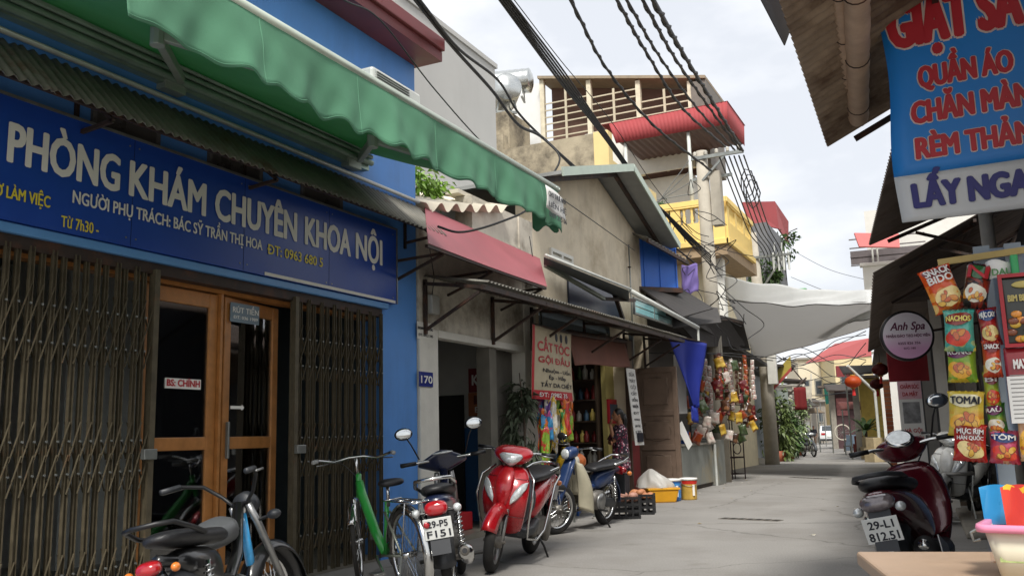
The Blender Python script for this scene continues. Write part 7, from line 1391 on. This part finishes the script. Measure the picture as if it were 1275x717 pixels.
navy_p = pm('navy_paint', '#141c36', .3, var=.1, coat=.7); cub_blue = pm('cub_blue_paint', '#22375f', .4, var=.2, scale=6, coat=.3, col2='#3a4760', thr=(.55, .75)); cub_cream = pm('cub_cream', '#b9b29a', .5, var=.15, scale=4, streak=.3, streak_col='#7a6f55')
wp_ = at(548, 643, 6.0); A_ = 117; d_ = V((math.cos(R(A_)), math.sin(R(A_)), 0)); rr_ = wp_+d_*.40
underbone('dark navy motorbike seen from behind with number plate 29-P5 F151', (rr_.x+.07, rr_.y), A_, -8, navy_p, None, ('29-P5', 'F151'), steer=R(10), mirrors=((1, 1.20), (-1, 1.20)))
cf = gp(697, 665); A_ = 83; cr_ = cf+V((math.cos(R(A_)), math.sin(R(A_)), 0))*1.22
underbone('old blue moped with cream leg shield parked before the hair salon', (cr_.x-.06, cr_.y+.0), A_+180, -8, cub_blue, cub_cream, None, steer=R(-16), front='cub', mirrors=((-1, 1.08),), tail='slim', rack=True)
lt = at(207, 688, 3.8); A_ = 114; d_ = V((math.cos(R(A_)), math.sin(R(A_)), 0)); rr_ = lt+d_*.36
lbk = underbone('black motorbike with bare raised handlebars and red tail lamp before the clinic', (rr_.x+.05, rr_.y), A_, -12, pm('black_paint', '#141414', .3, var=.15, coat=.5), None, None, steer=R(-16), front='naked', tail='slim'); lbk.scale = (.92, .92, .92)
# ------------------------------------------------------------ bicycle
def bicycle(lab, p, A, lean, col, steer=0):
    t = thing('bicycle', lab, 'bicycle', (0, 0, 0), 0, 'parked two-wheelers'); place(t, p, A, lean); r = .325; tm = pm('bike_tyre', '#3a3733', .85, var=.2); wb = 1.05
    for nm, x, st_ in (('rear_wheel', 0, 0), ('front_wheel', wb, steer)):
        o = M().ring((0, 0, 0), r-.018, r-.018, 'y', .018, 40, 8).build(nm, tm, t, True); o.location = (x, 0, r); o.rotation_euler = (0, 0, st_); M().lathe([(r-.038, -.012), (r-.05, -.012), (r-.05, .012), (r-.038, .012)], 40, axis='y').build('rim', chrome, o, True); s_ = M()
        for k in range(32): a_ = k*math.pi/16; b_ = a_+(.7 if k % 2 else -.7); s_.cyl((.025*math.cos(b_), .025*(1 if k % 4 < 2 else -1), .025*math.sin(b_)), ((r-.045)*math.cos(a_), 0, (r-.045)*math.sin(a_)), .0015, n=4)
        tag(s_.build('spokes', chrome, o), kind='stuff'); M().cyl((0, -.05, 0), (0, .05, 0), .022, n=10).build('hub', chrome, o, True)
        fender(o, 'mudguard', 0, 0, r+.025, .075, (20 if x else 10), (150 if x else 215), chrome, flat=.35, n=20)
    f_ = M(); f_.tube([(.86, 0, .80), (.82, 0, .70), (.62, 0, .44), (.45, 0, .30)], [.032, .036, .038, .034], 10); f_.tube([(.45, 0, .28), (.32, 0, .68)], .017, 10); f_.tube([(.86, 0, .86), (.90, 0, .68)], .022, 10); f_.build('frame', col, t, True); st2 = M()
    for s_ in (-1, 1): st2.tube([(.45, s_*.03, .28), (0, s_*.055, r)], .009, 6); st2.tube([(.34, s_*.02, .60), (0, s_*.055, r)], .009, 6)
    st2.build('stays', pm('stay_grey', '#8f9488', .4, .5), t, True); hd = sub('steering', t); hd.location = (.88, 0, 0); hd.rotation_euler = (0, 0, steer); fk = M()
    for s_ in (-1, 1): fk.tube([(.02, s_*.05, .67), (.08, s_*.052, .5), (wb-.88, s_*.05, r)], .011, 8)
    fk.build('fork', chrome, hd, True); M().tube([(-.02, 0, .84), (-.04, 0, .98)], .012, 8).build('stem', chrome, hd, True)
    hb_ = M().tube([(-.22, -.30, 1.0), (-.1, -.28, 1.0), (-.02, -.17, .97), (.03, -.06, .99), (.03, .06, .99), (-.02, .17, .97), (-.1, .28, 1.0), (-.22, .30, 1.0)], .011, 8).build('handlebar', chrome, hd, True)
    for s_ in (-1, 1): M().tube([(-.13, s_*.285, 1.0), (-.24, s_*.303, 1.0)], .016, 10).build('grip', pm('grip_grey', '#9a9a98', .6), hb_, True); M().tube([(-.03, s_*.2, .965), (-.06, s_*.25, .96), (-.16, s_*.29, .965)], .005, 6).build('brake_lever', alloy, hb_, True); M().tube([(0, s_*.15, .97), (.08, s_*.1, .93), (.05, s_*.02, .84)], .004, 5).build('brake_cable', black_plastic, hb_)
    loftx(t, 'saddle', ((.42, .80, .02, .015), (.36, .805, .04, .025), (.26, .81, .085, .03), (.18, .815, .10, .03), (.14, .81, .07, .02)), seat_m); M().cyl((.30, 0, .64), (.28, 0, .80), .013, n=8).build('seat_post', chrome, t, True)
    rk_ = M()
    for y in (-.06, 0, .06): rk_.tube([(.25, y, .69), (-.28, y, .70)], .006, 6)
    for x in (.2, .0, -.2, -.28): rk_.tube([(x, -.065, .695), (x, .065, .695)], .006, 6)
    for s_ in (-1, 1): rk_.tube([(-.15, s_*.06, .695), (0, s_*.058, r)], .006, 6)
    rk_.build('carrier', chrome, t, True); cs_ = M().cyl((.45, -.06, .28), (.45, -.05, .28), .09, n=24).build('chainring', chrome, t)
    for s_, a_ in ((-1, .6), (1, .6+math.pi)):
        e = V((.45+.17*math.cos(a_), s_*.085, .28+.17*math.sin(a_))); c_ = M().obox((.45, s_*.075, .28), e, .012, .022).build('crank', chrome, t); M().box(e.x-.045, e.x+.045, min(e.y, e.y+s_*.09), max(e.y, e.y+s_*.09), e.z-.012, e.z+.012).build('pedal', alloy, c_)
    M().tube([(-.0, .06, r), (-.04, .12, .15), (-.06, .14, .005)], .008, 6).build('kick_stand', grey_metal, t); M().ell((-.355, 0, .55), (.015, .03, .025), 10, 6).build('reflector', lens_red, t, True)
    return t
bq = gp(516, 750); bicycle('green bicycle with chrome mudguards leaning by the clinic gate', (bq.x, bq.y), 146, -6, pm('green_bike_paint', '#2a9a3c', .35, var=.1, coat=.6), steer=R(-24))
# ------------------------------------------------------------ far vehicles
carm = pm('white_car_paint', '#d6d8d8', .25, var=.03, coat=1); cq_ = at(1034, 549, 72); cq_ = V((cq_.x, cq_.y, 0)); dcar = R(90+8)
car = thing('car', 'white saloon car at the far end of the alley', 'car', cq_, dcar)
M().loft([[(x, -w2, z0), (x, w2, z0), (x, w2*1.02, z0+.35), (x, w2*.96, z1), (x, -w2*.96, z1), (x, -w2*1.02, z0+.35)] for x, w2, z0, z1 in ((-2.15, .78, .4, .92), (-1.9, .86, .25, .98), (-.9, .88, .22, .98), (.7, .88, .22, .95), (1.5, .86, .25, .88), (2.1, .76, .35, .72))]).build('body', carm, car, True, bevel=.03)
cb = M().loft([[(x, -w2, z0), (x, w2, z0), (x, w2*.84, z1), (x, -w2*.84, z1)] for x, w2, z0, z1 in ((-1.7, .8, .95, 1.0), (-1.05, .82, .95, 1.42), (.1, .82, .95, 1.45), (.95, .8, .93, .97))]).build('cabin', carm, car, True, bevel=.03)
M()._a([(-1.69, -.62, 1.0), (-1.69, .62, 1.0), (-1.12, .56, 1.385), (-1.12, -.56, 1.385)], [(0, 1, 2, 3)]).build('rear_window', pm('car_glass', '#2c3236', .1, coat=.5), car, solid=.02)
for s_ in (-1, 1):
    M().box(-2.17, -2.05, s_*.52-.16, s_*.52+.16, .7, .86).build('tail_lamp', lens_red, car)
    for x in (-1.35, 1.35): o = M().cyl((x, s_*.72, .31), (x, s_*.9, .31), .31, n=18).build('wheel', rubber, car); M().cyl((x, s_*.9, .31), (x, s_*.905, .31), .18, n=14).build('rim', alloy, o)
M().box(-2.19, -2.15, -.25, .25, .55, .67).build('number_plate', plate_m, car); M().box(-2.2, -2.0, -.8, .8, .28, .42).build('bumper', dk, car, bevel=.04)
fmq = at(992, 560, 38); underbone('dark motorbike being pushed by the man near the pot bushes', (fmq.x+.2, fmq.y+.5), -62, 0, pm('grey_moped', '#4a4d50', .4), None, None, front='cowl')
# ------------------------------------------------------------ people (local x forward, y left)
skin_m = pm('skin', '#9a6a4c', .55, var=.08, scale=12); hair_m = pm('black_hair', '#16120f', .45, var=.2, scale=40)
def hand(m_, wrist, dirv, palm_n, s=1.0, curl=.5):
    """palm and five bent fingers of unequal length"""
    d = V(dirv).normalized(); n_ = V(palm_n); n_ = (n_-d*n_.dot(d)).normalized(); sd_ = d.cross(n_); w_ = V(wrist)
    m_.loft([[w_+d*x*s+sd_*(a*math.cos(k*math.pi/4))*s+n_*(b*math.sin(k*math.pi/4))*s for k in range(8)] for x, a, b in ((-.01, .025, .02), (.03, .035, .016), (.075, .04, .015), (.09, .036, .012))])
    for i, (off, L_) in enumerate(((-.03, .06), (-.01, .072), (.01, .068), (.03, .052))):
        p0 = w_+d*.08*s+sd_*off*s; p1 = p0+d*L_*.5*s+n_*curl*.02*s; p2 = p1+d*L_*.35*s+n_*curl*.05*s; m_.tube([p0, p1, p2], [.009*s, .0085*s, .006*s], 6)
    p0 = w_+d*.025*s+sd_*-.035*s; m_.tube([p0, p0+d*.03*s-sd_*.025*s+n_*.01*s, p0+d*.06*s-sd_*.03*s+n_*.02*s], [.011*s, .01*s, .007*s], 6)
def person(name, label, loc, rz, h, arms, legs, top, trousers, hair_long=True, dress=False, head_turn=0):
    """arms: ((elbow),(wrist),(hand dir)) per side in units of body height 1.6; legs: ((knee),(ankle))"""
    k = h/1.6; t = thing(name, label, 'person', loc, rz); t.scale = (k, k, k); b = M()
    b.loft([sell(x, 0, z, a, d_, 16, 2.2, 'z') for x, z, a, d_ in ()]) if False else None
    def rng(x, z, a, d_): return [(x+d_*math.cos(q*math.pi/8), a*math.sin(q*math.pi/8), z) for q in range(16)]
    tor = ((0, .80, .13, .10), (0, .88, .165, .115), (.0, 1.0, .145, .105), (.01, 1.12, .155, .115), (.005, 1.24, .175, .105), (-.01, 1.31, .13, .08), (-.01, 1.345, .06, .055), (0, 1.40, .05, .05), (.01, 1.44, .048, .05))
    b.loft([rng(*q) for q in tor])
    hx = .03; b.ell((hx, 0, 1.505), (.092, .074, .11), 18, 14); b.ell((hx+.03, 0, 1.45), (.06, .05, .055), 12, 10); b.tube([(hx+.085, 0, 1.52), (hx+.11, 0, 1.488), (hx+.085, 0, 1.478)], [.008, .015, .01], 8)
    for s_ in (-1, 1): b.ell((hx-.01, s_*.076, 1.50), (.018, .012, .03), 8, 8); b.tube([(hx+.082, s_*.018, 1.453), (hx+.086, 0, 1.45)], .009, 6)
    for s_, (el, wr, hd_, pn) in zip((-1, 1), arms):
        sh_ = V((-.01, s_*.165, 1.28)); b.tube([V((0, s_*.10, 1.28)), sh_, sh_.lerp(V(el), .5), V(el), V(el).lerp(V(wr), .4), V(wr)], [.055, .05, .043, .036, .036, .024], 10); hand(b, wr, hd_, pn, 1.0)
    for s_, (kn, an) in zip((-1, 1), legs):
        hp = V((0, s_*.085, .84)); b.tube([hp, hp.lerp(V(kn), .5), V(kn), V(kn).lerp(V(an), .35), V(an)], [.085, .07, .052, .05, .033], 12); a_ = V(an); b.tube([a_+V((-.05, 0, -.045)), a_+V((.02, 0, -.04)), a_+V((.11, 0, -.055)), a_+V((.17, 0, -.062))], [.028, .036, .03, .018], 10)
    o = b.build('body', skin_m, t, True); rm_ = o.modifiers.new('r', 'REMESH'); rm_.mode = 'VOXEL'; rm_.voxel_size = .0095; rm_.use_smooth_shade = True; sm = o.modifiers.new('m', 'SMOOTH'); sm.factor = .5; sm.iterations = 3
    for s_ in (-1, 1): M().ell((hx+.083, s_*.03, 1.512), (.008, .012, .007), 8, 6).build('eye', pm('eye_dark', '#1a1412', .2), t, True); M().tube([(hx+.088, s_*.015, 1.533), (hx+.082, s_*.045, 1.535)], .004, 5).build('eyebrow', hair_m, t)
    hr = M(); hr.ell((hx-.018, 0, 1.53), (.094, .084, .10), 18, 12); hr.ell((hx-.07, 0, 1.50), (.05, .07, .08), 14, 10)
    if hair_long: hr.tube([(hx-.10, 0, 1.52), (hx-.13, 0, 1.42), (hx-.12, 0, 1.28), (hx-.12, 0, 1.15)], [.05, .045, .035, .012], 10)
    hr.build('hair', hair_m, t, True)
    zl = .55 if dress else .80
    rows = [(-.0, zl, .20 if dress else .185, .16 if dress else .135), (0, .9, .19, .14), (0, 1.0, .172, .13), (.012, 1.12, .178, .138), (.005, 1.22, .19, .125), (-.005, 1.29, .165, .10), (-.008, 1.335, .085, .07)]
    def wav(x, z, a, d_, i): return [(x+d_*math.cos(q*math.pi/12)*(1+.03*math.sin(q*2.6+i)), a*math.sin(q*math.pi/12)*(1+.03*math.sin(q*3+i*2)), z+.01*math.sin(q*2)*(1 if i == 0 else 0)) for q in range(24)]
    M().loft([wav(*q, i) for i, q in enumerate(rows)], False).build('blouse', top, t, True, solid=.006, sub=1)
    for s_, (el, wr, hd_, pn) in zip((-1, 1), arms):
        sh_ = V((-.01, s_*.15, 1.285)); e_ = V(el); M().tube([V((0, s_*.11, 1.285)), sh_+V((0, s_*.02, 0)), sh_.lerp(e_, .5), sh_.lerp(e_, .92)], [.068, .072, .068, .066], 12, False).build('sleeve', top, t, True, solid=.004)
    for s_, (kn, an) in zip((-1, 1), legs):
        hp = V((0, s_*.085, .86)); kn, an = V(kn), V(an); M().tube([hp, hp.lerp(kn, .5), kn, kn.lerp(an, .5), an+V((0, 0, .03))], [.115, .095, .08, .075, .07], 14, False).build('trouser_leg', trousers, t, True, solid=.004); M().loft([[(an.x+x+b_*math.cos(q*math.pi/6), an.y+a_*math.sin(q*math.pi/6), z) for q in range(12)] for x, z, a_, b_ in ((.05, .0, .042, .13), (.05, .02, .044, .132))]).build('sandal', dk, t, True)
    return t
floral = snack_mat('floral_cloth', '#231a26', '#c9b0b8', '#8a2c48', 3, 22)
_fl = floral.node_tree; _fl.nodes['Principled BSDF'].inputs['Roughness'].default_value = .85; _fl.nodes['Principled BSDF'].inputs['Coat Weight'].default_value = 0
for n_ in _fl.nodes:
    if n_.type == 'MAP_RANGE': n_.inputs[1].default_value = 5; n_.inputs[2].default_value = 4
    if n_.type == 'MATH' and n_.operation == 'LESS_THAN': n_.inputs[1].default_value = .36
    if n_.type == 'MAPPING': n_.inputs['Scale'].default_value = (1, 1, 1)
stand = (((.02, -.09, .45), (.0, -.09, .065)), ((-.02, .09, .45), (-.03, .09, .065)))
wq = at(771, 520, 14.1)
person('person', 'woman in dark floral clothes standing in the salon doorway, hand at her chin', (wq.x, wq.y, .055), YAW+math.pi+R(12), 1.44, (((.13, -.20, 1.04), (.20, .10, 1.02), (.1, 1, .1), (1, 0, 0)), ((.17, .17, 1.06), (.20, .10, 1.34), (-.3, -.3, 1), (-1, -.2, 0))), stand, floral, pm('dark_trousers', '#241f22', .8), True, True)
mq = at(982, 560, 38.2)
person('person', 'man in grey top standing beside a motorbike near the pot bushes', (mq.x, mq.y, 0), R(20), 1.62, (((.12, -.2, 1.05), (.32, -.16, .98), (1, 0, -.1), (0, 0, -1)), ((.12, .2, 1.05), (.32, .16, .98), (1, 0, -.1), (0, 0, -1))), stand, pm('grey_shirt', '#6d7070', .8), pm('black_trousers', '#17171a', .8), False)
kq = at(1014, 549, 62)
person('person', 'child in dark clothes walking near the white car', (kq.x, kq.y, 0), R(-80), 1.38, (((-.02, -.22, 1.03), (.05, -.23, .82), (0, 0, -1), (0, 1, 0)), ((.02, .22, 1.03), (-.02, .23, .82), (0, 0, -1), (0, -1, 0))), (((.10, -.09, .46), (.02, -.09, .065)), ((-.04, .09, .46), (-.16, .09, .075))), pm('dark_tee', '#2c2e36', .8), pm('tan_shorts', '#6b5a4c', .8), False)

# ------------------------------------------------------------ litter and small things on the road and walls
lr = random.Random(31); lm = M()
for k in range(70):
    side = lr.random() < .7; y = lr.uniform(5.5, 24); x = (-4.85+abs(lr.gauss(0, .25)) if side else lr.uniform(-4.5, -.6)); s_ = lr.uniform(.012, .04); a_ = lr.uniform(0, 6.28)
    c_, q_ = math.cos(a_)*s_, math.sin(a_)*s_; lm._a([(x-c_, y-q_, .004), (x+q_, y-c_, .006+.3*s_), (x+c_, y+q_, .005), (x-q_, y+c_, .004+.2*s_)], [(0, 1, 2, 3)])
tag(lm.build('litter', pm('litter_scraps', '#9a8a68', .8, var=.5, scale=3, col2='#d0ccc0', thr=(.5, .52)), None), 'tiny scraps of paper and dry leaves lying on the alley', 'litter', kind='stuff')
# conduits, junction boxes and wires on the facades
for k, (u, z0, z1, lab) in enumerate(((11.0, .1, 2.9, 'grey pipe running down between house 170 and the salon'), (14.86, 2.4, 4.4, 'grey pipe on the salon wall beside the blue box'))):
    t = thing('wall_pipe', lab, 'pipe', LF.o, LF.rz); M().cyl((u, -.06, z0), (u, -.06, z1), .014, n=8).build('pipe', grey_metal, t, True)
    for f in (.2, .8): M().box(u-.025, u+.025, -.08, -.031, z0+(z1-z0)*f-.01, z0+(z1-z0)*f+.01).build('clip', dark_steel, t)
for k, (u, z, lab) in enumerate(((10.72, 3.15, 'small grey junction box between the pink canopy and gabled wall'), (8.16, 2.52, 'small grey meter box above the white pillar of house 170'))):
    t = thing('junction_box', lab, 'electric box', LF.w(u, -.035, z), LF.rz); M().box(-.08, .08, -.08, 0, -.1, .1).build('case', pm('box_grey', '#a3a39c', .5, var=.1), t, bevel=.008); M().tube([(0, -.03, .1), (.02, -.05, .3), (-.05, -.04, .6)], .006, 6).build('cable', cab, t)
# a mop bucket and broom style clutter at the salon step: low stool and basin
t = thing('stool', 'low blue plastic stool at the salon entrance', 'stool', LF.w(12.2, -.15, 0), LF.rz+.3); sm_ = pm('blue_stool', '#2f5fa8', .4, var=.1); M().box(-.14, .14, -.12, .12, .26, .29).build('seat', sm_, t, bevel=.01)
for sx in (-1, 1):
    for sy in (-1, 1): M().obox((sx*.12, sy*.10, .26), (sx*.15, sy*.13, 0), .03, .03).build('leg', sm_, t)
t = thing('food_table', 'low table with yellow and pale goods in front of the salon', 'table', LF.w(11.5, -.22, 0), LF.rz); M().box(-.4, .4, -.2, .2, .62, .66).build('top', pm('table_grey', '#8a8880', .6), t)
for sx in (-.36, .36):
    for sy in (-.16, .16): M().cyl((sx, sy, 0), (sx, sy, .62), .014, n=6).build('leg', grey_metal, t)
for k, (c, x, nm) in enumerate((('#c9a21e', -.25, 'yellow'), ('#c9c4b4', 0, 'pale'), ('#b5622e', .22, 'orange brown'))):
    o = thing('goods_bag', f'{nm} bulging bag on the low table before the salon', 'bag', LF.w(11.5+x, -.22, .662), LF.rz+k); M().ell((0, 0, .1), (.12, .11, .11), 14, 10).build('sack', pm('bag'+c, c, .5, var=.25, scale=18, bump=.5, bscale=25), o, True); M().tube([(0, 0, .19), (0, 0, .25), (.02, 0, .29)], [.03, .018, .04], 8).build('knot', MATS['bag'+c], o, True)
for o in bpy.data.objects:
    if o.parent is None and o.get('category') and not o.get('kind'): o['kind'] = 'thing'
